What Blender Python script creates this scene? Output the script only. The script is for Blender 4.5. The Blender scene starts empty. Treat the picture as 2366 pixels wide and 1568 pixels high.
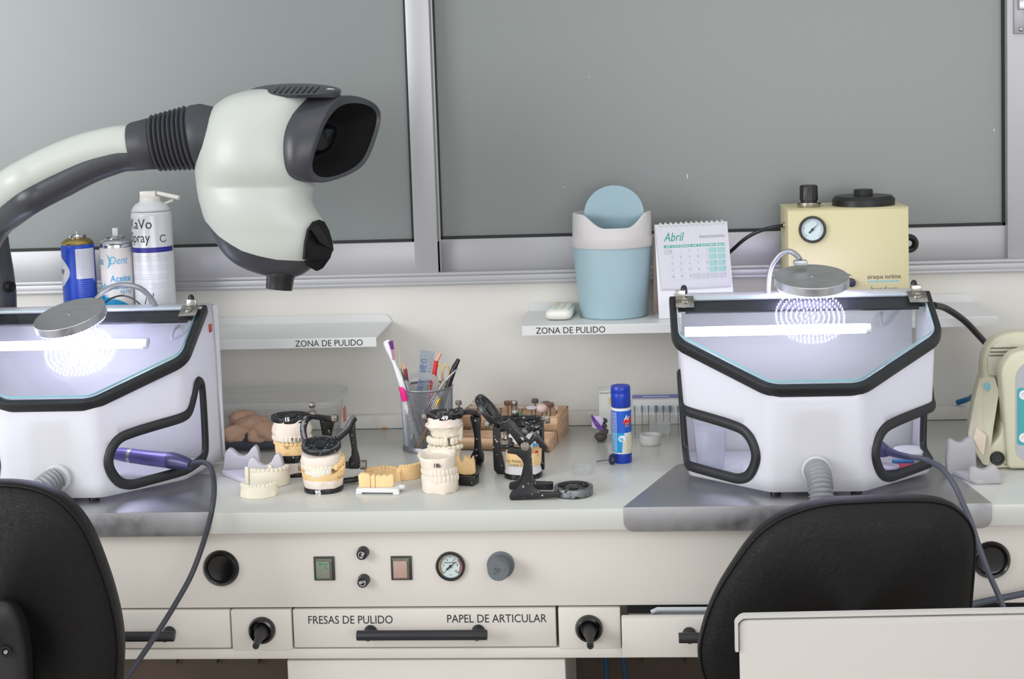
import bpy, bmesh, random
from math import *
from mathutils import Vector, Matrix, Euler
from mathutils.geometry import delaunay_2d_cdt

# ------------------------------------------------------------ camera
FPX = 3500.0
CXP, CYP = 1183.0, 200 + FPX * tan(radians(5.2))
CAM = Vector((0, -2.5, 1.56))
RC = Matrix.Rotation(.0785, 3, 'Z') @ Matrix.Rotation(pi/2 - radians(5.2), 3, 'X') @ Matrix.Rotation(-.033, 3, 'Z')
scn = bpy.context.scene
COL = scn.collection
cd = bpy.data.cameras.new('camera')
cam = bpy.data.objects.new('camera', cd)
COL.objects.link(cam)
cam.matrix_world = Matrix.Translation(CAM) @ RC.to_4x4()
cd.sensor_width = 36
cd.lens = FPX * 36 / 2366
cd.shift_y = (CYP - 784) / 2366
cd.clip_start = .05
scn.camera = cam
# ------------------------------------------------------------ light
w = bpy.data.worlds.new('room_air')
scn.world = w
w.use_nodes = True
w.node_tree.nodes['Background'].inputs[0].default_value = (.93, .95, 1, 1)
w.node_tree.nodes['Background'].inputs[1].default_value = .52


def area(name, loc, tgt, sx, sy, power, col=(1, 1, 1)):
    l = bpy.data.lights.new(name, 'AREA')
    l.shape = 'RECTANGLE'
    l.size, l.size_y, l.energy, l.color = sx, sy, power, col
    o = bpy.data.objects.new(name, l)
    COL.objects.link(o)
    o.location = loc
    o.rotation_euler = (Vector(tgt) - Vector(loc)).to_track_quat('-Z', 'Y').to_euler()
    return o


area('window_light', (-2.9, -2.2, 1.9), (0, .3, 1.0), 1.8, 1.5, 44, (.97, .98, 1))
area('ceiling_light', (.3, -1.0, 3.0), (.3, -.6, 0), 2.2, 1.2, 5, (1, .97, .93))
area('front_window_light', (1.2, -4.2, 1.7), (0, .5, 1.05), 3.0, 1.3, 30, (1, .985, .96))
scn.view_settings.view_transform = 'Standard'
scn.view_settings.look = 'None'
scn.view_settings.gamma = 1
scn.view_settings.use_curve_mapping = False
scn.view_settings.exposure = 0.72

# ------------------------------------------------------------ helpers


def at(px, py, y=None, z=None):
    d = RC @ Vector(((px - CXP) / FPX, -(py - CYP) / FPX, -1))
    t = (y - CAM.y) / d.y if y is not None else (z - CAM.z) / d.z
    return CAM + d * t


def cp(px, py, D, wpx=0):
    d = D * (1 - wpx / FPX)
    return CAM + RC @ Vector(((px - CXP) / FPX * d, -(py - CYP) / FPX * d, -d))


def mpp(y):
    return (y + 2.5) * 1.01 / FPX


def lin(c):
    r = []
    for v in c:
        v /= 255
        r.append(v / 12.92 if v <= .04045 else ((v + .055) / 1.055) ** 2.4)
    return (*r, 1)


MATS = {}


def mat(name, col, rough=.5, metal=0., bump=None, var=None, spec=.5, coat=0, emit=None, alpha=1., trans=0, chip=None, sss=0, wood=None, brushed=None):
    if name in MATS:
        return MATS[name]
    m = bpy.data.materials.new(name)
    MATS[name] = m
    m.use_nodes = True
    nt = m.node_tree
    N, L = nt.nodes, nt.links
    b = N['Principled BSDF']
    b.inputs['Base Color'].default_value = lin(col)
    b.inputs['Roughness'].default_value = rough
    b.inputs['Metallic'].default_value = metal
    b.inputs['Specular IOR Level'].default_value = spec
    b.inputs['Coat Weight'].default_value = coat
    b.inputs['Coat Roughness'].default_value = .12
    b.inputs['Alpha'].default_value = alpha
    b.inputs['Transmission Weight'].default_value = trans
    if emit:
        b.inputs['Emission Color'].default_value = lin(col)
        b.inputs['Emission Strength'].default_value = emit
    tc = N.new('ShaderNodeTexCoord')

    def noise(scale, detail=4, dist=0, vec=None):
        n = N.new('ShaderNodeTexNoise')
        n.inputs['Scale'].default_value = scale
        n.inputs['Detail'].default_value = detail
        n.inputs['Distortion'].default_value = dist
        L.new(vec or tc.outputs['Object'], n.inputs['Vector'])
        return n

    def ramp(src, a, ca, bb, cb):
        r = N.new('ShaderNodeValToRGB')
        r.color_ramp.elements[0].position = a
        r.color_ramp.elements[0].color = ca
        r.color_ramp.elements[1].position = bb
        r.color_ramp.elements[1].color = cb
        L.new(src, r.inputs[0])
        return r
    if var:      # (scale, second colour)
        n = noise(var[0], 5, .3)
        r = ramp(n.outputs['Fac'], .35, lin(col), .68, lin(var[1]))
        L.new(r.outputs[0], b.inputs['Base Color'])
    if chip:     # (scale, threshold, colour)
        n = noise(chip[0], 6, .6)
        r = ramp(n.outputs['Fac'], chip[1], lin(col), chip[1] + .02, lin(chip[2]))
        L.new(r.outputs[0], b.inputs['Base Color'])
    if wood:
        mp = N.new('ShaderNodeMapping')
        mp.inputs['Scale'].default_value = wood
        L.new(tc.outputs['Object'], mp.inputs[0])
        n = noise(12, 6, 1.2, mp.outputs[0])
        r = ramp(n.outputs['Fac'], .3, lin(col), .75, lin([c * .78 for c in col]))
        L.new(r.outputs[0], b.inputs['Base Color'])
    if brushed:
        mp = N.new('ShaderNodeMapping')
        mp.inputs['Scale'].default_value = brushed
        L.new(tc.outputs['Object'], mp.inputs[0])
        n = noise(30, 5, .2, mp.outputs[0])
        r = ramp(n.outputs['Fac'], .3, (rough * .8,) * 3 + (1,), .7, (min(1, rough * 1.3),) * 3 + (1,))
        L.new(r.outputs[0], b.inputs['Roughness'])
        bp = N.new('ShaderNodeBump')
        bp.inputs['Strength'].default_value = .08
        bp.inputs['Distance'].default_value = .001
        L.new(n.outputs['Fac'], bp.inputs['Height'])
        L.new(bp.outputs[0], b.inputs['Normal'])
    if bump:     # (scale, strength, distance[, kind])
        if len(bump) > 3:
            n = N.new('ShaderNodeTexVoronoi')
            n.feature = 'DISTANCE_TO_EDGE'
            n.inputs['Scale'].default_value = bump[0]
            nn = noise(bump[0] * .3, 3)
            mx = N.new('ShaderNodeMixRGB')
            mx.inputs[0].default_value = .08
            L.new(tc.outputs['Object'], mx.inputs[1])
            L.new(nn.outputs['Color'], mx.inputs[2])
            L.new(mx.outputs[0], n.inputs['Vector'])
            out = n.outputs['Distance']
            rr = ramp(out, 0, (0, 0, 0, 1), .18, (1, 1, 1, 1))
            out = rr.outputs[0]
        else:
            out = noise(bump[0], 5).outputs['Fac']
        bp = N.new('ShaderNodeBump')
        bp.inputs['Strength'].default_value = bump[1]
        bp.inputs['Distance'].default_value = bump[2]
        L.new(out, bp.inputs['Height'])
        L.new(bp.outputs[0], b.inputs['Normal'])
    return m


def thin_glass(name, tint=(240, 248, 248), ior=1.5, haze=0., rough=0.):
    """thin sheet: clear, reflecting by Fresnel, optionally a little milky"""
    if name in MATS:
        return MATS[name]
    m = bpy.data.materials.new(name)
    MATS[name] = m
    m.use_nodes = True
    nt = m.node_tree
    N, L = nt.nodes, nt.links
    N.remove(N['Principled BSDF'])
    out = N['Material Output']
    tr = N.new('ShaderNodeBsdfTransparent')
    tr.inputs[0].default_value = lin(tint)
    gl = N.new('ShaderNodeBsdfGlossy')
    gl.inputs['Roughness'].default_value = rough
    df = N.new('ShaderNodeBsdfDiffuse')
    df.inputs[0].default_value = lin((235, 238, 240))
    tl = N.new('ShaderNodeBsdfTranslucent')
    tl.inputs[0].default_value = lin((235, 238, 240))
    md = N.new('ShaderNodeMixShader')
    md.inputs[0].default_value = .5
    L.new(df.outputs[0], md.inputs[1])
    L.new(tl.outputs[0], md.inputs[2])
    m1 = N.new('ShaderNodeMixShader')
    m1.inputs[0].default_value = haze
    L.new(tr.outputs[0], m1.inputs[1])
    L.new(md.outputs[0], m1.inputs[2])
    lw = N.new('ShaderNodeLayerWeight')
    pw = N.new('ShaderNodeMath')
    pw.operation = 'POWER'
    pw.inputs[1].default_value = 5
    L.new(lw.outputs['Facing'], pw.inputs[0])
    fr = N.new('ShaderNodeMath')
    fr.operation = 'MULTIPLY_ADD'
    f0 = ((ior - 1) / (ior + 1)) ** 2
    fr.inputs[1].default_value = 1 - f0
    fr.inputs[2].default_value = f0
    L.new(pw.outputs[0], fr.inputs[0])
    m2 = N.new('ShaderNodeMixShader')
    L.new(fr.outputs[0], m2.inputs[0])
    L.new(m1.outputs[0], m2.inputs[1])
    L.new(gl.outputs[0], m2.inputs[2])
    L.new(m2.outputs[0], out.inputs[0])
    return m


def acrylic(name, col, tr=.25, rough=.25):
    if name in MATS:
        return MATS[name]
    m = bpy.data.materials.new(name)
    MATS[name] = m
    m.use_nodes = True
    nt = m.node_tree
    N, L = nt.nodes, nt.links
    b = N['Principled BSDF']
    b.inputs['Base Color'].default_value = lin(col)
    b.inputs['Roughness'].default_value = rough
    t = N.new('ShaderNodeBsdfTranslucent')
    t.inputs[0].default_value = lin(col)
    mx = N.new('ShaderNodeMixShader')
    mx.inputs[0].default_value = tr
    L.new(b.outputs[0], mx.inputs[1])
    L.new(t.outputs[0], mx.inputs[2])
    L.new(mx.outputs[0], N['Material Output'].inputs[0])
    return m


def tag(o, label=None, cat=None, group=None, kind=None):
    if label: o['label'] = label
    if cat: o['category'] = cat
    if group: o['group'] = group
    if kind: o['kind'] = kind
    return o


WM = {}


def thing(name, label, cat, loc=(0, 0, 0), rz=0, group=None, kind=None, rot=None):
    o = bpy.data.objects.new(name, None)
    COL.objects.link(o)
    o.empty_display_size = .02
    e = Euler(rot) if rot else Euler((0, 0, rz))
    o.location = loc
    o.rotation_euler = e
    WM[o] = Matrix.Translation(Vector(loc)) @ e.to_matrix().to_4x4()
    return tag(o, label, cat, group, kind)


def kids(o):
    return [c for c in COL.objects if c.parent is o]


def copy_tree(o, parent=None):
    c = o.copy()
    COL.objects.link(c)
    if parent: c.parent = parent
    for ch in kids(o):
        copy_tree(ch, c)
    return c


def basis(z, x=None):
    z = Vector(z).normalized()
    x = Vector(x) if x else (Vector((1, 0, 0)) if abs(z.x) < .9 else Vector((0, 1, 0)))
    x = (x - z * x.dot(z)).normalized()
    return x, z.cross(x), z


class MB:
    def __init__(s):
        s.v, s.f, s.m = [], [], []

    def add(s, vs, fs, m=0):
        k = len(s.v)
        s.v += [Vector(p) for p in vs]
        s.f += [[i + k for i in f] for f in fs]
        s.m += [m] * len(fs)
        return s

    def box(s, a, b, m=0, R=None, o=None):
        a, b = Vector(a), Vector(b)
        p = [Vector((x, y, z)) for z in (a.z, b.z) for y in (a.y, b.y) for x in (a.x, b.x)]
        if R is not None:
            o = Vector(o) if o is not None else (a + b) / 2
            p = [R @ (q - o) + o for q in p]
        return s.add(p, [(0, 2, 3, 1), (4, 5, 7, 6), (0, 1, 5, 4), (2, 6, 7, 3), (0, 4, 6, 2), (1, 3, 7, 5)], m)

    def rings(s, R, m=0, closed=True, cap=True, loop=False):
        n = len(R[0])
        vs = [p for r in R for p in r]
        fs = []
        K = len(R)
        for i in range(K if loop else K - 1):
            j = (i + 1) % K
            for a in range(n if closed else n - 1):
                b = (a + 1) % n
                fs.append((i * n + a, i * n + b, j * n + b, j * n + a))
        if cap and not loop and closed:
            fs.append(tuple(range(n))[::-1])
            fs.append(tuple((K - 1) * n + a for a in range(n)))
        return s.add(vs, fs, m)

    def lathe(s, prof, o=(0, 0, 0), ax=(0, 0, 1), n=32, m=0, cap=True, x=None, ex=1, a0=0, a1=None):
        X, Y, Z = basis(ax, x)
        o = Vector(o)
        full = a1 is None
        a1 = 2 * pi if full else a1
        R = []
        for r, h in prof:
            R.append([o + Z * h + (X * cos(a0 + (a1 - a0) * i / (n if full else n - 1)) * ex + Y * sin(a0 + (a1 - a0) * i / (n if full else n - 1))) * max(r, 1e-5) for i in range(n)])
        return s.rings(R, m, closed=full, cap=cap)

    def cyl(s, a, b, r, r2=None, n=20, m=0):
        a, b = Vector(a), Vector(b)
        return s.lathe([(r, 0), (r if r2 is None else r2, (b - a).length)], a, b - a, n, m)

    def tube(s, pts, r, n=10, m=0, loop=False, sq=1, up=None):
        pts = [Vector(p) for p in pts]
        K = len(pts)
        rr = r if isinstance(r, (list, tuple)) else [r] * K
        R = []
        px = None
        for i in range(K):
            a = pts[(i - 1) % K] if (loop or i) else pts[0]
            b = pts[(i + 1) % K] if (loop or i < K - 1) else pts[-1]
            t = (b - a).normalized()
            if up is not None:
                x = Vector(up)
            elif px is None:
                x = Vector((0, 0, 1)) if abs(t.z) < .9 else Vector((1, 0, 0))
            else:
                x = px
            x = (x - t * x.dot(t)).normalized()
            px = x
            y = t.cross(x)
            R.append([pts[i] + (x * cos(2 * pi * k / n) * sq + y * sin(2 * pi * k / n)) * rr[i] for k in range(n)])
        return s.rings(R, m, loop=loop)

    def sweep(s, pts, prof, ups, loop=False, m=0):
        """prof = (side, up) pairs; ups = up vector per point"""
        pts = [Vector(p) for p in pts]
        K = len(pts)
        R = []
        for i in range(K):
            a = pts[(i - 1) % K] if (loop or i) else pts[0]
            b = pts[(i + 1) % K] if (loop or i < K - 1) else pts[-1]
            t = (b - a).normalized()
            u = Vector(ups[i])
            u = (u - t * u.dot(t)).normalized()
            sd = t.cross(u)
            R.append([pts[i] + sd * p[0] + u * p[1] for p in prof])
        return s.rings(R, m, loop=loop)

    def prism(s, poly, vec, m=0):
        poly = [Vector(p) for p in poly]
        vec = Vector(vec)
        n = len(poly)
        return s.add(poly + [p + vec for p in poly], [tuple(range(n))[::-1], tuple(range(n, 2 * n))] + [(i, (i + 1) % n, n + (i + 1) % n, n + i) for i in range(n)], m)

    def ell(s, c, r, n=20, k=12, m=0, R=None):
        c = Vector(c)
        r = Vector(r) if hasattr(r, '__len__') else Vector((r, r, r))
        Q = []
        for j in range(k + 1):
            t = -pi / 2 + pi * j / k
            t = max(min(t, pi / 2 - .02), -pi / 2 + .02)
            ring = []
            for i in range(n):
                a = 2 * pi * i / n
                p = Vector((r.x * cos(t) * cos(a), r.y * cos(t) * sin(a), r.z * sin(t)))
                ring.append(c + (R @ p if R is not None else p))
            Q.append(ring)
        return s.rings(Q, m)

    def text(s, body, o, x, up, size, sx=1., align='LEFT', bend=None, shear=0, m=0, off=0.):
        """flat lettering in the plane of x and up; bend=(centre, radius, axis) wraps it on a cylinder"""
        cu = bpy.data.curves.new('t', 'FONT')
        cu.body, cu.size, cu.align_x, cu.shear = body, size, align, shear
        cu.offset = off
        cu.resolution_u = 3
        ob = bpy.data.objects.new('t', cu)
        COL.objects.link(ob)
        dg = bpy.context.evaluated_depsgraph_get()
        me = bpy.data.meshes.new_from_object(ob.evaluated_get(dg))
        x, up, o = Vector(x).normalized(), Vector(up).normalized(), Vector(o)
        nrm = x.cross(up)
        vs = []
        for v in me.vertices:
            a, b = v.co.x * sx, v.co.y
            if bend:
                r = bend
                th = a / r
                vs.append(o + x * (sin(th) * r) + up * b + nrm * (r * (cos(th) - 1)))
            else:
                vs.append(o + x * a + up * b)
        fs = [tuple(p.vertices) for p in me.polygons]
        bpy.data.objects.remove(ob)
        bpy.data.curves.remove(cu)
        bpy.data.meshes.remove(me)
        return s.add(vs, fs, m)

    def build(s, name, mats, parent=None, local=False, bevel=0, seg=2, smooth=38, label=None, sub=0, solid=0, wire=0):
        if not isinstance(mats, (list, tuple)):
            mats = [mats]
        vs = s.v
        o_loc = None
        if parent is not None:
            if not local:
                I = WM[parent].inverted()
                vs = [I @ p for p in vs]
        elif not local:
            xs = [[p[k] for p in vs] for k in range(3)]
            o_loc = Vector(((min(xs[0]) + max(xs[0])) / 2, (min(xs[1]) + max(xs[1])) / 2, min(xs[2])))
            vs = [p - o_loc for p in vs]
        me = bpy.data.meshes.new(name)
        me.from_pydata([tuple(p) for p in vs], [], s.f)
        for mm in mats:
            me.materials.append(mm)
        me.polygons.foreach_set('material_index', s.m)
        bm = bmesh.new()
        bm.from_mesh(me)
        bmesh.ops.remove_doubles(bm, verts=bm.verts, dist=1e-6)
        bmesh.ops.recalc_face_normals(bm, faces=bm.faces)
        if bevel:
            ed = [e for e in bm.edges if len(e.link_faces) == 2 and e.calc_face_angle(0) > radians(30)]
            bmesh.ops.bevel(bm, geom=ed, offset=bevel, segments=seg, affect='EDGES', profile=.5, clamp_overlap=True)
        bm.to_mesh(me)
        bm.free()
        if smooth:
            me.polygons.foreach_set('use_smooth', [True] * len(me.polygons))
            me.set_sharp_from_angle(angle=radians(smooth))
        o = bpy.data.objects.new(name, me)
        COL.objects.link(o)
        if parent is not None:
            o.parent = parent
            WM[o] = WM[parent]
        else:
            if o_loc is not None: o.location = o_loc
            WM[o] = Matrix.Translation(o_loc or Vector((0, 0, 0)))
        if sub:
            md = o.modifiers.new('s', 'SUBSURF')
            md.levels = md.render_levels = sub
        if solid:
            md = o.modifiers.new('t', 'SOLIDIFY')
            md.thickness = solid
            md.offset = -1
        if wire:
            md = o.modifiers.new('w', 'WIREFRAME')
            md.thickness = wire
            md.use_boundary = True
        if label: o['label'] = label
        return o


def cat(pts, k=6, closed=False):
    """Catmull-Rom through the points"""
    P = [Vector(p) for p in pts]
    n = len(P)
    out = []
    for i in range(n if closed else n - 1):
        if closed:
            a, b, c, d = P[(i - 1) % n], P[i], P[(i + 1) % n], P[(i + 2) % n]
        else:
            a, b, c, d = P[max(i - 1, 0)], P[i], P[i + 1], P[min(i + 2, n - 1)]
        for j in range(k):
            t = j / k
            out.append(.5 * ((2 * b) + (c - a) * t + (2 * a - 5 * b + 4 * c - d) * t * t + (3 * b - a - 3 * c + d) * t ** 3))
    if not closed:
        out.append(P[-1])
    return out


def fillet(P, r, k=5, closed=True):
    """round the corners of a polygon given as Vectors"""
    P = [Vector(p) for p in P]
    n = len(P)
    out = []
    for i in range(n):
        ri = r[i] if isinstance(r, (list, tuple)) else r
        if (not closed and i in (0, n - 1)) or ri <= 0:
            out.append(P[i])
            continue
        a, b, c = P[i - 1], P[i], P[(i + 1) % n]
        d = min(ri, (a - b).length * .48, (c - b).length * .48)
        p, q = b + (a - b).normalized() * d, b + (c - b).normalized() * d
        for j in range(k + 1):
            t = j / k
            out.append(p * (1 - t) ** 2 + b * 2 * t * (1 - t) + q * t * t)
    return out


def V(*a):
    return Vector(a)


# ------------------------------------------------------------ shared materials
M_wall = mat('wall_paint', (222, 220, 214), .75, var=(2.5, (218, 215, 208)))
M_alu = mat('window_aluminium', (172, 172, 174), .42, .35, bump=(300, .05, .0005))
M_pane = mat('frosted_pane', (120, 125, 123), .33, spec=.6, bump=(900, .04, .0003))
M_gask = mat('gasket', (28, 28, 27), .6)
M_top = mat('worktop_laminate', (198, 199, 192), .22, spec=.5, bump=(60, .015, .001))
M_cab = mat('cabinet_enamel', (216, 211, 202), .42)
M_black = mat('black_plastic', (22, 22, 23), .38)
M_dark = mat('dark_cavity', (12, 12, 12), .9)
M_steel = mat('brushed_steel', (186, 186, 188), .34, 1, brushed=(1, 30, 1))
M_chrome = mat('nickel', (188, 184, 176), .25, 1, var=(60, (150, 146, 138)))
M_white = mat('white_plastic', (225, 226, 228), .4)
M_ink = mat('black_ink', (35, 38, 38), .6)
M_wink = mat('white_ink', (225, 225, 225), .6)

# ------------------------------------------------------------ setting
YW = .60
zs = at(1200, 648, y=YW).z
zr = at(1014, 632, y=YW).z
zg = at(1020, 551, y=YW).z
FL = MB().box((-3.2, -4, -.05), (3.2, .8, 0)).build('floor', mat('floor_tile', (165, 156, 146), .5))
tag(FL, kind='structure')
wb = MB().box((-3.2, YW, 0), (3.2, .75, zs))
tag(wb.build('wall_back', M_wall), kind='structure')
tag(MB().box((-3.2, .8, zs), (3.2, .9, 2.9)).build('wall_back_upper', M_wall), kind='structure')
t = MB().box((-1.9, .572, .86), (1.9, YW, .886)).build('trim_1', M_wall, bevel=.0015)
tag(t, kind='structure')
t = MB().box((-1.9, YW - .012, zs), (1.9, .70, zr - .004)).box((-1.9, YW - .006, zr - .004), (1.9, .70, zr + .003)).box((-1.9, YW - .016, zs - .004), (1.9, YW - .0, zs + .003)).build('trim_2', M_alu, bevel=.001)
tag(t, kind='structure')


def window(n, x0, x1, y, stl, str_, z0, zp, z1):
    r = thing('window_%d' % n, None, None, (x0, y, z0), kind='structure')
    f = MB()
    f.box((x0, y, z0), (x1, y + .03, zp))
    f.box((x0, y, z1), (x1, y + .03, z1 + .05))
    f.box((x0, y - .0005, z0 + .0003), (stl, y + .03, z1))
    f.box((str_, y - .0005, z0 + .0003), (x1, y + .03, z1))
    f.build('window_frame', M_alu, r, bevel=.0012)
    g = MB()
    e = .0055
    g.box((stl, y + .006, zp), (str_, y + .022, zp + e))
    g.box((stl, y + .006, z1 - e), (str_, y + .022, z1))
    g.box((stl, y + .006, zp), (stl + .003, y + .022, z1))
    g.box((str_ - .005, y + .006, zp), (str_, y + .022, z1))
    g.build('gasket', M_gask, r)
    MB().box((stl - .003, y + .014, zp - .003), (str_ + .003, y + .02, z1 + .003)).build('window_pane', M_pane, r)
    return r


xs0 = at(957, 550, y=YW).x
xs1 = at(1014, 630, y=YW).x
xr = at(2324, 520, y=YW + .03).x
window(1, -2.3, xs1, YW - .004, -2.2, xs0, zr, zg - .005, 2.2)
window(2, xs1 - .03, xr + .12, YW + .028, xs1 + .003, xr, zr, at(1700, 536, y=YW + .03).z, 2.2)
sp_ = MB()
for px, py, hh in ((1588, 407, 5), (1361, 178, 1), (1303, 432, 1), (2297, 300, 3)):
    q = at(px, py, y=YW + .0418)
    sp_.box((q.x - .0007, YW + .0412, q.z - hh * .0009), (q.x + .0007, YW + .0421, q.z + hh * .0009))
sp_ = sp_.build('paint_specks', M_white)
tag(sp_, 'tiny white paint specks on the right frosted pane', 'paint specks', kind='stuff')
wj = MB()
wj.box((at(2327, 560, y=YW + .02).x, YW + .014, zr + .0005), (1.4, YW + .028, 2.25))
wj = wj.build('trim_3', M_alu, bevel=.001)
tag(wj, kind='structure')
lt = thing('window_latch', 'small grey metal window latch with a screw at the top right edge', 'latch', at(2356, 78, y=YW))
a, b = at(2345, 78, y=YW), at(2385, -40, y=YW)
MB().box((a.x, YW + .006, a.z), (b.x, YW + .014, b.z)).build('plate', mat('latch_metal', (150, 150, 156), .4, .6), lt, bevel=.001)
c = at(2353, 22, y=YW)
MB().box((c.x, YW - .008, c.z), (b.x, YW + .006, c.z + .02)).build('bolt', M_steel, lt, bevel=.001)
c = at(2361, 67, y=YW)
MB().lathe([(.005, 0), (.004, .003), (.001, .004)], (c.x, YW + .006, c.z), (0, -1, 0)).build('screw', M_chrome, lt)


def shelf(x0, x1, z, label, txt, tx0, tsz, ch0, ch1, yf=.40):
    r = thing('wall_shelf', label, 'shelf', (x0, .5, z))
    m = MB()
    e = .0185
    m.prism([V(x0, yf, z - e), V(x0, yf, z - .0012), V(x0, yf + .0012, z), V(x0, YW - .004, z), V(x0, YW - .004, z - .003), V(x0, yf + .003, z - .003), V(x0, yf + .003, z - e)], (x1 - x0, 0, 0))
    p = fillet([V(x0 + (.004 if not ch1 else 0), YW - .004, z - .003), V(x1, YW - .004, z - .003), V(x1, YW - .004, z + .003), V(x1 - (.010 if ch1 else 0), YW - .004, z + .0165), V(x0 + .004, YW - .004, z + .0165)], [0, 0, .002, .004, 0])
    m.prism(p, (0, .003, 0))
    m.build('shelf_board', mat('shelf_enamel', (214, 215, 213), .35), r)
    b = MB()
    for x in (x0 + .12, x1 - .12):
        b.box((x - .01, YW - .10, z - .012), (x + .01, YW - .001, z - .003))
    b.build('bracket', M_white, r)
    MB().text(txt, (tx0, yf - .0006, z - .0155), (1, 0, 0), (0, 0, 1), tsz, .93).build('lettering', M_ink, r, smooth=0)
    return r


zl = 1.081
xl1 = at(884, 762, z=zl).x
tx = at(682, 798, y=.40)
shelf(-1.55, at(869, 781, y=.40).x, zl, 'left white wall shelf carrying the three spray cans', 'ZONA DE PULIDO', tx.x, .0176, 0, 1)
zq = 1.097
x0 = at(1206, 755, y=.40).x
x1 = at(2306, 728, y=.40).x
tx = at(1238, 770, y=.40)
shelf(x0, x1, zq, 'right white wall shelf under the small bin, calendar and yellow machine', 'ZONA DE PULIDO', tx.x, .0176, 0, 1)

# ------------------------------------------------------------ workbench
YF = -.043
wt = thing('worktop', 'long pale grey laminate worktop with a thick front edge', 'worktop', (0, .26, .82))
zb = at(1440, 1225, y=YF).z
MB().box((-1.9, YF, zb), (1.9, .572, .86)).build('slab', M_top, wt, bevel=.003)
YC = -.015
bc = thing('bench_cabinet', 'white enamelled bench front with control panel and a row of drawers', 'cabinet', (0, .2, .6))
z_a = at(1000, 1402, y=YC).z       # panel bottom
z_b = at(1000, 1494, y=YC).z
z_c = at(1000, 1520, y=YC).z
MB().box((-1.9, YC, z_a + .001), (1.9, .50, zb)).build('control_panel', M_cab, bc, bevel=.0015)
MB().box((-1.9, YC - .002, z_c), (1.9, .50, z_b - .0015)).build('bottom_rail', M_cab, bc, bevel=.002)
MB().box((-1.9, .02, z_b - .002), (1.9, .49, z_a + .002)).build('carcass', mat('carcass', (150, 145, 138), .6), bc)
M_han = mat('handle_black', (42, 43, 46), .45, .3, bump=(900, .2, .0004))


def drawer(pxl, pxr, pull=0., tilt=0):
    y = YC - .004 - pull
    a = at(pxl, 1450, y=YC).x
    b = at(pxr, 1450, y=YC).x
    dz = -.006 if pull else 0
    d = MB().box((a, y, z_b + .001 + dz), (b, y + .02, z_a - .002 + dz))
    return a, b, y, d


def handle(d, pa, pb, y, zc):
    a, b = at(pa, 1465, y=y - .03).x, at(pb, 1465, y=y - .03).x
    r = .0085
    h = MB()
    h.cyl((a, y - .032, zc), (b, y - .032, zc), r, n=20)
    for x in (a + .018, b - .018):
        h.lathe([(.0115, 0), (.011, .003), (.007, .010), (.007, .03)], (x, y, zc - .0045), (0, -1, 0), 20)
    for x in (a + .030, b - .030):
        h.cyl((x - .0012, y - .032, zc), (x + .0012, y - .032, zc), r + .0004, n=20)
    h.build('handle', M_han, d, bevel=.001)


zh = at(980, 1467, y=YC - .036).z
for (l, r_, pull, ha, hb, txt) in ((-160, 533, 0, 60, 403, None), (679, 1285, 0, 825, 1126, 1), (1437, 1990, .035, 1568, 1870, None)):
    a, b, y, d = drawer(l, r_, pull)
    if pull:
        d.box((a + .012, y + .02, z_b + .004), (b - .012, y + .2, z_a - .018))
    d = d.build('drawer', M_cab, bc, bevel=.002)
    handle(d, ha, hb, y, zh if not pull else at(1600, 1473, y=y - .032).z)
    if txt:
        t = MB()
        z = at(800, 1440, y=y).z
        t.text('FRESAS DE PULIDO', (at(711, 1438, y=y).x, y - .0005, z), (1, 0, 0), (0, 0, 1), .0202, .86)
        t.build('lettering', M_ink, d, smooth=0)
        t = MB()
        z = at(1150, 1437, y=y).z
        t.text('PAPEL DE ARTICULAR', (at(1032, 1438, y=y).x, y - .0005, z), (1, 0, 0), (0, 0, 1), .0202, .86)
        t.build('lettering', M_ink, d, smooth=0)
    if pull:
        MB().tube([V(a + .05, y + .03, z_a - .008), V(a + .06, y + .03, z_a - .003), V(b - .04, y + .03, z_a - .004)], .004, 8).box((a + .05, y + .024, z_a - .02), (b - .03, y + .12, z_a - .012)).build('tray', mat('tray_plastic', (180, 184, 190), .4), d)
        MB().box((a + .01, YC + .005, z_a - .014), (1.0, YC + .04, z_a + .0005)).build('drawer_gap', M_dark, bc)
M_rub = mat('rubber_gloss', (14, 14, 15), .18, spec=.6)
for (l, r_, cx, cy, tipx, tipy) in ((536, 675, 606, 1455, 591, 1492), (1291, 1434, 1361, 1451, 1364, 1492)):
    a, b, y, d = drawer(l, r_)
    z1 = .002
    d = MB().box((a, y, z_b - .003), (b, y + .02, z_a - .002)).build('socket_panel', M_cab, bc, bevel=.002)
    c = at(cx, cy, y=y)
    g = MB().lathe([(.0235, 0), (.0235, .004), (.021, .010), (.0175, .0115), (.015, .009), (.0145, .002), (.001, .001)], c, (0, -1, 0), 36)
    g.build('grommet', M_rub, d)
    t = at(tipx, tipy, y=y - .075)
    dr = (t - c)
    pr = [(.012, 0), (.0115, .25)]
    for k in range(6):
        h = .45 + k * .07
        pr += [(.0078 - k * .0004, h), (.0068 - k * .0004, h + .035)]
    pr += [(.0058, .86), (.0056, 1.0), (.0015, 1.0), (.0015, .97)]
    L_ = dr.length
    MB().lathe([(r, h * L_) for r, h in pr], c, dr, 20).build('nozzle', mat('nozzle_rubber', (34, 34, 36), .45), d)
# round black sockets
for cx, cy, r in ((511, 1312, 44), (2290, 1293, 44)):
    c = at(cx, cy, y=YC)
    k = mpp(YC)
    R = r * k
    MB().lathe([(R, 0), (R * .97, .004), (R * .84, .008), (R * .76, .006), (R * .7, .002), (R * .6, .0012), (.001, .001)], c, (0, -1, 0), 48).build('round_socket', M_rub, bc)
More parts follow.
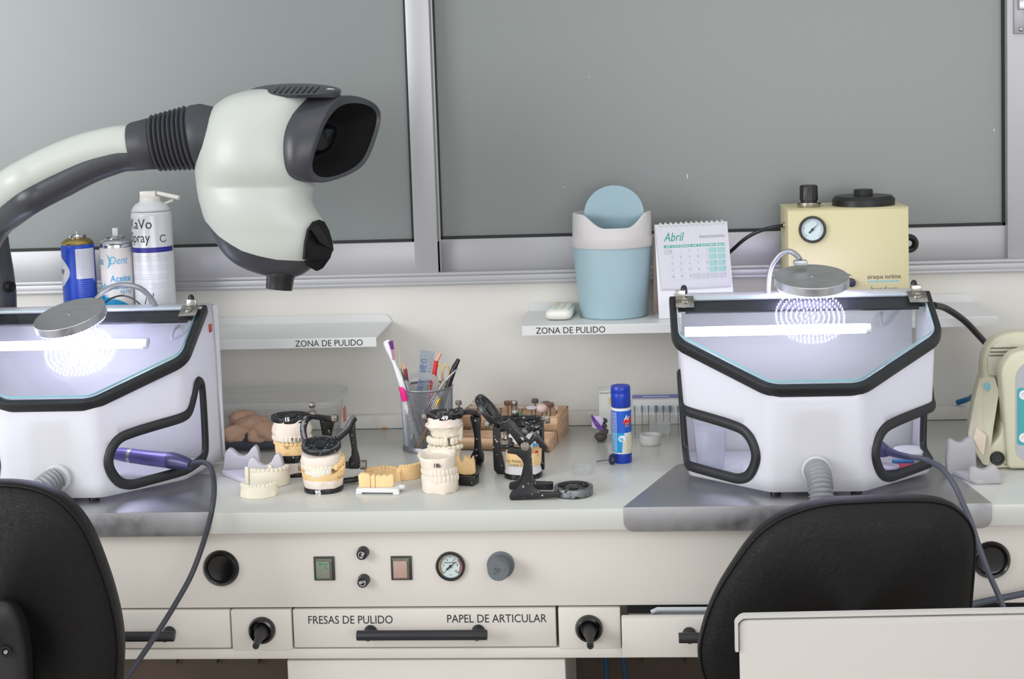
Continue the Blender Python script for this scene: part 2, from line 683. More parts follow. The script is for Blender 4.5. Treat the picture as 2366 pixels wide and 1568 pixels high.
# push buttons
for cx, cy, colr, v2, nm in ((750, 1312, (128, 132, 118), (60, 130, 95), 'green'), (928, 1311, (178, 150, 138), (170, 140, 128), 'pink')):
    c = at(cx, cy, y=YC)
    k = mpp(YC)
    bz = MB()
    bz.box((c.x - 25 * k, YC - .003, c.z - 29 * k), (c.x + 25 * k, YC, c.z + 29 * k))
    bz = bz.build('button_bezel', mat('bezel_' + nm, (52, 54, 50), .4), bc, bevel=.0008)
    MB().box((c.x - 20 * k, YC - .0055, c.z - 26 * k), (c.x + 19 * k, YC - .003, c.z + 25 * k)).build('button_collar', mat('collar', (120, 120, 98), .3, var=(200, (95, 96, 80))), bz, bevel=.0012)
    MB().box((c.x - 18 * k, YC - .0105, c.z - 21 * k), (c.x + 15 * k, YC - .005, c.z + 20 * k)).build('button_cap', mat('cap_' + nm, colr, .35, chip=((170, .56, v2) if nm == 'green' else None)), bz, bevel=.0015, label=nm + ' worn button cap')
# fuse holders
for cx, cy, rot in ((837, 1279, -1.2), (839, 1343, 2.9)):
    c = at(cx, cy, y=YC - .01)
    fh = MB().lathe([(.0105, 0), (.0100, .004), (.0092, .014), (.0085, .017), (.001, .0172)], (c.x, YC, c.z), (0, -1, 0), 28).build('fuse_holder', M_black, bc)
    u = V(sin(rot), 0, cos(rot))
    xx = V(cos(rot), 0, -sin(rot))
    MB().text('FUSE', V(c.x, YC - .0176, c.z) - u * .0035, xx, u, .0062, .9, 'CENTER', off=.0001).tube([V(c.x, YC - .0175, c.z) + xx * .005 * cos(q / 8 * pi) + u * (.0015 + .004 * sin(q / 8 * pi)) for q in range(9)], .0005, 4).build('lettering', M_wink, fh, smooth=0)


def gauge(c, R, y, parent, n0, num, brand, needle, zones, ink):
    """flat dial facing -y at c"""
    ga = MB().lathe([(R * 1.0, 0), (R * 1.0, .004), (R * .95, .007), (R * .86, .0072), (R * .80, .004), (R * .80, .001)], c, (0, -1, 0), 48, cap=False).build('pressure_gauge', M_black, parent)
    MB().lathe([(R * .82, .001), (.0001, .0011)], c, (0, -1, 0), 40).build('dial', mat('dial_face', (232, 234, 234), .3), ga)
    mk = MB()
    Y = c.y - .0016

    def P(a, r):
        return V(c.x + sin(a) * r * R, Y, c.z + cos(a) * r * R)
    for i in range(n0 + 1):
        a = radians(-135 + 270 * i / n0)
        l = .64 if i % 5 else .56
        sd = V(cos(a), 0, -sin(a)) * R * .012
        mk.add([P(a, l) - sd, P(a, l) + sd, P(a, .72) + sd, P(a, .72) - sd], [(0, 1, 2, 3)])
    for i, s_ in enumerate(num):
        a = radians(-135 + 270 * i / (len(num) - 1))
        mk.text(s_, P(a, .48) - V(0, 0, R * .06), (1, 0, 0), (0, 0, 1), R * .2, 1, 'CENTER')
    if brand:
        mk.text(brand, V(c.x, Y, c.z + R * .2), (1, 0, 0), (0, 0, 1), R * .2, 1, 'CENTER')
        mk.text('bar', V(c.x, Y, c.z - R * .62), (1, 0, 0), (0, 0, 1), R * .12, 1, 'CENTER')
    mk.build('dial_marks', ink, ga, smooth=0)
    for a0, a1, colr in zones:
        z = MB()
        K = 16
        vs = []
        for i in range(K + 1):
            a = radians(a0 + (a1 - a0) * i / K)
            vs += [P(a, .66) + V(0, .0002, 0), P(a, .76) + V(0, .0002, 0)]
        z.add(vs, [(2 * i, 2 * i + 1, 2 * i + 3, 2 * i + 2) for i in range(K)])
        z.build('dial_zone', mat('zone_%d_%d' % (colr[0], colr[1]), colr, .5), ga, smooth=0)
    nd = MB()
    a = radians(needle)
    sd = V(cos(a), 0, -sin(a)) * R * .035
    off = V(0, -.0012, 0)
    nd.prism([P(a, -.35) - sd * 1.8 + off, P(a, -.35) + sd * 1.8 + off, P(a, 0) + sd + off, P(a, .66) + off, P(a, 0) - sd + off], (0, -.0006, 0))
    nd.lathe([(R * .1, 0), (R * .09, .0025)], V(c.x, Y, c.z), (0, -1, 0), 16)
    nd.build('needle', M_ink, ga, smooth=0)
    MB().lathe([(R * .80, 0), (.0001, .0003)], V(c.x, c.y - .0056, c.z), (0, -1, 0), 40, cap=False).build('gauge_glass', thin_glass('gauge_glass'), ga)
    return ga


c = at(1041, 1307, y=YC)
gauge(c, 35 * mpp(YC), YC, bc, 40, ['0', '2', '4', '6', '8', '10'], 'tecnodent', 50, [(-135, -40, (225, 165, 70)), (50, 135, (205, 75, 85))], M_ink)
# regulator knob
c = at(1157, 1304, y=YC)
rk = MB()
prof = [(.0232, 0), (.0232, .004), (.020, .005), (.018, .010)]
rk.lathe(prof, c, (0, -1, 0), 40)
ax = (at(1151, 1317, y=YC - .035) - c)
gr = []
X, Yy, Zz = basis(ax)
for h, rr_ in ((.006, .0172), (.012, .0178), (.034, .0182), (.0375, .0168)):
    gr.append([c + Zz * h + (X * cos(2 * pi * i / 60) + Yy * sin(2 * pi * i / 60)) * rr_ * (1 + (.035 if i % 3 == 0 else 0)) for i in range(60)])
rk.rings(gr)
rk = rk.build('regulator_knob', mat('knob_grey', (98, 104, 108), .5), bc, smooth=30)
e = c + Zz * .0379
MB().text('AIR', e - X * 0 + V(-.008, 0, .001), (1, 0, -.35), (.35, 0, 1), .0085).text('PRESS', e + V(-.007, 0, -.007), (1, 0, .5), (-.5, 0, 1), .004).tube([e + V(.0125 * cos(q / 5), 0, .0125 * sin(q / 5)) for q in range(-6, 3)], .0004, 4).build('relief_marks', mat('knob_marks', (78, 84, 88), .5), rk, smooth=0)
# screw dot and lower cabinet
pc = thing('pedestal_cabinet', 'white drawer pedestal under the middle of the bench', 'cabinet', (at(985, 1540, y=YC).x, .2, 0))
a, b = at(664, 1540, y=YC + .004).x, at(1307, 1540, y=YC + .004).x
zp = at(985, 1523, y=YC + .004).z
MB().box((a + .004, YC + .02, .03), (b - .004, .48, zp - .001)).build('carcass', M_cab, pc)
MB().box((a, YC + .002, zp - .19), (b, YC + .02, zp)).build('drawer', M_cab, pc, bevel=.003)
MB().box((a, YC + .002, .08), (b, YC + .02, zp - .195)).build('drawer', M_cab, pc, bevel=.003)
MB().box((a + .02, YC + .04, 0), (b - .02, .46, .03)).build('plinth', M_black, pc)
M_brown = mat('brown_board', (96, 80, 70), .7, var=(3, (84, 70, 62)))
bp = thing('back_panel', 'dark brown board closing the knee space under the bench', 'panel', (0, .5, 0))
MB().box((-1.9, .502, 0), (1.9, .52, z_c + .01)).build('board', M_brown, bp)
for px in (392, 485, 581, 1405, 1505, 1605, 296):
    x = at(px, 1527, y=.49).x
    MB().box((x - .016, .485, at(px, 1532, y=.49).z), (x + .016, .502, z_c - .0005)).build('spacer_block', mat('spacer', (84, 76, 60), .7), bp)
for n_, px, q in (('left', 1398, 3), ('right', 1436, 12)):
    a = at(px, 1500, y=.2)
    b = at(px + q, 1600, y=.2)
    tb = MB().tube(cat([a, (a + b) / 2 + V(.001, 0, 0), b, V(b.x, .2, .25), V(b.x + .02, .2, .004)], 6), .0045, 10).build('air_hose', mat('hose_blue', (16, 74, 110), .35))
    tag(tb, n_ + ' thin blue air hose hanging in the knee space below the bench', 'hose')

# ------------------------------------------------------------ steel mats
def steel_mat(label, pts, side):
    r = thing('steel_mat', label, 'mat', (pts[0].x, YF, .86))
    zt = .8625
    P = fillet([V(p.x, p.y, .8603) for p in pts], [0, 0, .02, .02])
    MB().prism(P, (0, 0, zt - .8603)).build('sheet', M_steel, r, bevel=.0006)
    a, b = pts[0].x, pts[1].x
    y = YF - .0022
    zb_ = at(1700, 1226, y=y).z
    Q = fillet([V(a, y, zt), V(b, y, zt), V(b, y, zb_), V(a, y, zb_)], [0, 0, .024, .024], 8)
    MB().prism(Q, (0, .002, 0)).build('front_flap', mat('flap_steel', (170, 170, 172), .5, 1, brushed=(1, 30, 1)), r, bevel=.0004)
    return r


steel_mat('brushed steel mat under the right polishing hood, folded over the bench edge', [V(-.0245, YF - .0015, 0), V(.572, YF - .0015, 0), V(.542, .235, 0), V(.076, .242, 0)], 1)
steel_mat('brushed steel mat under the left polishing hood, partly behind the chair', [V(-1.318, YF - .0015, 0), V(-.7215, YF - .0015, 0), V(-.778, .21, 0), V(-1.25, .21, 0)], 1)

# ------------------------------------------------------------ polishing hood
M_acr = acrylic('white_acrylic', (238, 238, 241), .38)
M_trim = mat('rubber_trim', (30, 31, 34), .45, bump=(420, .5, .0008))
M_edge = mat('glass_edge', (160, 224, 232), .15, spec=.8)
M_led = mat('led_white', (218, 210, 255), .5, emit=22)
M_tube = mat('tube_light', (232, 228, 255), .5, emit=7)
M_hose = mat('hose_grey', (140, 143, 147), .45)
M_fin = thin_glass('hood_glass', (246, 250, 250), 1.5)
GS = .507                                 # slope of the glass plane: z = GZ + GS*y


def hood(loc, rz, label, tilt, disc, neck, hose, hb, ht, GZ=.192, YB=.223, TZ=.250):
    HT = GZ + GS * YB + .0025
    GX, GY, GF = ht[2].x - .004, ht[2].y + .002, ht[1].x - .001
    BX = ht[3].x

    def gz(y):
        return min(GZ + GS * y, HT)
    r = thing('polishing_hood', label, 'polishing hood', loc, rz)
    # wall path, half: (bottom x,y) (top x,y)

    def path(h):
        full = [V(-p.x, p.y, 0) for p in h[::-1][:-1]] + [h[0]] + h[1:]
        # corners at index: back,-C,-F,0,F,C,back
        return fillet(full, [0, .012, .012, 0, .012, .012, 0], 6, closed=False)
    B, T = path(hb), path(ht)
    n = len(B)
    # resample densely
    def dens(P):
        out = []
        for i in range(len(P) - 1):
            L_ = (P[i + 1] - P[i]).length
            k = max(1, int((B[i + 1] - B[i]).length / .012))
            for j in range(k):
                out.append(P[i].lerp(P[i + 1], j / k))
        out.append(P[-1])
        return out
    Bd, Td = dens(B), dens(T)
    n = len(Bd)
    S = [0]
    for i in range(n - 1):
        S.append(S[-1] + (Bd[i + 1] - Bd[i]).length)
    mid = S[-1] / 2
    S = [s - mid for s in S]
    z0 = .009

    def surf(s, v):                       # v = height in metres at the wall
        s = max(min(s, S[-1]), S[0])
        i = 0
        lo, hi = 0, n - 1
        while hi - lo > 1:
            m_ = (lo + hi) // 2
            if S[m_] <= s: lo = m_
            else: hi = m_
        f = (s - S[lo]) / (S[lo + 1] - S[lo])
        b, t_ = Bd[lo].lerp(Bd[lo + 1], f), Td[lo].lerp(Td[lo + 1], f)
        zt = gz(t_.y)
        k = (v - z0) / (.30 - z0)
        p = b.lerp(t_, k)
        return V(p.x, p.y, v)

    def topv(s):
        v = .25
        for _ in range(6):
            v = gz(surf(s, v).y) - .001
        return v
    R_open = [(.105, .062), (.111, .088), (.128, .106), (.155, .113), (.195, .118), (.240, .123), (.272, .130), (.292, .150), (.309, .174), (.325, .172), (.332, .15), (.332, .06), (.325, .036), (.305, .030), (.25, .026), (.175, .022), (.140, .022), (.118, .034)]
    R_open = [V(a, b, 0) for a, b in R_open]
    hole = cat(R_open, 5, True)
    holes = [hole, [V(-p.x, p.y, 0) for p in hole]]
    pts, edges = [], []

    def addloop(P):
        k = len(pts)
        pts.extend([V(p.x, p.y, 0).to_2d() for p in P])
        edges.extend([(k + i, k + (i + 1) % len(P)) for i in range(len(P))])
    outer = [V(s, z0, 0) for s in S] + [V(s, topv(s), 0) for s in S[::-1]]
    addloop(outer)
    for h in holes: addloop(h)
    for s in S[1:-1]:
        for k in range(1, 12):
            v = z0 + k * .025
            if v < topv(s) - .01: pts.append(V(s, v, 0).to_2d())
    vo, _, fo, *_ = delaunay_2d_cdt(pts, edges, [], 0, 1e-6)

    def inside(p, P):
        c = False
        m_ = len(P)
        for i in range(m_):
            a, b = P[i], P[(i + 1) % m_]
            if (a.y > p.y) != (b.y > p.y) and p.x < (b.x - a.x) * (p.y - a.y) / (b.y - a.y) + a.x: c = not c
        return c
    keep = []
    for f in fo:
        c = V(0, 0, 0)
        for i in f: c += V(vo[i].x, vo[i].y, 0)
        c /= len(f)
        if inside(c, outer) and not inside(c, holes[0]) and not inside(c, holes[1]): keep.append(f)
    shell = MB().add([surf(p.x, p.y) for p in vo], keep)
    sh = shell.build('shell', M_acr, r, local=True, smooth=25, solid=.004)
    # floor, back, top strip
    bk = MB()
    bk.box((-hb[3].x, .282, z0), (hb[3].x, .288, HT - .004))
    fl = [V(-p.x, p.y, z0) for p in hb[::-1]][:-1] + [V(p.x, p.y, z0) for p in hb[1:]]
    fl = [V(p.x * .985, p.y * .985 + .002, p.z) for p in fl]
    bk.prism(fl, (0, 0, .003))
    bk.box((-BX + .008, YB - .005, HT - .004), (BX - .008, .288, HT))
    bk.build('body_panels', M_acr, r, local=True, bevel=.001)
    # duct behind front facet
    MB().box((-.038, .006, .012), (.038, .060, .150)).build('suction_duct', mat('duct_grey', (150, 150, 150), .6), r, local=True, bevel=.004)
    # rubber round the openings
    for h in holes:
        P3 = [surf(p.x, p.y) for p in h]
        K = len(P3)
        ups = []
        for i, p in enumerate(h):
            q = surf(p.x + .004, p.y) - surf(p.x - .004, p.y)
            ups.append(V(q.y, -q.x, 0).normalized())
        prof = [(cos(a) * .0092, sin(a) * .006 + .001) for a in [2 * pi * i / 10 for i in range(10)]]
        MB().sweep(P3, prof, ups, loop=True).build('opening_trim', M_trim, r, local=True, smooth=60)
    # rubber under the glass
    up = V(0, -GS, 1).normalized()
    tp = [V(-GX - .004, YB + .012, 0), V(-GX - .004, GY - .002, 0), V(-GF - .001, -.001, 0), V(GF + .001, -.001, 0), V(GX + .004, GY - .002, 0), V(GX + .004, YB + .012, 0)]
    P = fillet(tp, [0, .022, .02, .02, .022, 0], 8, closed=False)
    P = [V(p.x * 1.012, p.y, GZ + GS * p.y - .0065) for p in P]
    rp = [(-.006, -.014), (.006, -.014), (.0075, -.010), (.0075, .002), (.0055, .0055), (-.004, .0055), (-.007, .003), (-.0075, -.010)]
    MB().sweep(P, rp, [up] * len(P)).build('edge_trim', M_trim, r, local=True, smooth=50)
    # glass
    gp = [V(-GX, YB, 0), V(-GX, GY, 0), V(-GF, .004, 0), V(GF, .004, 0), V(GX, GY, 0), V(GX, YB, 0)]
    G = fillet(gp, [.004, .014, .012, .012, .014, .004], 6)
    G = [V(p.x, p.y, GZ + GS * p.y - .0005) for p in G]
    k = len(G)
    g = MB()
    tv = up * .0042
    g.add([p + tv for p in G], [tuple(range(k))], 0)
    g.add(G + [p + tv for p in G], [(i, (i + 1) % k, k + (i + 1) % k, k + i) for i in range(k)], 1)
    g.build('glass_lid', [M_fin, M_edge], r, local=True, smooth=0)
    # black seal below the rear edge of the glass
    a = V(0, YB - .001, GZ + GS * (YB - .001) - .0022)
    dn = V(0, -1, -GS).normalized()
    q = [V(-GX + .013, 0, 0) + a, V(GX - .013, 0, 0) + a, V(GX - .013, 0, 0) + a + dn * .034, V(-GX + .013, 0, 0) + a + dn * .034]
    MB().prism(q, -up * .006).build('rear_seal', M_trim, r, local=True, bevel=.001)
    # clamps
    for s in (-1, 1):
        cx = s * (GX - .013)
        c0 = V(cx, YB - .015, GZ + GS * (YB - .015) + .0045)
        X_ = V(1, 0, 0)
        Yv = -dn
        q = [c0 + X_ * a_ + Yv * b_ for a_, b_ in ((-.0165, -.017), (.0165, -.017), (.0165, .017), (-.0165, .017))]
        cl = MB().prism(q, up * .0022)
        lo = [p - up * .009 for p in q]
        cl.prism([lo[0] + Yv * -.003, lo[1] + Yv * -.003, lo[2], lo[3]], up * .0022)
        cl.box((cx - .012 + s * .004, YB - .001, HT - .002), (cx + .006 + s * .004, YB + .007, HT + .014))
        cl = cl.build('hinge_clamp', M_chrome, r, local=True, bevel=.0008)
        sc = c0 + up * .0022
        MB().lathe([(.0075, 0), (.0072, .002), (.0055, .0035), (.0048, .003), (.001, .003)], sc, up, 20).box(sc + V(-.004, -.0006, .0028), sc + V(.004, .0006, .0036)).build('screw', M_chrome, cl, local=True)
        MB().lathe([(.0055, 0), (.0065, .004), (.0055, .012), (.003, .016)], (cx - s * .001 - .001, YB + .009, HT + .006), (0, 0, 1), 14).build('knob', M_black, cl, local=True)
    # light tube
    tb = MB().cyl((-GX + .012, .195, TZ), (.112, .195, TZ), .0085, n=16).build('light_tube', M_tube, r, local=True)
    MB().box((-GX + .012, .204, TZ - .004), (.120, .212, TZ + .008)).cyl((.112, .195, TZ), (.121, .195, TZ), .0095, n=16).build('tube_holder', M_white, r, local=True, bevel=.001)
    MB().tube(cat([V(.155, .28, .265), V(.150, .262, .258), V(.150, .25, .245), V(.165, .26, .25), V(.185, .28, .27)], 5), .0028, 8).build('cable_tie', mat('clear_cable', (205, 205, 215), .2), r, local=True)
    # feet
    for x, y in ((-.067, .02), (.067, .02), (-.18, .25), (.18, .25)):
        MB().lathe([(.0085, 0), (.0095, .003), (.009, z0)], (x, y, 0), (0, 0, 1), 16).build('foot', M_black, r, local=True)
    # suction hose
    hp = cat([V(*p) for p in hose], 14)
    L_ = 0
    rad = []
    for i, p in enumerate(hp):
        if i: L_ += (p - hp[i - 1]).length
        rad.append(L_)
    N_ = int(L_ / .0016)
    pp, rr_ = [], []
    j = 0
    for i in range(N_):
        d = L_ * i / N_
        while j < len(rad) - 2 and rad[j + 1] < d: j += 1
        f = (d - rad[j]) / (rad[j + 1] - rad[j])
        pp.append(hp[j].lerp(hp[j + 1], f))
        rr_.append(.0188 + (.0024, .0016, -.001, .0)[i % 4])
    W3 = WM[r]
    ho = MB().tube([W3 @ p for p in pp], rr_, 28).build('suction_hose', M_hose, smooth=70)
    tag(ho, 'corrugated grey suction hose from the front of the ' + ('right' if loc.x > 0 else 'left') + ' hood down behind the chair', 'hose')
    MB().lathe([(.0245, 0), (.024, .004), (.022, .006)], hp[0], (0, -1, .0), 32).build('hose_collar', M_acr, r, local=True)
    # disc lamp
    dc = V(*disc)
    dz = (Euler(tilt).to_matrix()) @ V(0, 0, 1)
    Rr = .0655
    lamp = MB().lathe([(Rr - .001, 0), (Rr, .001), (Rr, .015), (Rr - .001, .016), (.0001, .0163)], dc, dz, 64, cap=False).lathe([(Rr - .001, 0), (.0001, .0005)], dc, dz, 64, cap=False).build('lamp_disc', M_steel2, r, local=True)
    MB().lathe([(.0028, 0), (.0025, .0014), (.001, .0016)], dc + dz * .0163, dz, 12).build('screw', M_chrome, lamp, local=True)
    X_, Y_, Z_ = basis(dz)
    led = MB()
    for ring in range(7):
        rad_ = .0075 + ring * .0088
        K = int(2 * pi * rad_ / .0072)
        for i in range(K):
            a_ = 2 * pi * i / K
            p = dc + X_ * cos(a_) * rad_ + Y_ * sin(a_) * rad_
            led.lathe([(.0015, 0), (.0015, -.003), (.0009, -.0042)], p, dz, 6)
    lo_ = led.build('led_array', M_led, lamp, local=True)
    lo_['kind'] = 'stuff'
    nk = cat([V(*p) for p in neck], 12)
    MB().tube(nk, [.0047 + (.0005 if i % 2 else 0) for i in range(len(nk))], 12).build('gooseneck', M_alu2, r, local=True, smooth=70)
    e = V(*neck[-1])
    MB().box(e + V(-.011, -.006, -.010), e + V(.013, .008, -.001)).build('neck_bracket', M_alu2, r, local=True, bevel=.0015)
    return r


M_steel2 = mat('disc_steel', (205, 205, 206), .36, 1, brushed=(1, 9, 1))
M_alu2 = mat('grey_metal', (170, 172, 178), .35, .7)
ZM = .8625
HR = V(.2985, .003, ZM)
hr = hood(HR, 0, 'right white polishing hood with glass lid and disc lamp, beneath the yellow machine', (radians(12), 0, 0),
          (.018, .190, .331),
          [(-.052, .26, .300), (-.051, .26, .328), (-.045, .26, .356), (-.030, .255, .378), (-.015, .245, .385), (-.004, .235, .380), (.002, .225, .372)],
          [(-.002, -.0045, .047), (-.001, -.030, .045), (.0, -.052, .022), (.001, -.066, -.03), (.004, -.09, -.12), (.01, -.10, -.25)],
          [V(0, 0, 0), V(.0775, 0, 0), V(.208, .118, 0), V(.209, .28, 0)], [V(0, 0, 0), V(.0735, 0, 0), V(.2225, .122, 0), V(.2225, .29, 0)])
HL = V(-1.018, .02, ZM)
hl = hood(HL, 0, 'left white polishing hood with glass lid and disc lamp, cut by the left picture edge', (radians(17), radians(-8), 0),
          (-.001, .142, .298),
          [(.118, .265, .300), (.113, .255, .320), (.096, .24, .344), (.066, .225, .353), (.045, .21, .347), (.032, .205, .337), (.026, .20, .330)],
          [(.012, -.0045, .046), (-.004, -.030, .036), (-.034, -.060, .005), (-.067, -.09, -.05), (-.10, -.12, -.14)],
          [V(0, 0, 0), V(.088, 0, 0), V(.204, .118, 0), V(.231, .27, 0)], [V(0, 0, 0), V(.0775, 0, 0), V(.211, .108, 0), V(.222, .285, 0)], .1845, .236, .246)
c = MB().box((.2180, .252, .255), (.2235, .266, .270))
rs = c.build('rocker_switch', mat('switch_red', (190, 30, 25), .3), hl, local=True, bevel=.0006)

# ------------------------------------------------------------ stereo microscope
mc = thing('stereo_microscope', 'large light grey and black stereo microscope on a curved arm above the left hood', 'microscope', (at(-12, 640, y=.36).x, .36, .86))
M_ms = mat('microscope_shell', (184, 188, 181), .38, var=(3, (180, 184, 177)))
M_md = mat('microscope_dark', (56, 57, 62), .35)
M_mb = mat('microscope_black', (16, 16, 17), .6, spec=.25)
M_bel = mat('bellows_rubber', (52, 53, 58), .5)
D0 = 2.70


def C(x, y, w=0):
    return cp(x, y, D0, w)


# body as horizontal sections (y, left, right, depth half-width)
sec = [(203, 615, 705, 30), (208, 575, 715, 55), (220, 532, 716, 78), (240, 500, 716, 96), (270, 474, 714, 108), (310, 457, 712, 116), (350, 449, 712, 119), (385, 449, 716, 116), (408, 451, 722, 108), (424, 453, 726, 99), (434, 454, 729, 94), (446, 456, 724, 95), (462, 459, 723, 97), (480, 464, 729, 97), (500, 470, 741, 95), (520, 479, 754, 92), (545, 492, 765, 86), (570, 506, 770, 80), (590, 522, 758, 73), (608, 543, 735, 62), (622, 570, 715, 50), (632, 600, 700, 36), (638, 625, 685, 20)]
n = 40
Rg = []
for (y, l, r_, dw) in sec:
    cx, rx = (l + r_) / 2, (r_ - l) / 2
    ring = []
    for i in range(n):
        a = 2 * pi * i / n
        ca, sa = cos(a), sin(a)
        e_ = 2 / 2.35
        ux = abs(ca) ** e_ * (1 if ca > 0 else -1)
        uw = abs(sa) ** e_ * (1 if sa > 0 else -1)
        ring.append((cx + ux * rx, y, uw * dw))
    Rg.append(ring)
edge = [(440, 490), (475, 512), (500, 542), (530, 563), (560, 580), (600, 592), (640, 600), (700, 603), (800, 600)]


def ecur(x):
    for (a, b), (c_, d) in zip(edge, edge[1:]):
        if a <= x <= c_: return b + (d - b) * (x - a) / (c_ - a)
    return 600


fine = []
cols = [cat([V(*Rg[i][a]) for i in range(len(Rg))], 5) for a in range(n)]
fine = [[cols[a][i] for a in range(n)] for i in range(len(cols[0]))]
NU, NL = 60, 22
up_, lo_ = [], []
for a in range(n):
    colm = [r_[a] for r_ in fine]
    k = next(i for i, p in enumerate(colm) if p.y > ecur(p.x))
    p0, p1 = colm[k - 1], colm[k]
    f = (ecur(p0.x) - p0.y) / max(1e-6, (p1.y - p0.y) - (ecur(p1.x) - ecur(p0.x)))
    X0 = p0.lerp(p1, max(0, min(1, f)))

    def res(c_, m):
        out = []
        for i in range(m + 1):
            t_ = i / m * (len(c_) - 1)
            j = min(int(t_), len(c_) - 2)
            out.append(c_[j].lerp(c_[j + 1], t_ - j))
        return out
    up_.append(res(colm[:k] + [X0], NU))
    lo_.append(res([X0] + colm[k:], NL))
cen = V(620, 500, 0)
sw = lambda p, q: p + (p - cen).normalized() * q
body = MB().rings([[C(*up_[a][i]) for a in range(n)] for i in range(NU + 1)]).build('body_shell', M_ms, mc, smooth=50)
lowr = [[C(*sw(lo_[a][0], -4)) for a in range(n)]] + [[C(*sw(lo_[a][i], 1.2)) for a in range(n)] for i in range(NL + 1)]
pod = MB().rings(lowr).build('lower_pod', M_md, mc, smooth=50)
# visor
rim = [(787, 216, 20), (757, 250, 80), (735, 303, 105), (718, 360, 112), (711, 398, 100), (729, 425, 75), (763, 421, 45), (823, 399, -10), (850, 375, -35), (866, 335, -50), (880, 291, -60), (884, 262, -60), (872, 238, -45), (836, 222, -15)]
base = [(706, 219, 30), (678, 250, 85), (663, 303, 116), (660, 355, 118), (665, 403, 108), (688, 421, 80), (725, 424, 20), (780, 400, -60), (790, 375, -90), (795, 335, -105), (800, 291, -110), (795, 262, -100), (785, 240, -80), (740, 222, -20)]
inn = [(792, 238, 12), (764, 262, 72), (742, 305, 94), (725, 360, 99), (718, 392, 91), (736, 411, 68), (770, 410, 40), (818, 389, -8), (841, 367, -33), (856, 330, -47), (869, 290, -57), (872, 266, -57), (862, 247, -43), (832, 237, -15)]
tuck = [(x - 22, y, w_ * .8 - 8) for x, y, w_ in base]
mid_ = [tuple(Vector(a).lerp(Vector(b), .5) + Vector((0, 0, 6))) for a, b in zip(base, rim)]


def shr(P, f, dx, dw):
    cx, cy, cw = (sum(p[k] for p in P) / len(P) for k in range(3))
    return [(cx + (x - cx) * f + dx, cy + (y - cy) * f, cw + (w_ - cw) * f + dw) for x, y, w_ in P]


d1, d2 = shr(inn, .8, -22, -12), shr(inn, .56, -52, -28)
VR = [tuck, base, mid_, [tuple(Vector(a) * .97 + Vector(b) * .03) for a, b in zip(rim, base)], rim, inn]
m_ = MB().rings([[C(*p) for p in rg] for rg in VR], cap=False)
vi = m_.build('visor', M_md, mc, sub=2, smooth=80)
d0 = shr(inn, 1.005, 0, 0)
MB().rings([[C(*p) for p in rg] for rg in (d0, shr(inn, .97, -5, -4), d1, d2, shr(d2, .9, -3, -3), shr(d2, .5, -4, -4), shr(d2, .02, -4, -4))], cap=False).build('eyecup_lining', mat('eyecup_black', (11, 11, 12), .8, spec=.2), mc, sub=2, smooth=80)
d3 = shr(d2, .72, 2, 3)
lens = MB().rings([[C(*p) for p in d3], [C(*p) for p in shr(d3, .8, 4, 6)], [C(*p) for p in shr(d3, .02, 5, 8)]], cap=False)
lens.build('viewing_lens', mat('dark_lens', (6, 8, 9), .3, spec=.3), mc, sub=1)
# shell seam line
sm = cat([C(683, 222, 40), C(666, 260, 95), C(659, 311, 118), C(657, 355, 120), C(661, 400, 112), C(680, 420, 88), C(722, 428, 25)], 8)
# vent cover on top
ve = MB()
rgs = []
for j in range(11):
    t_ = j / 10
    ph = t_ * pi / 2
    rgs.append([C(683 + 106 * cos(ph) * cos(a) + 5 * sin(ph), 210 + cos(ph) * sin(a) * 9 - 15 * sin(ph), 88 * cos(ph) * sin(a)) for a in [2 * pi * i / 36 for i in range(36)]])
rgs[-1] = [C(688, 195, 0)] * 36
ve.rings([[p for p in rg] for rg in rgs], cap=False)
ve.rings([rgs[0], [C(683 + 103 * cos(a), 226, 80 * sin(a)) for a in [2 * pi * i / 36 for i in range(36)]]], cap=False)
ve = ve.build('vent_cover', M_md, mc, smooth=60)
sl = MB()
for i in range(8):
    x = 640 + i * 13
    P = []
    for k in range(7):
        u = k / 6
        a = .25 + u * .95
        P.append(C(x - 9 + 12 * u, 0, 0))
    P = []
    for k in range(7):
        u = k / 6
        ww = 84 * (1 - ((x - 689) / 103) ** 2) ** .5 * cos(u * 1.15)
        hh = 212 + 9 * (ww / 88) - 15 * (max(0, 1 - (ww / 88) ** 2 - ((x - 689) / 103) ** 2)) ** .5
        P.append(C(x - 8 + 14 * u, hh - 1.0, ww + 2))
    sl.tube(P, .0014, 6)
sl.build('vent_slits', M_mb, ve)
MB().add([C(733, 213, 62), C(760, 203.5, 40), C(785, 206.5, 10), C(775, 209.5, 35)], [(0, 1, 2, 3)]).build('name_plate', mat('plate_light', (190, 195, 188), .5), ve, smooth=0)
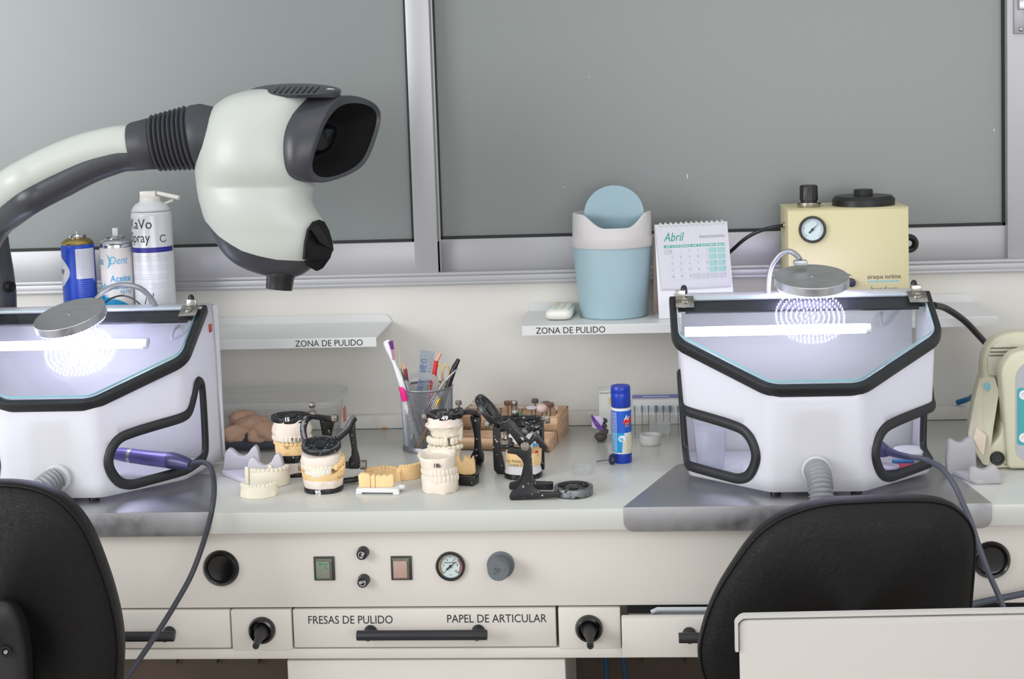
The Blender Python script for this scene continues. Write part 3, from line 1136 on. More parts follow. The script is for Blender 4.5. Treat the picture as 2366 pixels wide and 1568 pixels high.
# nose window
no = MB()
o1 = [(738, 507), (722, 512), (709, 530), (702, 560), (699, 598), (715, 601), (740, 600), (762, 590), (771, 577), (768, 556), (760, 530), (750, 512)]
wf = [60, 72, 84, 88, 86, 84, 78, 50, 25, 22, 28, 45]
no.rings([[C(x, y, w_ - 30) for (x, y), w_ in zip(o1, wf)], [C(x, y, w_ + 6) for (x, y), w_ in zip(o1, wf)], [C(738 + (x - 738) * .86, 560 + (y - 560) * .86, w_ + 9) for (x, y), w_ in zip(o1, wf)]])
no = no.build('lens_hood', M_mb, mc, smooth=40)
MB().prism([C(702, 601, 82), C(735, 602, 78), C(769, 578, 26), C(764, 595, 30), C(747, 619, 52), C(732, 627, 58), C(706, 612, 78)], C(702, 601, 30) - C(702, 601, 82)).build('lens_underside', M_mb, no, bevel=.003)
MB().rings([[C(x, y, w_ + 20) for x, y, w_ in ((716, 527, 78), (735, 520, 66), (752, 545, 42), (765, 574, 26), (740, 560, 62))], [C(x, y, w_ + 9) for x, y, w_ in ((718, 530, 78), (735, 524, 66), (750, 547, 42), (760, 572, 26), (738, 562, 62))]]).build('mirror', mat('mirror_dark', (20, 18, 16), .5), no, smooth=0)
# objective
ca, cb = C(650, 618, 5), C(645, 668, 5)
k = D0 / FPX
MB().lathe([(33 * k, 0), (34 * k, 20 * k), (32 * k, 24 * k), (31 * k, 46 * k), (30 * k, 51 * k), (24 * k, 51.5 * k), (22 * k, 47 * k), (.0005, 47 * k)], ca, cb - ca, 40).build('objective', mat('objective_black', (28, 28, 31), .3), mc)
# collar and bellows
a, b = C(312, 338, 0), C(505, 308, 0)
pr = [(40, -8), (52, -8), (56, 0), (58, 22), (60, 40)]
for i in range(8):
    h = 44 + i * 11
    q = 62 + i * 1.3
    pr += [(q - 5, h), (q + 2, h + 3), (q + 4, h + 5.5), (q + 2, h + 8), (q - 5, h + 11)]
pr += [(70, 134), (74, 140), (74, 165), (60, 200)]
MB().lathe([(p * k, h * k) for p, h in pr], a, b - a, 48).build('bellows', M_bel, mc, smooth=50)
# arm
ctr = [(-62, 640), (-85, 590), (-72, 535), (-35, 480), (0, 452), (40, 423), (80, 401), (120, 381), (161, 364), (201, 350), (241, 340), (281, 333), (330, 334)]
P = cat([V(x, y, -345 * max(0, 1 - i / 5) ** 1.2) for i, (x, y) in enumerate(ctr)], 6)
MB().tube([C(*p) for p in P], [44 * k] * len(P), 28).build('arm_shell', M_ms, mc, smooth=60)
Q = []
for i, p in enumerate(P):
    a_ = P[max(i - 1, 0)]
    b_ = P[min(i + 1, len(P) - 1)]
    t_ = V(b_.x - a_.x, b_.y - a_.y, 0).normalized()
    nrm = V(-t_.y, t_.x, 0)
    f = i / (len(P) - 1)
    off = 44 if f < .6 else 44 - (f - .6) / .4 * 22
    Q.append(V(p.x, p.y, p.z) + nrm * off)
MB().tube([C(p.x, p.y, p.z) for p in Q], [38 * k] * len(Q), 24).build('arm_underside', M_md, mc, smooth=60)
# post
q0, q1 = cp(-12, 545, 2.965), cp(-12, 716, 2.965)
kk = 2.965 / FPX
MB().lathe([(30 * kk, 0), (33 * kk, 25 * kk), (42 * kk, 80 * kk), (48 * kk, 130 * kk), (49 * kk, 170 * kk)], q0, q1 - q0, 40).build('post_cover', M_md, mc)
kn = cp(22, 662, 2.965, 30)
MB().lathe([(13 * kk, 0), (12 * kk, 8 * kk), (9 * kk, 11 * kk), (6 * kk, 9 * kk)], kn, cp(40, 662, 2.965, 50) - kn, 20).build('knob', M_mb, mc)
MB().lathe([(.045, 0), (.045, .006), (.034, .010), (.030, q1.z - .862)], (q1.x, q1.y, .8605), (0, 0, 1), 32).build('column', M_white, mc)

# ------------------------------------------------------------ spray cans on the left shelf
def cyltext(m, body, cx, cy, r, th, z, size, sx=1., shear=0, off=0.):
    r += .0003
    return m.text(body, (cx + sin(th) * r, cy - cos(th) * r, z), (cos(th), sin(th), 0), (0, 0, 1), size, sx, 'LEFT', bend=r, shear=shear, off=off)


def patch(m, cx, cy, r, rows, n=14, e=.0002, mi=0):
    vs = []
    for z, a, b in rows:
        for i in range(n + 1):
            t = a + (b - a) * i / n
            vs.append(V(cx + sin(t) * (r + e), cy - cos(t) * (r + e), z))
    fs = [(j * (n + 1) + i, j * (n + 1) + i + 1, (j + 1) * (n + 1) + i + 1, (j + 1) * (n + 1) + i) for j in range(len(rows) - 1) for i in range(n)]
    return m.add(vs, fs, mi)


def dashes(m, cx, cy, r, a, b, z0, z1, n, seed, h=.0007):
    rnd = random.Random(seed)
    for k in range(n):
        z = z0 + (z1 - z0) * k / max(1, n - 1)
        t = a
        while t < b:
            w = rnd.uniform(.04, .12)
            patch(m, cx, cy, r, [(z, t, min(b, t + w)), (z + h, t, min(b, t + w))], 2)
            t += w + .03


YS = .475
kS = mpp(YS)


def can(label, px, prof, matb, z=zl):
    c = at(px, 600, y=YS)
    cx = c.x
    t = thing('spray_can', label, 'spray can', (cx, YS, z), group='spray cans on the left shelf')

    def Zp(py): return at(px, py, y=YS).z
    P = [(0.001, z), (prof[0][0] * kS - .002, z), (prof[0][0] * kS, z + .003)] + [(r * kS, Zp(y)) for r, y in prof]
    return t, cx, Zp, P


M_cw = mat('can_white', (214, 215, 218), .25, coat=.4)
M_cs = mat('can_silver', (200, 200, 202), .2, 1)
M_gold = mat('can_gold', (170, 148, 90), .3, 1)
M_blue = mat('print_blue', (24, 72, 190), .35)
M_sky = mat('print_sky', (60, 160, 205), .4)
M_navy = mat('print_navy', (36, 34, 140), .4)
M_gink = mat('print_grey', (170, 172, 178), .6)
# tall white can
t, cx, Zp, P = can('tall white spray can with a dark blue band and white nozzle cap', 355, [(47, 700), (47, 496), (45.5, 490), (43, 487)], None)
b = MB().lathe(P, (cx, YS, 0), n=48).build('can_body', M_cw, t)
R = 47 * kS
MB().lathe([(45 * kS, Zp(486)), (45.5 * kS, Zp(483)), (43 * kS, Zp(481)), (41 * kS, Zp(477)), (36 * kS, Zp(471)), (27 * kS, Zp(466)), (26 * kS, Zp(464))], (cx, YS, 0), n=40).build('can_shoulder', M_cw, t)
cap = MB().lathe([(24.5 * kS, Zp(468)), (25 * kS, Zp(464)), (24.5 * kS, Zp(455)), (20 * kS, Zp(453)), (.0005, Zp(453))], (cx, YS, 0), n=32)
cap.box((cx - .019, YS - .008, Zp(456)), (cx + .013, YS + .010, Zp(441)))
cap = cap.build('nozzle_cap', mat('cap_white', (222, 220, 212), .4), t, bevel=.001)
MB().cyl(at(364, 446, y=YS), at(414, 457, y=YS - .01), .0042, .0046).cyl(at(374, 473, y=YS), at(400, 462, y=YS + .005), .0028).build('spout', mat('cap_white', (222, 220, 212), .4), cap)
pb = MB()
patch(pb, cx, YS, R, [(Zp(579), -1.55, 1.55), (Zp(567.5), -1.55, 1.55)], 30)
pb.build('blue_band', M_navy, t)
pi_ = MB()
cyltext(pi_, 'KaVo', cx, YS, R, -1.08, Zp(524), .0285, .90)
cyltext(pi_, 'Spray', cx, YS, R, -1.08, Zp(555), .0285, .82)
import math
for k in range(14):
    a = .86 + .17 * cos(k / 14 * 5.2 + .6)
    zz = Zp(548) + .0068 * sin(k / 14 * 5.2 + .6)
    a2 = .86 + .17 * cos((k + 1) / 14 * 5.2 + .6)
    z2 = Zp(548) + .0068 * sin((k + 1) / 14 * 5.2 + .6)
    pi_.tube([V(cx + sin(a) * R, YS - cos(a) * R, zz), V(cx + sin(a2) * R, YS - cos(a2) * R, z2)], .0009, 5)
for (x0_, y0_, x1_, y1_) in ((335, 702, 341, 680), (341, 680, 346, 704), (345, 678, 349, 702), (349, 702, 355, 677), (341, 692, 352, 684)):
    pi_.tube([at(x0_, y0_, y=YS - R * .985), at(x1_, y1_, y=YS - R * .985)], .0008, 5)
pi_.tube([at(350 + 5 * cos(q), 699 + 5 * sin(q), y=YS - R * .985) for q in [i / 2 for i in range(13)]], .0008, 5)
pi_.build('lettering', M_ink, t, smooth=0)
gp_ = MB()
for (y0_, n_, s_) in ((588, 3, 1), (609, 3, 2), (630, 3, 3), (650, 3, 4)):
    dashes(gp_, cx, YS, R, -1.2, 1.1, Zp(y0_), Zp(y0_ + 10), n_, s_)
gp_.build('fine_print', M_gink, t, smooth=0)
# white and blue can
t, cx, Zp, P = can('shorter spray can with white label, light blue lettering and blue foot', 270, [(38.5, 700), (38.5, 573), (38, 570)], None)
R = 38.5 * kS
MB().lathe(P, (cx, YS, 0), n=44).build('can_body', mat('label_white', (222, 218, 214), .35), t)
MB().lathe([(36.5 * kS, Zp(572)), (37 * kS, Zp(564)), (36 * kS, Zp(561)), (37.5 * kS, Zp(559)), (36 * kS, Zp(556)), (28 * kS, Zp(552)), (21 * kS, Zp(549)), (22 * kS, Zp(545)), (20 * kS, Zp(544)), (5 * kS, Zp(547))], (cx, YS, 0), n=40).build('can_shoulder', M_cs, t)
c = at(270, 545, y=YS)
MB().box((cx - .005, YS - .005, Zp(545)), (cx + .006, YS + .005, Zp(526))).build('nozzle', M_cw, t, bevel=.001)
m = MB()
rows = []
for k in range(9):
    q = k / 8
    rows.append((Zp(716 - q * 44), -1.55, -1.2 + 2.7 * (1 - q) ** .55 if q < 1 else -1.2))
patch(m, cx, YS, R, [(z, a, max(b_, a + .01)) for z, a, b_ in rows], 20)
m.build('blue_swoosh', mat('swoosh_blue', (0, 140, 190), .35), t)
m = MB()
cyltext(m, 'ma', cx, YS, R, -1.2, Zp(607), .022, .8, off=.0002)
cyltext(m, 'Aceite', cx, YS, R, -.12, Zp(646), .0178, .92, off=.0003)
cyltext(m, 'lubricante', cx, YS, R, -.95, Zp(663), .0178, .88, off=.0003)
cyltext(m, 'spray', cx, YS, R, .42, Zp(674), .0135, .9)
m.build('lettering', M_sky, t, smooth=0)
m = MB()
cyltext(m, 'Dent', cx, YS, R, -.14, Zp(606), .0225, .8, shear=.2)
rr = []
for k in range(13):
    a = -1.15 + 2.3 * k / 12
    wdt = .16 * cos(a * .95)
    x_ = -.42 + .32 * cos(a)
    rr.append((Zp(600) + .0145 * sin(a), x_ - wdt * .45, x_ + wdt * .45))
patch(m, cx, YS, R, rr, 4, .0003)
m.build('logo', mat('print_cyan', (90, 178, 215), .4), t, smooth=0)
# blue can
t, cx, Zp, P = can('small blue spray can with gold shoulder beside the microscope post', 181, [(39.5, 700), (38.5, 575), (38, 567), (36.5, 563)], None)
R = 38.7 * kS
MB().lathe(P, (cx, YS, 0), n=44).build('can_body', M_blue, t)
MB().lathe([(36.5 * kS, Zp(564)), (37.5 * kS, Zp(560)), (36 * kS, Zp(557)), (28 * kS, Zp(551)), (21 * kS, Zp(548))], (cx, YS, 0), n=40).build('can_shoulder', M_gold, t)
MB().lathe([(20 * kS, Zp(550)), (21.5 * kS, Zp(546)), (21 * kS, Zp(541)), (17 * kS, Zp(541)), (6 * kS, Zp(546))], (cx, YS, 0), n=32).lathe([(3 * kS, Zp(548)), (3 * kS, Zp(533))], (cx, YS, 0), n=12).build('valve', M_cs, t)
m = MB()
rr = []
for k in range(15):
    q = k / 14
    rr.append((Zp(590 + 67 * q), -1.5, -1.45 + 1.25 * sin(pi * min(1, q * .62 + .18)) ** 1.3))
rr = [(z, a, max(b_, a + .02)) for z, a, b_ in rr]
patch(m, cx, YS, R, rr, 14, .0004)
patch(m, cx, YS, R, [(Zp(658), -1.5, -.55), (Zp(650), -1.5, -.35), (Zp(640), -1.5, .1)][::-1], 14, .0005) if 0 else None
patch(m, cx, YS, R, [(Zp(718), -1.5, 1.5), (Zp(660), -1.5, 1.5), (Zp(655), -.5, 1.5), (Zp(640), .2, 1.5), (Zp(572), .2, 1.5)], 20, .0003)
m.build('white_label', M_cw, t, smooth=0)
m = MB()
cyltext(m, 'ray', cx, YS, R + .0003, -1.15, Zp(627), .0165, .85, off=.0004)
m.build('lettering', M_navy, t, smooth=0)
m = MB()
dashes(m, cx, YS, R + .0004, .3, 1.3, Zp(700), Zp(577), 26, 9)
dashes(m, cx, YS, R + .0004, -1.3, -.7, Zp(680), Zp(640), 6, 8)
m.build('fine_print', mat('print_pale_blue', (150, 165, 205), .5), t, smooth=0)

# ------------------------------------------------------------ bin
YB_ = .515
kB = mpp(YB_)
t = thing('swing_bin', 'small pale blue table bin with a white rim and its blue swing lid tipped open', 'bin', (at(1414, 700, y=YB_).x, YB_, zq))


def bx(py, hw, px=1414):
    return (hw * kB, at(px, py, y=YB_).z)


cx = at(1417, 640, y=YB_).x
M_bb = mat('bin_blue', (152, 178, 185), .42)
M_bw = mat('bin_white', (196, 193, 191), .42)
P = [(.001, zq), (75 * kB, zq), (78.5 * kB, zq + .003), (79.5 * kB, at(1417, 700, y=YB_).z), bx(568, 91), (91 * kB, at(1417, 560, y=YB_).z)]
MB().lathe(P, (cx - .001, YB_, 0), n=64).build('bucket', M_bb, t)
zt0 = at(1414, 562, y=YB_).z
z548 = at(1414, 546, y=YB_).z
rings = []
ztop = at(1414, 491, y=YB_).z
zdip = at(1414, 522, y=YB_).z
N = 72
prof = [(93, zt0 - .0035, 0), (94.5, zt0, 0), (94.5, z548, 0), (91.5, z548 + .002, 0), (89.5, 0, 1), (88, .0015, 1), (84, .002, 1), (82, -.001, 1), (82.5, -.012, 1), (86, z548 - .004, 0)]
for r, h, top in prof:
    ring = []
    for i in range(N):
        a = 2 * pi * i / N
        d = (a - 1.5 * pi - .12 + pi) % (2 * pi) - pi
        f = max(0., min(1., (1.05 - abs(d)) / .75))
        f = f * f * (3 - 2 * f)
        zz = (ztop + (zdip - ztop) * f + h) if top else h
        ring.append(V(cx + cos(a) * r * kB, YB_ + sin(a) * r * kB, zz))
    rings.append(ring)
MB().rings(rings, cap=False).build('rim', M_bw, t, smooth=50)
lc = at(1419, 494, y=YB_ - .01)
R = 68.5 * kB
tl = .10
ax = V(-.10, -1, .12).normalized()
X_, Y_, Z_ = basis(ax, (1, 0, -.04))
if Y_.z < 0: Y_ = -Y_
rings = []
for off, q in ((-.005, .95), (-.004, 1), (.004, 1), (.0052, .95)):
    ring = []
    for i in range(64):
        a = 2 * pi * i / 64
        u, v = cos(a) * R * q, sin(a) * R * q * .95
        fold = -.35 * max(0, -v - .006)
        ring.append(lc + X_ * u + Y_ * v + Z_ * (off + fold))
    rings.append(ring)
md = MB()
for k, off, sgn in ((0, -.005, 1), (3, .0052, 1)):
    pass
md.rings(rings, cap=False)
for rg, off, fl in ((rings[0], -.0052, 0), (rings[3], .0054, 1)):
    # fold-aware cap: strips across the disc
    top = rg
    n2 = 32
    fs, vs = [], list(top)
    for i in range(1, 16):
        pass
    fs = [(i, i + 1, 32 - i - 1, 32 - i) for i in range(0, 15)] + [(15, 16, 17) if 0 else (15, 16, 17)]
    fs = [((i) % 64, (i + 1) % 64, (31 - i) % 64, (32 - i) % 64) for i in range(0, 16)]
    fs += [((32 + i) % 64, (33 + i) % 64, (63 - i) % 64, (64 - i) % 64) for i in range(0, 16)]
    fs = [f for f in fs if len(set(f)) == 4] + [tuple(dict.fromkeys(f)) for f in fs if len(set(f)) == 3]
    md.add(vs, fs)
md.build('swing_lid', mat('bin_lid_blue', (140, 166, 175), .45), t, smooth=25)

# ------------------------------------------------------------ calendar
t = thing('desk_calendar', 'white spiral desk calendar open at Abril with green headings', 'calendar', at(1600, 735, z=zq))
TL, TR = at(1512, 519, y=.492), at(1680, 511, y=.516)
BL, BR = at(1523, 736, y=.4525), at(1699, 728, y=.476)
BL.z = BR.z = zq + .0005
nr = (TR - TL).cross(TL - BL).normalized()
if nr.y > 0: nr = -nr
MB().prism([TL, TR, BR, BL], -nr * .0018).build('front_board', M_white, t)
bk0, bk1 = V(BL.x - .010, BL.y + .085, zq + .0005), V(BR.x - .010, BR.y + .085, zq + .0005)
o_ = -nr * .002
MB().prism([TL + o_, TR + o_, bk1, bk0], -nr * .0018).build('back_board', mat('board_pink', (222, 200, 192), .6), t)
MB().prism([BL, BR, bk1, bk0], (0, 0, .0012)).build('base_board', M_white, t)


def onpl(px, py, P0, n_):
    d = at(px, py, y=.45) - CAM
    return CAM + d * ((P0 - CAM).dot(n_) / d.dot(n_))


nr = ((TR - TL).cross(TL - (BL + BR) / 2 + (TR - TL) / 2)).normalized()
if nr.y > 0: nr = -nr
qTL, qTR, qBR, qBL = [onpl(px, py, TL + nr * .0035, nr) for px, py in ((1513, 520), (1679.5, 512), (1689, 660), (1529, 668))]


def pg(u, v, e=0.):
    a, b = qTL.lerp(qTR, u), qBL.lerp(qBR, u)
    return a.lerp(b, v) + nr * e


stack = MB()
for k in range(4):
    e = -.0014 * 0 - .0005 * k
    d = .012 * k
    stack.prism([pg(0, 0, e), pg(1, 0, e), pg(1 - .002 * k, 1 - .004 + d * .6, e), pg(.0, 1 - .004 + d * .6, e)], -nr * .0003)
stack.build('pages', mat('paper', (198, 198, 204), .55), t)
gr_, lt_, gy_, tx_, wh_ = MB(), MB(), MB(), MB(), MB()
ux = (pg(1, .4) - pg(0, .4)).normalized()
uy = (pg(.5, 0) - pg(.5, 1)).normalized()
W_ = (pg(1, .4) - pg(0, .4)).length
days = ['LUNES', 'MARTES', 'MIERCOLES', 'JUEVES', 'VIERNES', 'SABADO', 'DOMINGO']


def quad(m, u0, v0, u1, v1, e):
    m.add([pg(u0, v0, e), pg(u1, v0, e), pg(u1, v1, e), pg(u0, v1, e)], [(0, 1, 2, 3)])


for j in range(7):
    u0 = .093 + .124 * j
    quad(gr_, u0, .325, u0 + .110, .366, .0002)
    wh_.text(days[j], pg(u0 + .055, .357, .0004), ux, uy, .0040, .8 if j != 2 else .62, 'CENTER', off=.00008)
    for i in range(5):
        v0 = .388 + .0985 * i
        dnum = i * 7 + j
        other = (dnum == 0 or dnum > 30)
        lab = str(31 if dnum == 0 else dnum if dnum <= 30 else dnum - 30)
        if j >= 5 and dnum <= 30: quad(lt_, u0, v0, u0 + .110, v0 + .084, .0002)
        elif other: quad(gy_, u0, v0, u0 + .110, v0 + .084, .0002)
        else:
            quad(gy_, u0, v0 + .086, u0 + .110, v0 + .0885, .0002)
            quad(gy_, u0 + .112, v0, u0 + .114, v0 + .086, .0002)
        tx_.text(lab, pg(u0 + .106, v0 + .046, .0004), ux, uy, .0056, .75, 'RIGHT')
gr_.text('Abril', pg(.10, .262, .0004), ux, uy, .0245, .78, shear=.35, off=.0001)
tx_.text('INNOVACION DENTAL', pg(.60, .235, .0004), ux, uy, .0078, .62)
gr_.build('headings', mat('cal_green', (36, 150, 126), .5), t, smooth=0)
lt_.build('weekend_cells', mat('cal_mint', (146, 190, 184), .5), t, smooth=0)
gy_.build('grid_cells', mat('cal_grey', (182, 182, 188), .5), t, smooth=0)
tx_.build('numbers', mat('cal_ink', (130, 132, 136), .6), t, smooth=0)
wh_.build('day_names', mat('cal_white', (215, 238, 232), .6), t, smooth=0)
for j in range(13):
    u = .077 + .0713 * j
    rg = MB()
    for du in (-.008, .008):
        c = pg(u + du, .012, .0)
        rg.tube([c + uy * (.0045 * cos(a) + .001) + nr * (.0048 * sin(a) - .0015) for a in [2 * pi * i / 16 for i in range(16)]], .0006, 6, loop=True)
    rg.build('spiral_ring', mat('ring_white', (225, 225, 222), .3), t)

# ------------------------------------------------------------ remote control
a, b = at(1289, 742, z=zq), at(1318, 706, z=zq)
t = thing('remote_control', 'cream air conditioner remote lying on the shelf beside the blue bin', 'remote control', a)
dr = V(b.x - a.x, b.y - a.y, 0).normalized()
sd = V(dr.y, -dr.x, 0)
b = a + dr * .135
w2 = .026
prof = []
for f, wf, h0, h1 in ((0, .55, .010, .016), (.03, .85, .004, .020), (.1, 1, .0005, .0225), (.35, .98, .0005, .022), (.8, .94, .002, .019), (.97, .85, .005, .017), (1, .6, .009, .014)):
    c = a.lerp(b, f)
    ring = []
    for i in range(20):
        q = 2 * pi * i / 20
        ring.append(c + sd * (abs(cos(q)) ** .6 * (1 if cos(q) > 0 else -1)) * w2 * wf + V(0, 0, (h0 + h1) / 2 + (h1 - h0) / 2 * (abs(sin(q)) ** .6 * (1 if sin(q) > 0 else -1))))
    prof.append(ring)
rc = MB().rings(prof).build('case', mat('remote_cream', (228, 228, 218), .4), t, smooth=60)
MB().prism([a.lerp(b, f) + sd * w2 * s_ + V(0, 0, .0222 - .003 * f) for f, s_ in ((.10, -.8), (.10, .8), (.95, .72), (.95, -.72))], (0, 0, .0006)).build('key_plate', mat('key_plate', (212, 216, 206), .4), t)
rn = random.Random(3)
for i in range(5):
    for j in range(3):
        f = .16 + i * .14
        c = a.lerp(b, f) + sd * (j - 1) * .0135 + V(0, 0, .0226 - .003 * f)
        colk = [(222, 224, 214), (200, 212, 200), (232, 196, 120), (205, 205, 222), (226, 190, 190)][(i * 3 + j) % 5 if i > 1 else 1]
        MB().box(c - V(.0042, .003, 0), c + V(.0042, .003, .0012)).build('key', mat('key_%d_%d' % (colk[0], colk[2]), colk, .5), t, bevel=.0006)

# ------------------------------------------------------------ yellow turbine unit
YT = .447
t = thing('turbine_unit', 'pale yellow metal turbine unit with a round gauge on the right shelf', 'machine', (at(1960, 600, y=YT).x, .52, zq))
M_yel = mat('turbine_yellow', (200, 193, 150), .4, bump=(500, .03, .0003))
a, b = at(1820, 484, y=YT), at(2099, 484, y=YT)
zt = at(1955, 481, y=YT).z
MB().box((a.x, YT, zq + .004), (b.x, .590, zt - .0015)).box((a.x - .0012, YT - .0012, zt - .002), (b.x + .0012, .5912, zt)).build('housing', M_yel, t, bevel=.0012)
for x in (a.x + .015, b.x - .015):
    for y in (YT + .015, .575):
        MB().cyl((x, y, zq), (x, y, zq + .005), .007).build('foot', M_black, t)
c = at(1877, 530, y=YT)
kT = mpp(YT)
gauge(c + V(0, -.0002, 0), 31 * kT, YT, t, 24, ['', '', '', '', ''], None, 45, [], M_ink)
c = at(1869, 474, y=YT + .055)
c.z = zt
kn = MB()
gr = []
zz = [(0, 26), (.0015, 27), (.009, 27), (.0095, 22)]
MB().lathe([(r * kT, h) for h, r in zz], (c.x, c.y, zt), n=40).build('knob_base', M_chrome, t)
for h, r in ((.009, 19), (.013, 19), (.0135, 21), (.040, 20.5), (.043, 18)):
    gr.append([V(c.x + cos(2 * pi * i / 48) * r * kT * (1 - (.05 if (i % 4 == 0 and r > 19) else 0)), c.y + sin(2 * pi * i / 48) * r * kT * (1 - (.05 if (i % 4 == 0 and r > 19) else 0)), zt + h) for i in range(48)])
kn.rings(gr)
kn.build('regulator_knob', M_black, t, smooth=30)
c = at(1995, 470, y=YT + .07)
lid = MB().lathe([(71 * kT, 0), (71.5 * kT, .012), (64 * kT, .0185), (.001, .0188)], (c.x, c.y, zt), n=64).build('filler_cap', M_black, t)
MB().lathe([(22 * kT, .018), (22 * kT, .0185), (22 * kT, .029), (20 * kT, .031), (.001, .0312)], (c.x, c.y, zt), n=12).build('cap_grip', M_black, lid, smooth=20)
c = at(2112, 562, y=YT + .09)
MB().tube([V(b.x + .002 + .0145 + .0125 * cos(q), c.y, c.z + .0125 * sin(q)) for q in [2 * pi * i / 32 for i in range(32)]], .0065, 12, loop=True, sq=1.9, up=(0, 1, 0)).build('handpiece_ring', M_black, t)
c = at(1966, 652, y=YT)
MB().lathe([(10 * kT, 0), (10 * kT, .006), (8.5 * kT, .0065), (8.5 * kT, .014), (.001, .0145)], c, (0, -1, 0), 24).build('small_knob', mat('knob_navy', (36, 38, 62), .35), t)
m = MB()
o = at(2004, 644, y=YT - .0004)
m.text('airaqua turbine', o, (1, 0, 0), (0, 0, 1), .0122, .86)
o = at(2012, 665, y=YT - .0004)
m.text('brodent', o - V(0, 0, .0075), (1, 0, 0), (0, 0, 1), .0158, .98, off=-.00022)
p = [at(x, y, y=YT - .0004) for x, y in ((1952, 629), (1971, 637), (1958, 635))]
m.add(p, [(0, 1, 2)])
m.build('lettering', M_ink, t, smooth=0)
p0, p1 = at(2004, 650.5, y=YT - .0004), at(2077, 647.5, y=YT - .0004)
MB().add([V(p0.x, p0.y, p0.z - .0009), V(p1.x, p0.y, p0.z - .0009), V(p1.x, p0.y, p0.z + .0009), V(p0.x, p0.y, p0.z + .0009)], [(0, 1, 2, 3)]).build('blue_line', mat('line_blue', (90, 180, 215), .5), t, smooth=0)
pz = at(1812, 523, y=.50)
tag(MB().tube(cat([V(a.x, .505, pz.z + .002), at(1775, 527, y=.50), at(1735, 543, y=.51), at(1700, 570, y=.53), at(1665, 612, y=.56), V(at(1640, 640, y=.575).x, .575, zq + .004)], 10), .0036, 12).build('power_cable', mat('cable_black', (24, 24, 26), .3)), 'thick black cable running from the yellow unit down behind the calendar', 'cable')
MB().cyl(V(a.x - .004, .505, pz.z + .002), V(a.x, .505, pz.z + .002), .0062).build('cable_gland', M_chrome, t)

# ------------------------------------------------------------ micromotor unit on the right
YM = .165
t = thing('micromotor_unit', 'cream micromotor control unit with turquoise keypad at the right picture edge', 'machine', (at(2390, 1080, z=.86).x, .25, .86))
M_cr = mat('motor_cream', (204, 200, 176), .42)


def pp_(pts, y): return [at(px, py, y=y) for px, py in pts]


def fit(P, z):
    return [V(p.x, p.y, max(p.z, z)) for p in P]


sh_ = pp_([(2268, 1078), (2258, 1000), (2266, 870), (2266, 832), (2278, 800), (2300, 778), (2335, 768), (2380, 768), (2440, 780), (2490, 830), (2500, 1086)], .24)
sh_ = fillet(fit(sh_, .863), .02, 5)
sh_ = [V(p.x + .004, p.y, p.z) for p in sh_]
MB().prism(sh_, (0, .045, 0)).build('rear_housing', M_cr, t, bevel=.009, seg=3)
MB().box((sh_[0].x + .03, .28, .865), (.86, .36, 1.0)).build('rear_box', M_cr, t, bevel=.006)
# vent hollow with slits
vq = fillet(pp_([(2283, 868), (2282, 822), (2296, 795), (2318, 783), (2352, 808), (2330, 830), (2318, 866)], .2385), .008)
MB().prism(vq, (0, -.0015, 0)).build('vent_recess', mat('motor_cream_shadow', (206, 203, 184), .5), t, bevel=.0006)
for i, (x0_, x1_, y_) in enumerate(((2290, 2350, 804), (2288, 2350, 813), (2286, 2336, 821))):
    p, q = at(x0_, y_, y=.2365), at(x1_, y_ - 1, y=.2365)
    MB().box((p.x, .236, p.z - .0011), (q.x, .238, p.z + .0011)).build('vent_slit', mat('slit_brown', (110, 104, 86), .7), t)
# slanted flank
fk = [at(2270, 872, y=.24), at(2300, 876, y=.205), at(2309, 905, y=.20), at(2296, 985, y=.18), at(2284, 1075, y=.165), at(2272, 1074, y=.16), at(2247, 1035, y=.175), at(2236, 1005, y=.195), at(2250, 930, y=.225), at(2262, 880, y=.24)]
fk = [V(p.x, p.y, max(p.z, .8615)) for p in fk]
MB().prism(fillet(fk, .006, 4), (.012, .07, 0)).build('side_flank', M_cr, t, bevel=.004, seg=3)
# lower front block
lf = fillet(fit(pp_([(2286, 1082), (2276, 1070), (2284, 1035), (2310, 1010), (2322, 960), (2322, 860), (2500, 860), (2500, 1082)], YM + .014), .8612), .008)
MB().prism(lf, (0, .10, 0)).build('front_block', M_cr, t, bevel=.004, seg=3)
bz = fillet(fit(pp_([(2314, 1084), (2314, 850), (2340, 815), (2376, 808), (2450, 812), (2490, 850), (2490, 1084)], YM), .8612), [.0, .03, .03, .03, .03, .03, .0], 8)
bz = [V(p.x + (.012 if p.z < .90 and p.x < .74 else 0), p.y, p.z) for p in bz]
MB().prism(bz, (0, .04, 0)).build('bezel', M_cr, t, bevel=.007, seg=4)
gp_ = fillet(pp_([(2347, 1050), (2347, 862), (2366, 838), (2400, 832), (2440, 835), (2470, 862), (2470, 1050), (2440, 1068), (2372, 1068)], YM - .0005), .018, 6)
pn = MB().prism(gp_, (0, -.0008, 0)).build('key_panel', mat('panel_silver', (172, 175, 180), .35, .3), t)
tq = fillet(pp_([(2350, 1028), (2350, 896), (2460, 893), (2460, 1024)], YM - .0013), .006, 5)
MB().prism(tq, (0, -.0004, 0)).build('keypad', mat('keypad_teal', (62, 158, 164), .4), pn)
for px, py, colr in ((2366, 912, (70, 170, 180)), (2366, 1011, (235, 130, 60))):
    c = at(px, py, y=YM - .0018)
    kb = MB().lathe([(.0085, 0), (.0084, .0006), (.0001, .0008)], c, (0, -1, 0), 32).build('key_button', M_white, pn)
    m = MB()
    m.tube([c + V(.0035 * cos(q), -.0009, .0035 * sin(q)) for q in [-.6 + i * .36 for i in range(13)]], .0004, 5)
    m.tube([c + V(0, -.0009, .001), c + V(0, -.0009, .0048)], .0004, 5)
    m.build('symbol', mat('sym_%d' % colr[0], colr, .5), kb)
c = at(2304, 1058, y=YM + .0135)
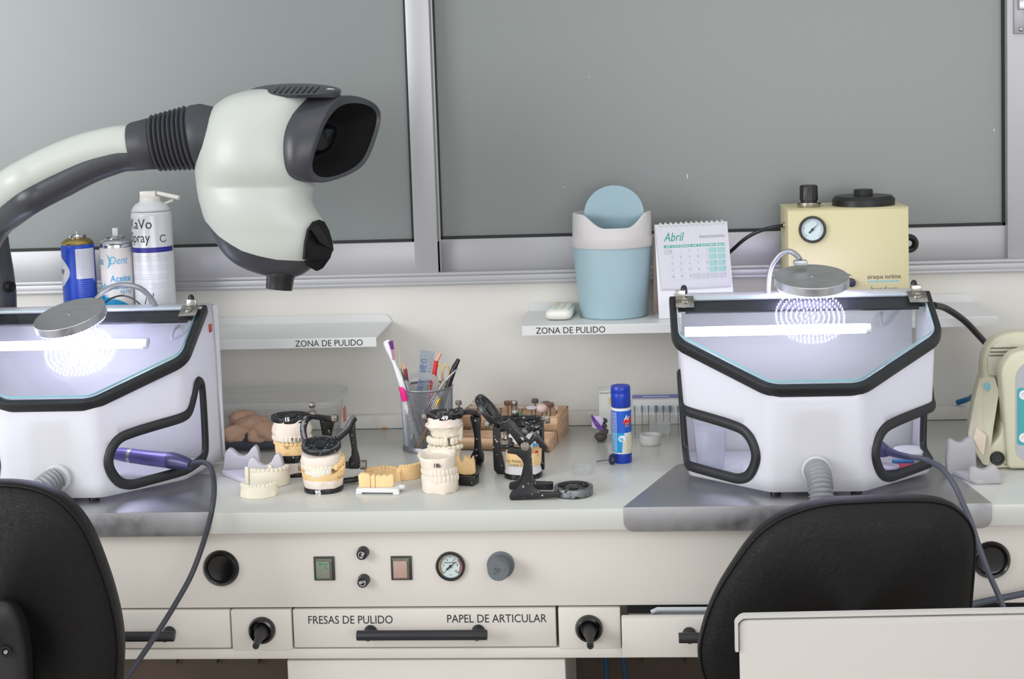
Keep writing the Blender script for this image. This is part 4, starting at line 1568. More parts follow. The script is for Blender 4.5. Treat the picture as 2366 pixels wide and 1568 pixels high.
dn_ = MB().lathe([(.0125, 0), (.0125, .003), (.011, .004), (.0088, .0038), (.0084, .0012), (.001, .001)], c, (0, -1, 0), 32).build('socket', M_black, t)
m = MB()
for q in range(6):
    a_ = q / 6 * 2 * pi + .3
    m.lathe([(.0011, .001), (.0010, .0036)], c + V(.0048 * cos(a_), 0, .0048 * sin(a_)), (0, -1, 0), 8)
m.build('socket_pins', mat('pin_grey', (80, 80, 82), .4, .7), dn_)
m = MB()
m.text('MOTOR', at(2320, 1075, y=YM - .0004 + .0139), (1, 0, 0), (0, 0, 1), .0056, 1).text('A', at(2338, 1075, y=YM + .0135), (1, 0, 0), (0, 0, 1), .0070, 1, off=.0003)
m.build('lettering', M_ink, t, smooth=0)
c = at(2281, 892, y=.213)
MB().lathe([(.0072, 0), (.0001, .0004)], c, (-.25, -1, .1), 24, ex=.7).build('blue_sticker', mat('sticker_blue', (110, 180, 195), .5), t)
q_ = [at(px, py, y=yy) for px, py, yy in ((2255, 985, .196), (2278, 1004, .186), (2272, 1050, .172), (2262, 1040, .176), (2248, 1010, .186))]
MB().prism([p - V(0, .004, 0) for p in q_], (0, -.0004, 0)).build('pink_sticker', mat('sticker_pink', (214, 196, 180), .6), t)
tag(MB().tube(cat([at(2158, 705, y=.265), at(2185, 712, y=.30), at(2225, 738, y=.34), at(2255, 768, y=.37), at(2292, 812, y=.42), at(2305, 860, y=.43), V(at(2305, 860, y=.43).x, .44, .867)], 10), .0062, 14).build('supply_hose', mat('hose_black', (30, 28, 30), .3)), 'thick black hose from the right hood to the cream motor unit', 'hose')
tag(MB().tube(cat([V(at(2212, 938, y=.585).x, .585, .8925), at(2240, 920, y=.56), at(2262, 905, y=.46), at(2285, 890, y=.40)], 8), .0055, 12).build('air_tube', mat('hose_teal', (20, 110, 165), .3)), 'short blue air tube behind the cream motor unit', 'tube')


# ------------------------------------------------------------ handpiece cradles
def cradle(label, back, front, basep, matc, th=.016, dirv=(.0, 1, 0)):
    r = thing('handpiece_cradle', label, 'cradle', (basep[0].x, basep[0].y, .86))
    for P in (front, back):
        m = MB().prism(fillet(P, .006, 4), Vector(dirv) * th)
        m.build('notched_upright', matc, r, bevel=.0035, seg=3, smooth=60)
    MB().prism(fillet([V(p.x, p.y, .8602) for p in basep], .006, 4), (0, 0, .009)).build('base', matc, r, bevel=.003, smooth=60)
    return r


def up(pts, y0):
    """outline standing on the worktop; y0 is its distance"""
    P = [at(px, py, y=y0) for px, py in pts]
    return [V(p.x, p.y, max(p.z, .8605)) for p in P]


yb_ = at(2235, 1100, z=.86).y
yf_ = at(2285, 1120, z=.86).y + .002
M_cg = mat('cradle_grey', (172, 170, 172), .4)
cradle('grey handpiece cradle in front of the cream motor unit',
       up([(2190, 1104), (2187, 1062), (2191, 1020), (2198, 1014), (2212, 1023), (2224, 1024), (2236, 1012), (2247, 1013), (2254, 1032), (2258, 1106)], at(2222, 1098, z=.86).y),
       up([(2254, 1120), (2239, 1108), (2242, 1084), (2252, 1077), (2266, 1086), (2280, 1086), (2290, 1074), (2303, 1076), (2311, 1092), (2317, 1106), (2316, 1119)], yf_),
       [at(2188, 1093, z=.86), at(2255, 1120, z=.86), at(2314, 1118, z=.86), at(2262, 1092, z=.86)], M_cg)
M_cl = mat('cradle_lavender', (206, 204, 214), .4)
yf_ = at(620, 1112, z=.86).y
cradle('pale lilac handpiece cradle beside the left hood',
       up([(515, 1098), (519, 1045), (527, 1036), (537, 1040), (548, 1052), (560, 1056), (571, 1050), (580, 1036), (588, 1029), (594, 1036), (600, 1060), (604, 1100)], at(560, 1092, z=.86).y),
       up([(570, 1112), (573, 1068), (580, 1057), (589, 1060), (600, 1074), (612, 1078), (625, 1070), (634, 1052), (642, 1047), (648, 1055), (655, 1080), (662, 1112)], yf_),
       [at(510, 1097, z=.86), at(570, 1120, z=.86), at(662, 1112, z=.86), at(602, 1092, z=.86)], M_cl)

# ------------------------------------------------------------ dental work
M_st = mat('plaster_white', (238, 226, 214), .75, bump=(220, .35, .0008), var=(40, (230, 216, 202)))
M_iv = mat('plaster_ivory', (234, 227, 206), .6, bump=(260, .25, .0006))
M_yl = mat('stone_yellow', (246, 212, 156), .6, bump=(220, .25, .0006), var=(35, (240, 202, 146)))
M_pk = mat('plaster_pale', (234, 222, 206), .6, bump=(240, .25, .0006))
M_tw = mat('tooth_white', (232, 228, 216), .3)
M_ap = mat('articulator_paint', (24, 24, 26), .32, chip=(150, .655, (178, 178, 180)), bump=(300, .15, .0004))
M_ag = mat('articulator_worn', (30, 30, 32), .4, .3, chip=(130, .60, (160, 162, 164)), bump=(300, .2, .0004))
M_nk = mat('worn_nickel', (176, 170, 160), .35, 1, var=(150, (120, 112, 104)))


def ringpts(cx, cy, rz, w, d, back=.75, n=40, p=2.4):
    out = []
    for i in range(n):
        a = 2 * pi * i / n
        sx = abs(sin(a)) ** (2 / p) * (1 if sin(a) > 0 else -1)
        sy = -abs(cos(a)) ** (2 / p) * (1 if cos(a) > 0 else -1)
        x, y = sx * w, sy * d * (back if sy > 0 else 1)
        out.append((cx + x * cos(rz) - y * sin(rz), cy + x * sin(rz) + y * cos(rz), y))
    return out


def block(mb, cx, cy, rz, levels, wob=.0007, seed=1, n=44, back=.75):
    """levels: (z, half width, half depth, slope of z towards the back[, dx])"""
    rn = random.Random(seed)
    R = []
    for L in levels:
        z, w, d, sl = L[:4]
        dx = L[4] if len(L) > 4 else 0
        ph = [rn.uniform(0, 6.28) for _ in range(4)]
        R.append([V(x + dx + wob * sin(i * .9 + ph[0]), y + wob * sin(i * 1.3 + ph[1]), z + sl * (yy + d) + wob * .8 * sin(i * 1.1 + ph[2])) for i, (x, y, yy) in enumerate(ringpts(cx, cy, rz, w, d, back, n))])
    return mb.rings(R)


_tooth = {}


def tooth_mesh(m):
    if m in _tooth: return _tooth[m]
    me = bpy.data.meshes.new('tooth')
    R = []
    for j in range(9):
        t = -pi / 2 + pi * j / 8
        t = max(min(t, pi / 2 - .05), -pi / 2 + .05)
        r = []
        for i in range(12):
            a = 2 * pi * i / 12
            f = lambda q, e: (abs(q) ** e) * (1 if q > 0 else -1)
            c = abs(cos(t)) ** .6
            r.append((f(cos(a), .75) * c * (1 - .12 * sin(t)), f(sin(a), .8) * c * .9, f(sin(t), .8)))
        R.append(r)
    vs = [p for r in R for p in r]
    fs = [(j * 12 + i, j * 12 + (i + 1) % 12, (j + 1) * 12 + (i + 1) % 12, (j + 1) * 12 + i) for j in range(8) for i in range(12)]
    fs += [tuple(range(12))[::-1], tuple(96 + i for i in range(12))]
    me.from_pydata(vs, [], fs)
    me.materials.append(m)
    me.polygons.foreach_set('use_smooth', [True] * len(fs))
    _tooth[m] = me
    return me


def teeth(parent, cx, cy, rz, w, d, z, n, sz, m, a0=-80, a1=80, slope=0, skip=(), seed=2, dirn=1):
    """row of teeth on an arch; sz=(half width, half depth, half height)"""
    rn = random.Random(seed)
    for i in range(n):
        if i in skip: continue
        a = radians(a0 + (a1 - a0) * (i + .5) / n)
        x, y = sin(a) * w, -cos(a) * d
        X, Y = cx + x * cos(rz) - y * sin(rz), cy + x * sin(rz) + y * cos(rz)
        mol = abs(a) / radians(80)
        tx, ty, tz = sz
        s = (tx * (1 + .25 * mol) * rn.uniform(.92, 1.06), ty * (1 + .5 * mol), tz * (1 - .2 * mol) * rn.uniform(.92, 1.08))
        tang = atan2(d * sin(a) * 1.0, w * cos(a) + 1e-6)
        o = bpy.data.objects.new('tooth', tooth_mesh(m))
        COL.objects.link(o)
        o.parent = parent
        M_ = Matrix.Translation((X, Y, z + slope * (y + d))) @ Matrix.Rotation(rz + tang, 4, 'Z') @ Matrix.Diagonal((s[0], s[1], s[2] * (1 if dirn > 0 else -1), 1))
        o.matrix_local = WM[parent].inverted() @ M_


def arch(mb, cx, cy, rz, w, d, th, z0, z1, a0=-100, a1=100, slope=0, flare=0, wob=.0004, seed=4, n=30):
    """horseshoe band"""
    rn = random.Random(seed)
    R = []
    for i in range(n + 1):
        a = radians(a0 + (a1 - a0) * i / n)
        r = []
        for (q, z) in ((-1, z0), (1, z0), (1, z0 * .4 + z1 * .6), (.85, z1), (-.85, z1), (-1, z0 * .4 + z1 * .6)):
            k = 1 + q * th / w / 2
            kk = 1 + q * th / d / 2
            x, y = sin(a) * w * k, -cos(a) * d * kk
            wz = wob * sin(i * 1.7 + z * 900) if z == z1 else 0
            r.append(V(cx + x * cos(rz) - y * sin(rz), cy + x * sin(rz) + y * cos(rz), z + (slope * (y + d) if z != z0 else 0) + wz))
        R.append(r)
    return mb.rings(R)


def oval_plate(mb, c, nrm, xd, rx, ry, th, relief=True, worn=False):
    X, Y, Z = basis(nrm, xd)
    c = Vector(c)
    R = []
    for q, h in ((.96, -th), (1, -th * .85), (1, -th * .12), (.975, 0), (.82, 0), (.79, -th * .22), (.3, -th * .22)):
        R.append([c + X * cos(a) * rx * q + Y * sin(a) * ry * q + Z * h for a in [2 * pi * i / 56 for i in range(56)]])
    mb.rings(R[:3], m=1 if worn and th > .012 else 0, cap=False)
    mb.add(R[0], [tuple(range(56))[::-1]])
    mb.rings(R[2:5], m=1 if worn else 0, cap=False)
    mb.rings(R[4:], m=0, cap=False)
    mb.add(R[-1], [tuple(range(56))])
    if relief:
        P = fillet([c + X * a * rx + Y * b * ry + Z * -th * .22 for a, b in ((-.22, -.42), (.22, -.42), (.24, .42), (-.24, .42))], rx * .08, 3)
        Q = [c + (p - c) * .8 for p in P]
        mb.prism(P, Z * th * .16)
        for a, b in ((-.55, .25), (.55, .25), (-.5, -.3), (.5, -.3)):
            mb.lathe([(rx * .12, 0), (rx * .12, th * .14), (rx * .07, th * .14), (rx * .065, 0)], c + X * a * rx + Y * b * ry - Z * th * .22, Z, 14)
    return X, Y, Z


def knurl(mb, a, b, r, n=18):
    a, b = Vector(a), Vector(b)
    X, Y, Z = basis(b - a)
    L = (b - a).length
    R = []
    for h, q in ((0, .9), (.08, 1), (.92, 1), (1, .9)):
        R.append([a + Z * L * h + (X * cos(2 * pi * i / (2 * n)) + Y * sin(2 * pi * i / (2 * n))) * r * q * (1 if i % 2 else .93) for i in range(2 * n)])
    mb.rings(R)
    return mb


def bar(mb, pts, w, h, upv=(0, 0, 1)):
    """rectangular bar with rounded corners along pts"""
    prof = [(-w / 2, -h / 2 + h * .2), (-w / 2 + w * .2, -h / 2), (w / 2 - w * .2, -h / 2), (w / 2, -h / 2 + h * .2), (w / 2, h / 2 - h * .2), (w / 2 - w * .2, h / 2), (-w / 2 + w * .2, h / 2), (-w / 2, h / 2 - h * .2)]
    return mb.sweep(pts, prof, [upv] * len(pts))


# --- front articulator marked 95
yc = .098
k = mpp(yc)
cx = at(749, 1131, y=yc).x


def zf(py, x=749, y=yc, r=11): return at(x, py - r, y=y).z


t = thing('articulator', 'front black articulator holding white and yellow casts, marked 95', 'articulator', (cx, yc, .86), group=None)
lf = MB()
block(lf, cx, yc, 0, [(.8602, .0335, .033, 0), (zf(1139), .0345, .034, 0), (zf(1131), .0345, .034, 0), (zf(1130), .033, .033, 0)], .0002)
bar(lf, [V(cx + .01, yc + .02, .868), V(cx + .048, yc + .035, .868), V(cx + .060, yc + .035, .872)], .012, .009)
pb = at(819, 1082, y=yc + .03)
zp0 = at(819, 1083, y=yc + .03).z
P = [at(x, y, y=yc + .03) for x, y in ((806, 1083), (830, 1083), (829, 1062), (823, 1040), (819, 1000), (818, 970), (804, 972), (806, 1000), (812, 1035), (812, 1052), (806, 1060))]
lf.prism(fillet(P, .002, 3), (0, .013, 0))
lf.box((pb.x - .045, yc + .03, zp0 + .001), (pb.x, yc + .04, zp0 + .012))
lf.build('lower_frame', M_ap, t, bevel=.0008)
MB().text('95', V(cx - .009, yc - .0347, zf(1141)), (1, 0, 0), (0, 0, 1), .0105, 1, off=.0006).build('lettering', M_wink, t, smooth=0)
uf = MB()
pc_ = at(742, 1024, y=yc)
nrm = V(.02, -.22, 1).normalized()
oval_plate(uf, pc_, nrm, (1, 0, 0), .035, .034, .0085, worn=True)
for pts in (((706, 1020), (701, 1000), (702, 982), (708, 966)), ((778, 1014), (790, 1004), (802, 992), (812, 975), (819, 965))):
    Q = [at(x, y, y=yc + .012 + .006 * i) for i, (x, y) in enumerate(pts)]
    bar(uf, cat(Q, 4), .011, .010, (0, -.4, 1))
    uf.sweep([q + V(0, -.0045, .0048) for q in cat(Q, 4)], [(-.003, -.001), (.003, -.001), (.003, .0008), (-.003, .0008)], [(0, -.4, 1)] * len(cat(Q, 4)), m=1)
uf.build('upper_frame', [M_ap, mat('frame_bare', (128, 130, 134), .42, .6, chip=(140, .58, (40, 40, 42)))], t, bevel=.0006)
kb = MB()
c = at(839, 1073, y=yc + .035)
knurl(kb, c - V(.005, 0, 0), c + V(.006, 0, 0), .0085)
kb.cyl(c - V(.014, 0, 0), c, .003)
kb.build('thumbscrew', M_nk, t)
kb = MB()
c = at(694, 1077, y=yc + .02)
knurl(kb, c - V(.003, 0, 0), c + V(.003, 0, 0), .0085)
kb.cyl(c, c + V(.02, 0, 0), .003)
kb.build('thumbscrew', M_nk, t)
b = MB()
block(b, cx, yc, 0, [(zf(1132), .0325, .0325, 0), (zf(1122), .034, .034, 0), (zf(1113), .0355, .0355, 0), (zf(1110), .034, .034, 0)], .0008, 5)
b.build('plaster_mount', M_st, t, smooth=60)
b = MB()
block(b, cx + .001, yc, 0, [(zf(1114), .034, .034, 0), (zf(1106), .0375, .0365, .04), (zf(1098), .0395, .0375, .35), (zf(1102), .0375, .035, .62), (zf(1102), .030, .027, .60)], .0008, 7)
lc_ = b.build('lower_cast', M_yl, t, smooth=60)
teeth(lc_, cx - .003, yc, 0, .029, .034, zf(1092.5), 6, (.0059, .0042, .0092), M_tw, -50, 44)
teeth(lc_, cx, yc + .001, 0, .034, .034, zf(1092), 4, (.0045, .004, .006), M_yl, 48, 100, .45)
teeth(lc_, cx, yc + .001, 0, .034, .034, zf(1092), 4, (.0045, .004, .006), M_yl, -100, -50, .45)
b = MB()
block(b, cx - .003, yc, 0, [(zf(1086), .029, .030, .20), (zf(1083), .034, .0335, .20), (zf(1074), .0355, .0345, .16), (zf(1064), .0345, .034, .06), (zf(1059), .0335, .0325, .12)], .0009, 8)
uc_ = b.build('upper_cast', M_st, t, smooth=60)
teeth(uc_, cx - .004, yc, 0, .0305, .0345, zf(1085), 12, (.0042, .0036, .0058), M_iv, -78, 74, .18)
mk = MB()
for px, py, s_ in ((716, 1089, '5'), (723, 1086, '4'), (779, 1084, '7'), (786, 1080, '7'), (792, 1076, '4')):
    q = at(px, py, y=yc - .030)
    mk.text(s_, q, (1, .35 if px > 760 else -.2, 0), (0, 0, 1), .0055, .8)
q = at(779, 1106, y=yc - .0345)
mk.text('603', q, (1, .3, .15), (0, 0, 1), .0058, .9, shear=.3)
mk.build('pen_marks', M_ink, t, smooth=0)

# --- back articulator marked 15
t15 = at(684, 1093, z=.86)
yc = t15.y
k = mpp(yc)
cx0 = t15.x
cx1 = at(672, 960, y=yc).x
t = thing('articulator', 'rear left black articulator with tall white cast, marked 15', 'articulator', (cx0, yc, .86))


def zf(py, x=680, y=yc, r=10): return at(x, py - r, y=y).z


def xm(py): return cx0 + (cx1 - cx0) * (1093 - py) / 133


lf = MB()
block(lf, xm(1090), yc, 0, [(.8602, .034, .032, 0), (zf(1094), .034, .032, 0), (zf(1093), .033, .031, 0)], .0003)
block(lf, xm(1060), yc, 0, [(zf(1071), .032, .031, 0), (zf(1069), .0345, .032, 0), (zf(1054), .0345, .032, 0), (zf(1053), .033, .031, 0)], .0004, 3)
P = [at(x, y, y=yc + .03) for x, y in ((746, 1070), (768, 1070), (766, 1040), (764, 1010), (769, 985), (772, 972), (738, 970), (744, 1000), (747, 1030))]
lf.prism(fillet(P, .002, 3), (0, .014, 0))
bar(lf, [V(cx0, yc + .02, .866), V(P[0].x + .008, yc + .037, .866), V(P[0].x + .008, yc + .037, P[0].z)], .012, .009, (0, 1, 0))
lf.build('lower_frame', M_ap, t, bevel=.0008)
b = MB()
block(b, xm(1080), yc, 0, [(zf(1095), .0335, .0315, 0), (zf(1088), .032, .031, 0), (zf(1076), .032, .031, 0), (zf(1070), .033, .0315, 0)], .0008, 5)
b.build('plaster_mount', M_st, t, smooth=60)
b = MB()
block(b, xm(1040), yc, 0, [(zf(1056), .033, .0315, 0), (zf(1040), .0335, .032, 0), (zf(1030), .034, .0325, 0), (zf(1027), .031, .030, 0)], .0006, 7)
lc_ = b.build('lower_cast', M_yl, t, smooth=60)
teeth(lc_, xm(1028), yc, 0, .032, .031, zf(1027.5), 12, (.0042, .0038, .0045), M_yl, -85, 85)
b = MB()
block(b, xm(1000), yc, 0, [(zf(1018), .033, .032, 0), (zf(1008), .0355, .034, 0), (zf(1000), .0365, .034, 0), (zf(988), .0335, .033, 0), (zf(980), .0325, .032, 0), (zf(974), .0325, .0315, 0)], .0013, 9)
uc_ = b.build('upper_cast', M_st, t, smooth=60)
teeth(uc_, xm(1018), yc, 0, .0335, .0335, zf(1016), 12, (.0046, .004, .0062), M_st, -82, 82)
mk = MB()
for px, s_ in ((676, '9'), (685, '2'), (694, '5')):
    mk.text(s_, at(px - 3, 1019, y=yc - .038), (1, 0, 0), (0, 0, 1), .0085, .8, off=.0003)
mk.text('926', at(657, 1037, y=yc - .034), (1, -.1, 0), (0, 0, 1), .0065, .85)
mk.build('pen_marks', M_ink, t, smooth=0)
uf = MB()
pc_ = at(673, 958, y=yc)
oval_plate(uf, pc_, (.02, -.02, 1), (1, 0, 0), .0375, .033, .010)
bar(uf, [pc_ + V(.02, .012, -.004), at(728, 962, y=yc + .02), at(752, 966, y=yc + .035), at(768, 968, y=yc + .035)], .020, .0095)
uf.build('upper_frame', M_ap, t, bevel=.0007)
MB().text('15', at(657, 973, y=yc - .0345), (1, 0, 0), (0, 0, 1), .0098, 1, off=.0005).build('lettering', M_wink, t, smooth=0)
s = MB()
c = at(722, 956, y=yc + .02)
k = mpp(yc)
s.lathe([(10 * k, -.003), (10 * k, .003), (8 * k, .005), (3 * k, .005), (3 * k, .013)], c, n=24)
knurl(s, c + V(0, 0, .012), c + V(0, 0, .021), 7 * k)
s.build('height_screw', M_nk, t)
s = MB()
c = at(772, 966, y=yc + .03)
knurl(s, c - V(.004, 0, 0), c + V(.007, -.002, 0), 10 * k)
s.cyl(c - V(.016, 0, 0), c, .003)
s.build('thumbscrew', M_nk, t)

# --- middle articulator marked 49
yc = .170
k = mpp(yc)
cx = at(1027, 951, y=yc).x


def zf(py, x=1027, y=yc, r=10): return at(x, py - r, y=y).z


t = thing('articulator', 'middle black articulator with ivory casts, marked 49', 'articulator', (cx, yc, .86))
lf = MB()
P = [at(x, y, y=yc + .085) for x, y in ((1086, 1070), (1104, 1076), (1118, 1068), (1117, 1052), (1112, 1040), (1109, 1000), (1111, 965), (1098, 958), (1085, 962), (1091, 985), (1096, 1010), (1095, 1040), (1088, 1052))]
P = [V(p.x, p.y, max(p.z, .8605)) for p in P]
lf.prism(fillet(P, .003, 3), (0, .014, 0))
lf.box((at(1090, 1060, y=yc).x, yc - .02, .861), (at(1104, 1060, y=yc).x, yc + .085, .868))
bq = [at(x, y, z=.862) for x, y in ((1000, 1116), (1094, 1121), (1107, 1112), (1107, 1092), (1000, 1085))]
lf.prism(fillet([V(p.x, p.y, .8604) for p in bq], .004, 3), (0, 0, .0165))
lf.build('lower_frame', M_ap, t, bevel=.0012)
uf = MB()
pc_ = at(1027, 951, y=yc)
oval_plate(uf, pc_, (0, 0, 1), (1, 0, 0), .0335, .031, .0105)
bar(uf, [pc_ + V(.028, .01, -.005), at(1078, 950, y=yc + .04), at(1095, 952, y=yc + .075), at(1104, 960, y=yc + .09)], .012, .010)
uf.build('upper_frame', M_ap, t, bevel=.0007)
MB().text('49', at(1020, 970, y=yc - .0325), (1, 0, 0), (0, 0, 1), .0105, 1.15, off=.0004).build('lettering', M_wink, t, smooth=0)
b = MB()
block(b, cx - .001, yc, 0, [(zf(1016), .024, .024, 0, .002), (zf(1010), .028, .028, .05, .003), (zf(1003), .026, .027, .05, .002), (zf(996), .031, .030, 0, 0), (zf(992), .0325, .031, 0, -.001)], .0008, 12)
b2 = MB()
block(b2, cx - .001, yc, 0, [(zf(993), .030, .030, 0, 0), (zf(990), .0345, .0325, 0, -.001), (zf(983), .0300, .0305, 0, .001), (zf(974), .0305, .031, 0, 0), (zf(969), .030, .030, 0, 0)], .0008, 14)
b2.build('plaster_mount', M_st, t, smooth=60)
b.prism([at(1052, 990, y=yc - .014), at(1068, 985, y=yc - .01), at(1067, 1019, y=yc - .01), at(1052, 1013, y=yc - .014)], (0, .018, 0))
uc_ = b.build('upper_cast', M_iv, t, smooth=60)
teeth(uc_, cx - .002, yc, 0, .0272, .0272, zf(1023), 11, (.0042, .004, .0078), M_iv, -92, 60, skip=(8,))
b = MB()
block(b, cx, yc, 0, [(.8775, .028, .028, 0), (zf(1050), .0275, .028, 0), (zf(1042), .028, .0285, 0), (zf(1039), .026, .026, 0)], .0007, 13)
lc_ = b.build('lower_cast', M_iv, t, smooth=60)
teeth(lc_, cx, yc, 0, .027, .0275, zf(1039), 9, (.0052, .005, .0058), M_iv, -85, 85)
# yellow cast on the lower plate
yy = at(1075, 1098, z=.877).y + .002
P = [at(x, y, y=yy) for x, y in ((1052, 1092), (1053, 1056), (1058, 1052), (1063, 1066), (1066, 1070), (1070, 1066), (1072, 1054), (1078, 1060), (1083, 1054), (1086, 1064), (1092, 1055), (1096, 1068), (1098, 1093), (1090, 1097), (1072, 1097))]
P = [V(p.x, p.y, max(p.z, .8775)) for p in P]
MB().prism(fillet(P, .0015, 2), (0, .016, 0)).build('yellow_cast', M_yl, t, bevel=.0018, seg=3, smooth=60)
s = MB()
c = at(1060, 940, y=yc + .03)
s.lathe([(10 * k, -.006), (10 * k, -.002), (3 * k, 0), (3 * k, .006)], c, n=24)
knurl(s, c + V(0, 0, .004), c + V(0, 0, .012), 7.5 * k)
s.build('height_screw', M_nk, t)
s = MB()
c = at(983, 963, y=yc + .02)
knurl(s, c - V(.006, 0, 0), c + V(.004, 0, 0), 9.5 * k)
s.cyl(c, c + V(.02, 0, 0), .003)
s.build('thumbscrew', M_nk, t)

# --- right rear articulator with written cast
yc = .176
k = mpp(yc)
cx = at(1209, 1100, z=.86).x


def zf(py, x=1209, y=yc, r=10): return at(x, py - r, y=y).z


t = thing('articulator', 'right rear black articulator whose yellow cast carries handwriting', 'articulator', (cx, yc, .86))
lf = MB()
block(lf, cx, yc, 0, [(.8602, .034, .0325, 0), (zf(1107), .0345, .033, 0), (zf(1097), .0345, .033, 0), (zf(1096), .033, .032, 0)], .0003)
P = [at(x, y, y=yc + .012) for x, y in ((1168, 1112), (1150, 1100), (1141, 1085), (1139, 1040), (1138, 978), (1157, 972), (1156, 1010), (1158, 1050), (1164, 1070), (1166, 1085), (1176, 1100))]
P = [V(p.x, p.y, max(p.z, .8605)) for p in P]
lf.prism(fillet(P, .003, 3), (0, .016, 0))
P = [at(x, y, y=yc + .02) for x, y in ((1246, 1085), (1258, 1085), (1257, 1030), (1256, 972), (1246, 972))]
P = [V(p.x, p.y, max(p.z, .8605)) for p in P]
lf.prism(fillet(P, .002, 3), (0, .014, 0))
lf.build('lower_frame', M_ap, t, bevel=.001)
b = MB()
block(b, cx, yc, 0, [(zf(1097), .0335, .0325, 0), (zf(1092), .0325, .032, 0), (zf(1080), .031, .031, 0), (zf(1076), .031, .031, 0)], .0004, 5)
b.build('plaster_mount', mat('plaster_clean', (226, 224, 224), .7), t, smooth=60)
b = MB()
block(b, cx + .002, yc, 0, [(zf(1078), .031, .031, 0), (zf(1060), .0325, .0325, 0), (zf(1051), .0325, .0325, .05), (zf(1051), .028, .028, .05)], .0006, 6)
lc_ = b.build('lower_cast', M_yl, t, smooth=60)
mk = MB()
mk.text('ian Hosqui', at(1171, 1067, y=yc - .0345), (1, -.12, -.03), (0, 0, 1), .0078, .78, shear=.2)
mk.text('Dentista  D', at(1173, 1077, y=yc - .0345), (1, -.1, 0), (0, 0, 1), .0078, .72, shear=.2)
mk.build('pen_marks', M_ink, lc_, smooth=0)
MB().cyl(at(1240, 1052, y=yc - .02), at(1240, 1041, y=yc - .02), .0030, .0026).build('red_pin', mat('pin_red', (196, 30, 40), .4), t)
MB().cyl(at(1229, 1056, y=yc - .022), at(1229, 1040, y=yc - .022), .0018).build('brass_pin', mat('pin_brass', (190, 150, 110), .4), t)
b = MB()
block(b, cx + .001, yc, 0, [(zf(1026), .026, .026, 0), (zf(1020), .0275, .028, 0), (zf(1005), .030, .030, 0), (zf(992), .031, .031, 0)], .0005, 6)
uc_ = b.build('upper_cast', mat('plaster_clean', (226, 224, 224), .7), t, smooth=60)
teeth(uc_, cx + .002, yc, 0, .0265, .027, zf(1028), 6, (.0058, .005, .0070), M_iv, 8, 80)
MB().text('H', at(1232, 1032, y=yc - .032), (1, .2, 0), (0, 0, 1), .0095, 1, off=.0008).box(at(1229, 1026, y=yc - .0315) - V(.0008, .0003, .0008), at(1229, 1026, y=yc - .0315) + V(.0008, 0, .0008)).build('blue_mark', mat('mark_blue', (20, 125, 190), .5), uc_, smooth=0)
uf = MB()
pc_ = at(1209, 976, y=yc)
oval_plate(uf, pc_, (0, -.12, 1), (1, 0, 0), .0355, .0335, .0095)
bar(uf, [at(1150, 966, y=yc + .03), at(1168, 966, y=yc + .03), at(1245, 965, y=yc + .03), at(1252, 966, y=yc + .03)], .016, .010)
uf.build('upper_frame', M_ag, t, bevel=.0007)
MB().text('22', at(1212, 999, y=yc - .037), (1, .1, .06), (0, 0, 1), .0085, 1.1, off=.0004).build('lettering', M_ink, t, smooth=0)
s = MB()
c = at(1190, 955, y=yc + .03)
knurl(s, c - V(0, 0, .003), c + V(0, 0, .007), 9 * k)
s.cyl(c, c + V(0, 0, .018), .0035)
knurl(s, c + V(0, 0, .015), c + V(0, 0, .0235), .0052)
s.build('height_screw', M_nk, t)
for px, py, d_ in ((1265, 968, 1), (1126, 980, -1)):
    s = MB()
    c = at(px, py, y=yc + .025)
    knurl(s, c - V(.0045, 0, 0), c + V(.0045, 0, 0), 10.5 * k)
    s.cyl(c - V(.014 * d_, 0, 0), c, .0032)
    s.build('thumbscrew', M_nk, t)

# --- open empty articulator at the front
yn, yr = .012, .075
t = thing('articulator', 'empty black articulator folded open, standing at the front right of the casts', 'articulator', (at(1215, 1150, y=yn).x, .04, .86))
k = mpp(yn)


def leg_poly(pts, y): return [V(p.x, p.y, max(p.z, .8604)) for p in [at(a, b, y=y) for a, b in pts]]


lf = MB()
near = leg_poly([(1172, 1040), (1172, 1047), (1192, 1049), (1206, 1062), (1212, 1080), (1211, 1100), (1204, 1117), (1192, 1130), (1180, 1139), (1176, 1147), (1180, 1157), (1229, 1153), (1290, 1149), (1292, 1138), (1248, 1138), (1235, 1131), (1230, 1115), (1228, 1080), (1227, 1040), (1220, 1028), (1207, 1028), (1198, 1036), (1184, 1035)], yn)
lf.prism(fillet(near, .0025, 3), (0, .011, 0))
far = leg_poly([(1176, 1118), (1176, 1128), (1180, 1131), (1200, 1130), (1278, 1131), (1278, 1115), (1238, 1114), (1231, 1106), (1228, 1060), (1214, 1050), (1208, 1080), (1204, 1100), (1194, 1112)], yr)
lf.prism(fillet(far, .0025, 3), (0, .011, 0))
lf.box((near[4].x, yn + .008, near[4].z - .004), (near[4].x + .008, yr + .002, near[4].z + .006))
rc_ = at(1325, 1123, y=.045)
oval_plate(lf, V(rc_.x, .047, .8755), (0, 0, 1), (1, 0, 0), .0335, .035, .015, worn=True)
lf.build('lower_frame', [M_ap, MATS['frame_bare']], t, bevel=.0012)
uf = MB()
Pn = leg_poly([(1159, 985), (1168, 975), (1180, 975), (1215, 1015), (1222, 1022), (1232, 1004), (1240, 1003), (1265, 1034), (1262, 1044), (1256, 1042), (1236, 1018), (1227, 1026), (1220, 1040), (1206, 1038), (1174, 996), (1156, 998), (1151, 990)], yn + .014)
uf.prism(fillet(Pn, .0016, 3), (0, .009, 0))
Pf = leg_poly([(1159, 983), (1170, 972), (1182, 972), (1215, 1012), (1222, 1018), (1232, 1002), (1240, 1000), (1262, 1030), (1256, 1036), (1236, 1014), (1220, 1034), (1206, 1034), (1174, 992), (1156, 994), (1151, 986)], yr - .012)
uf.prism(fillet(Pf, .0016, 3), (0, .009, 0))
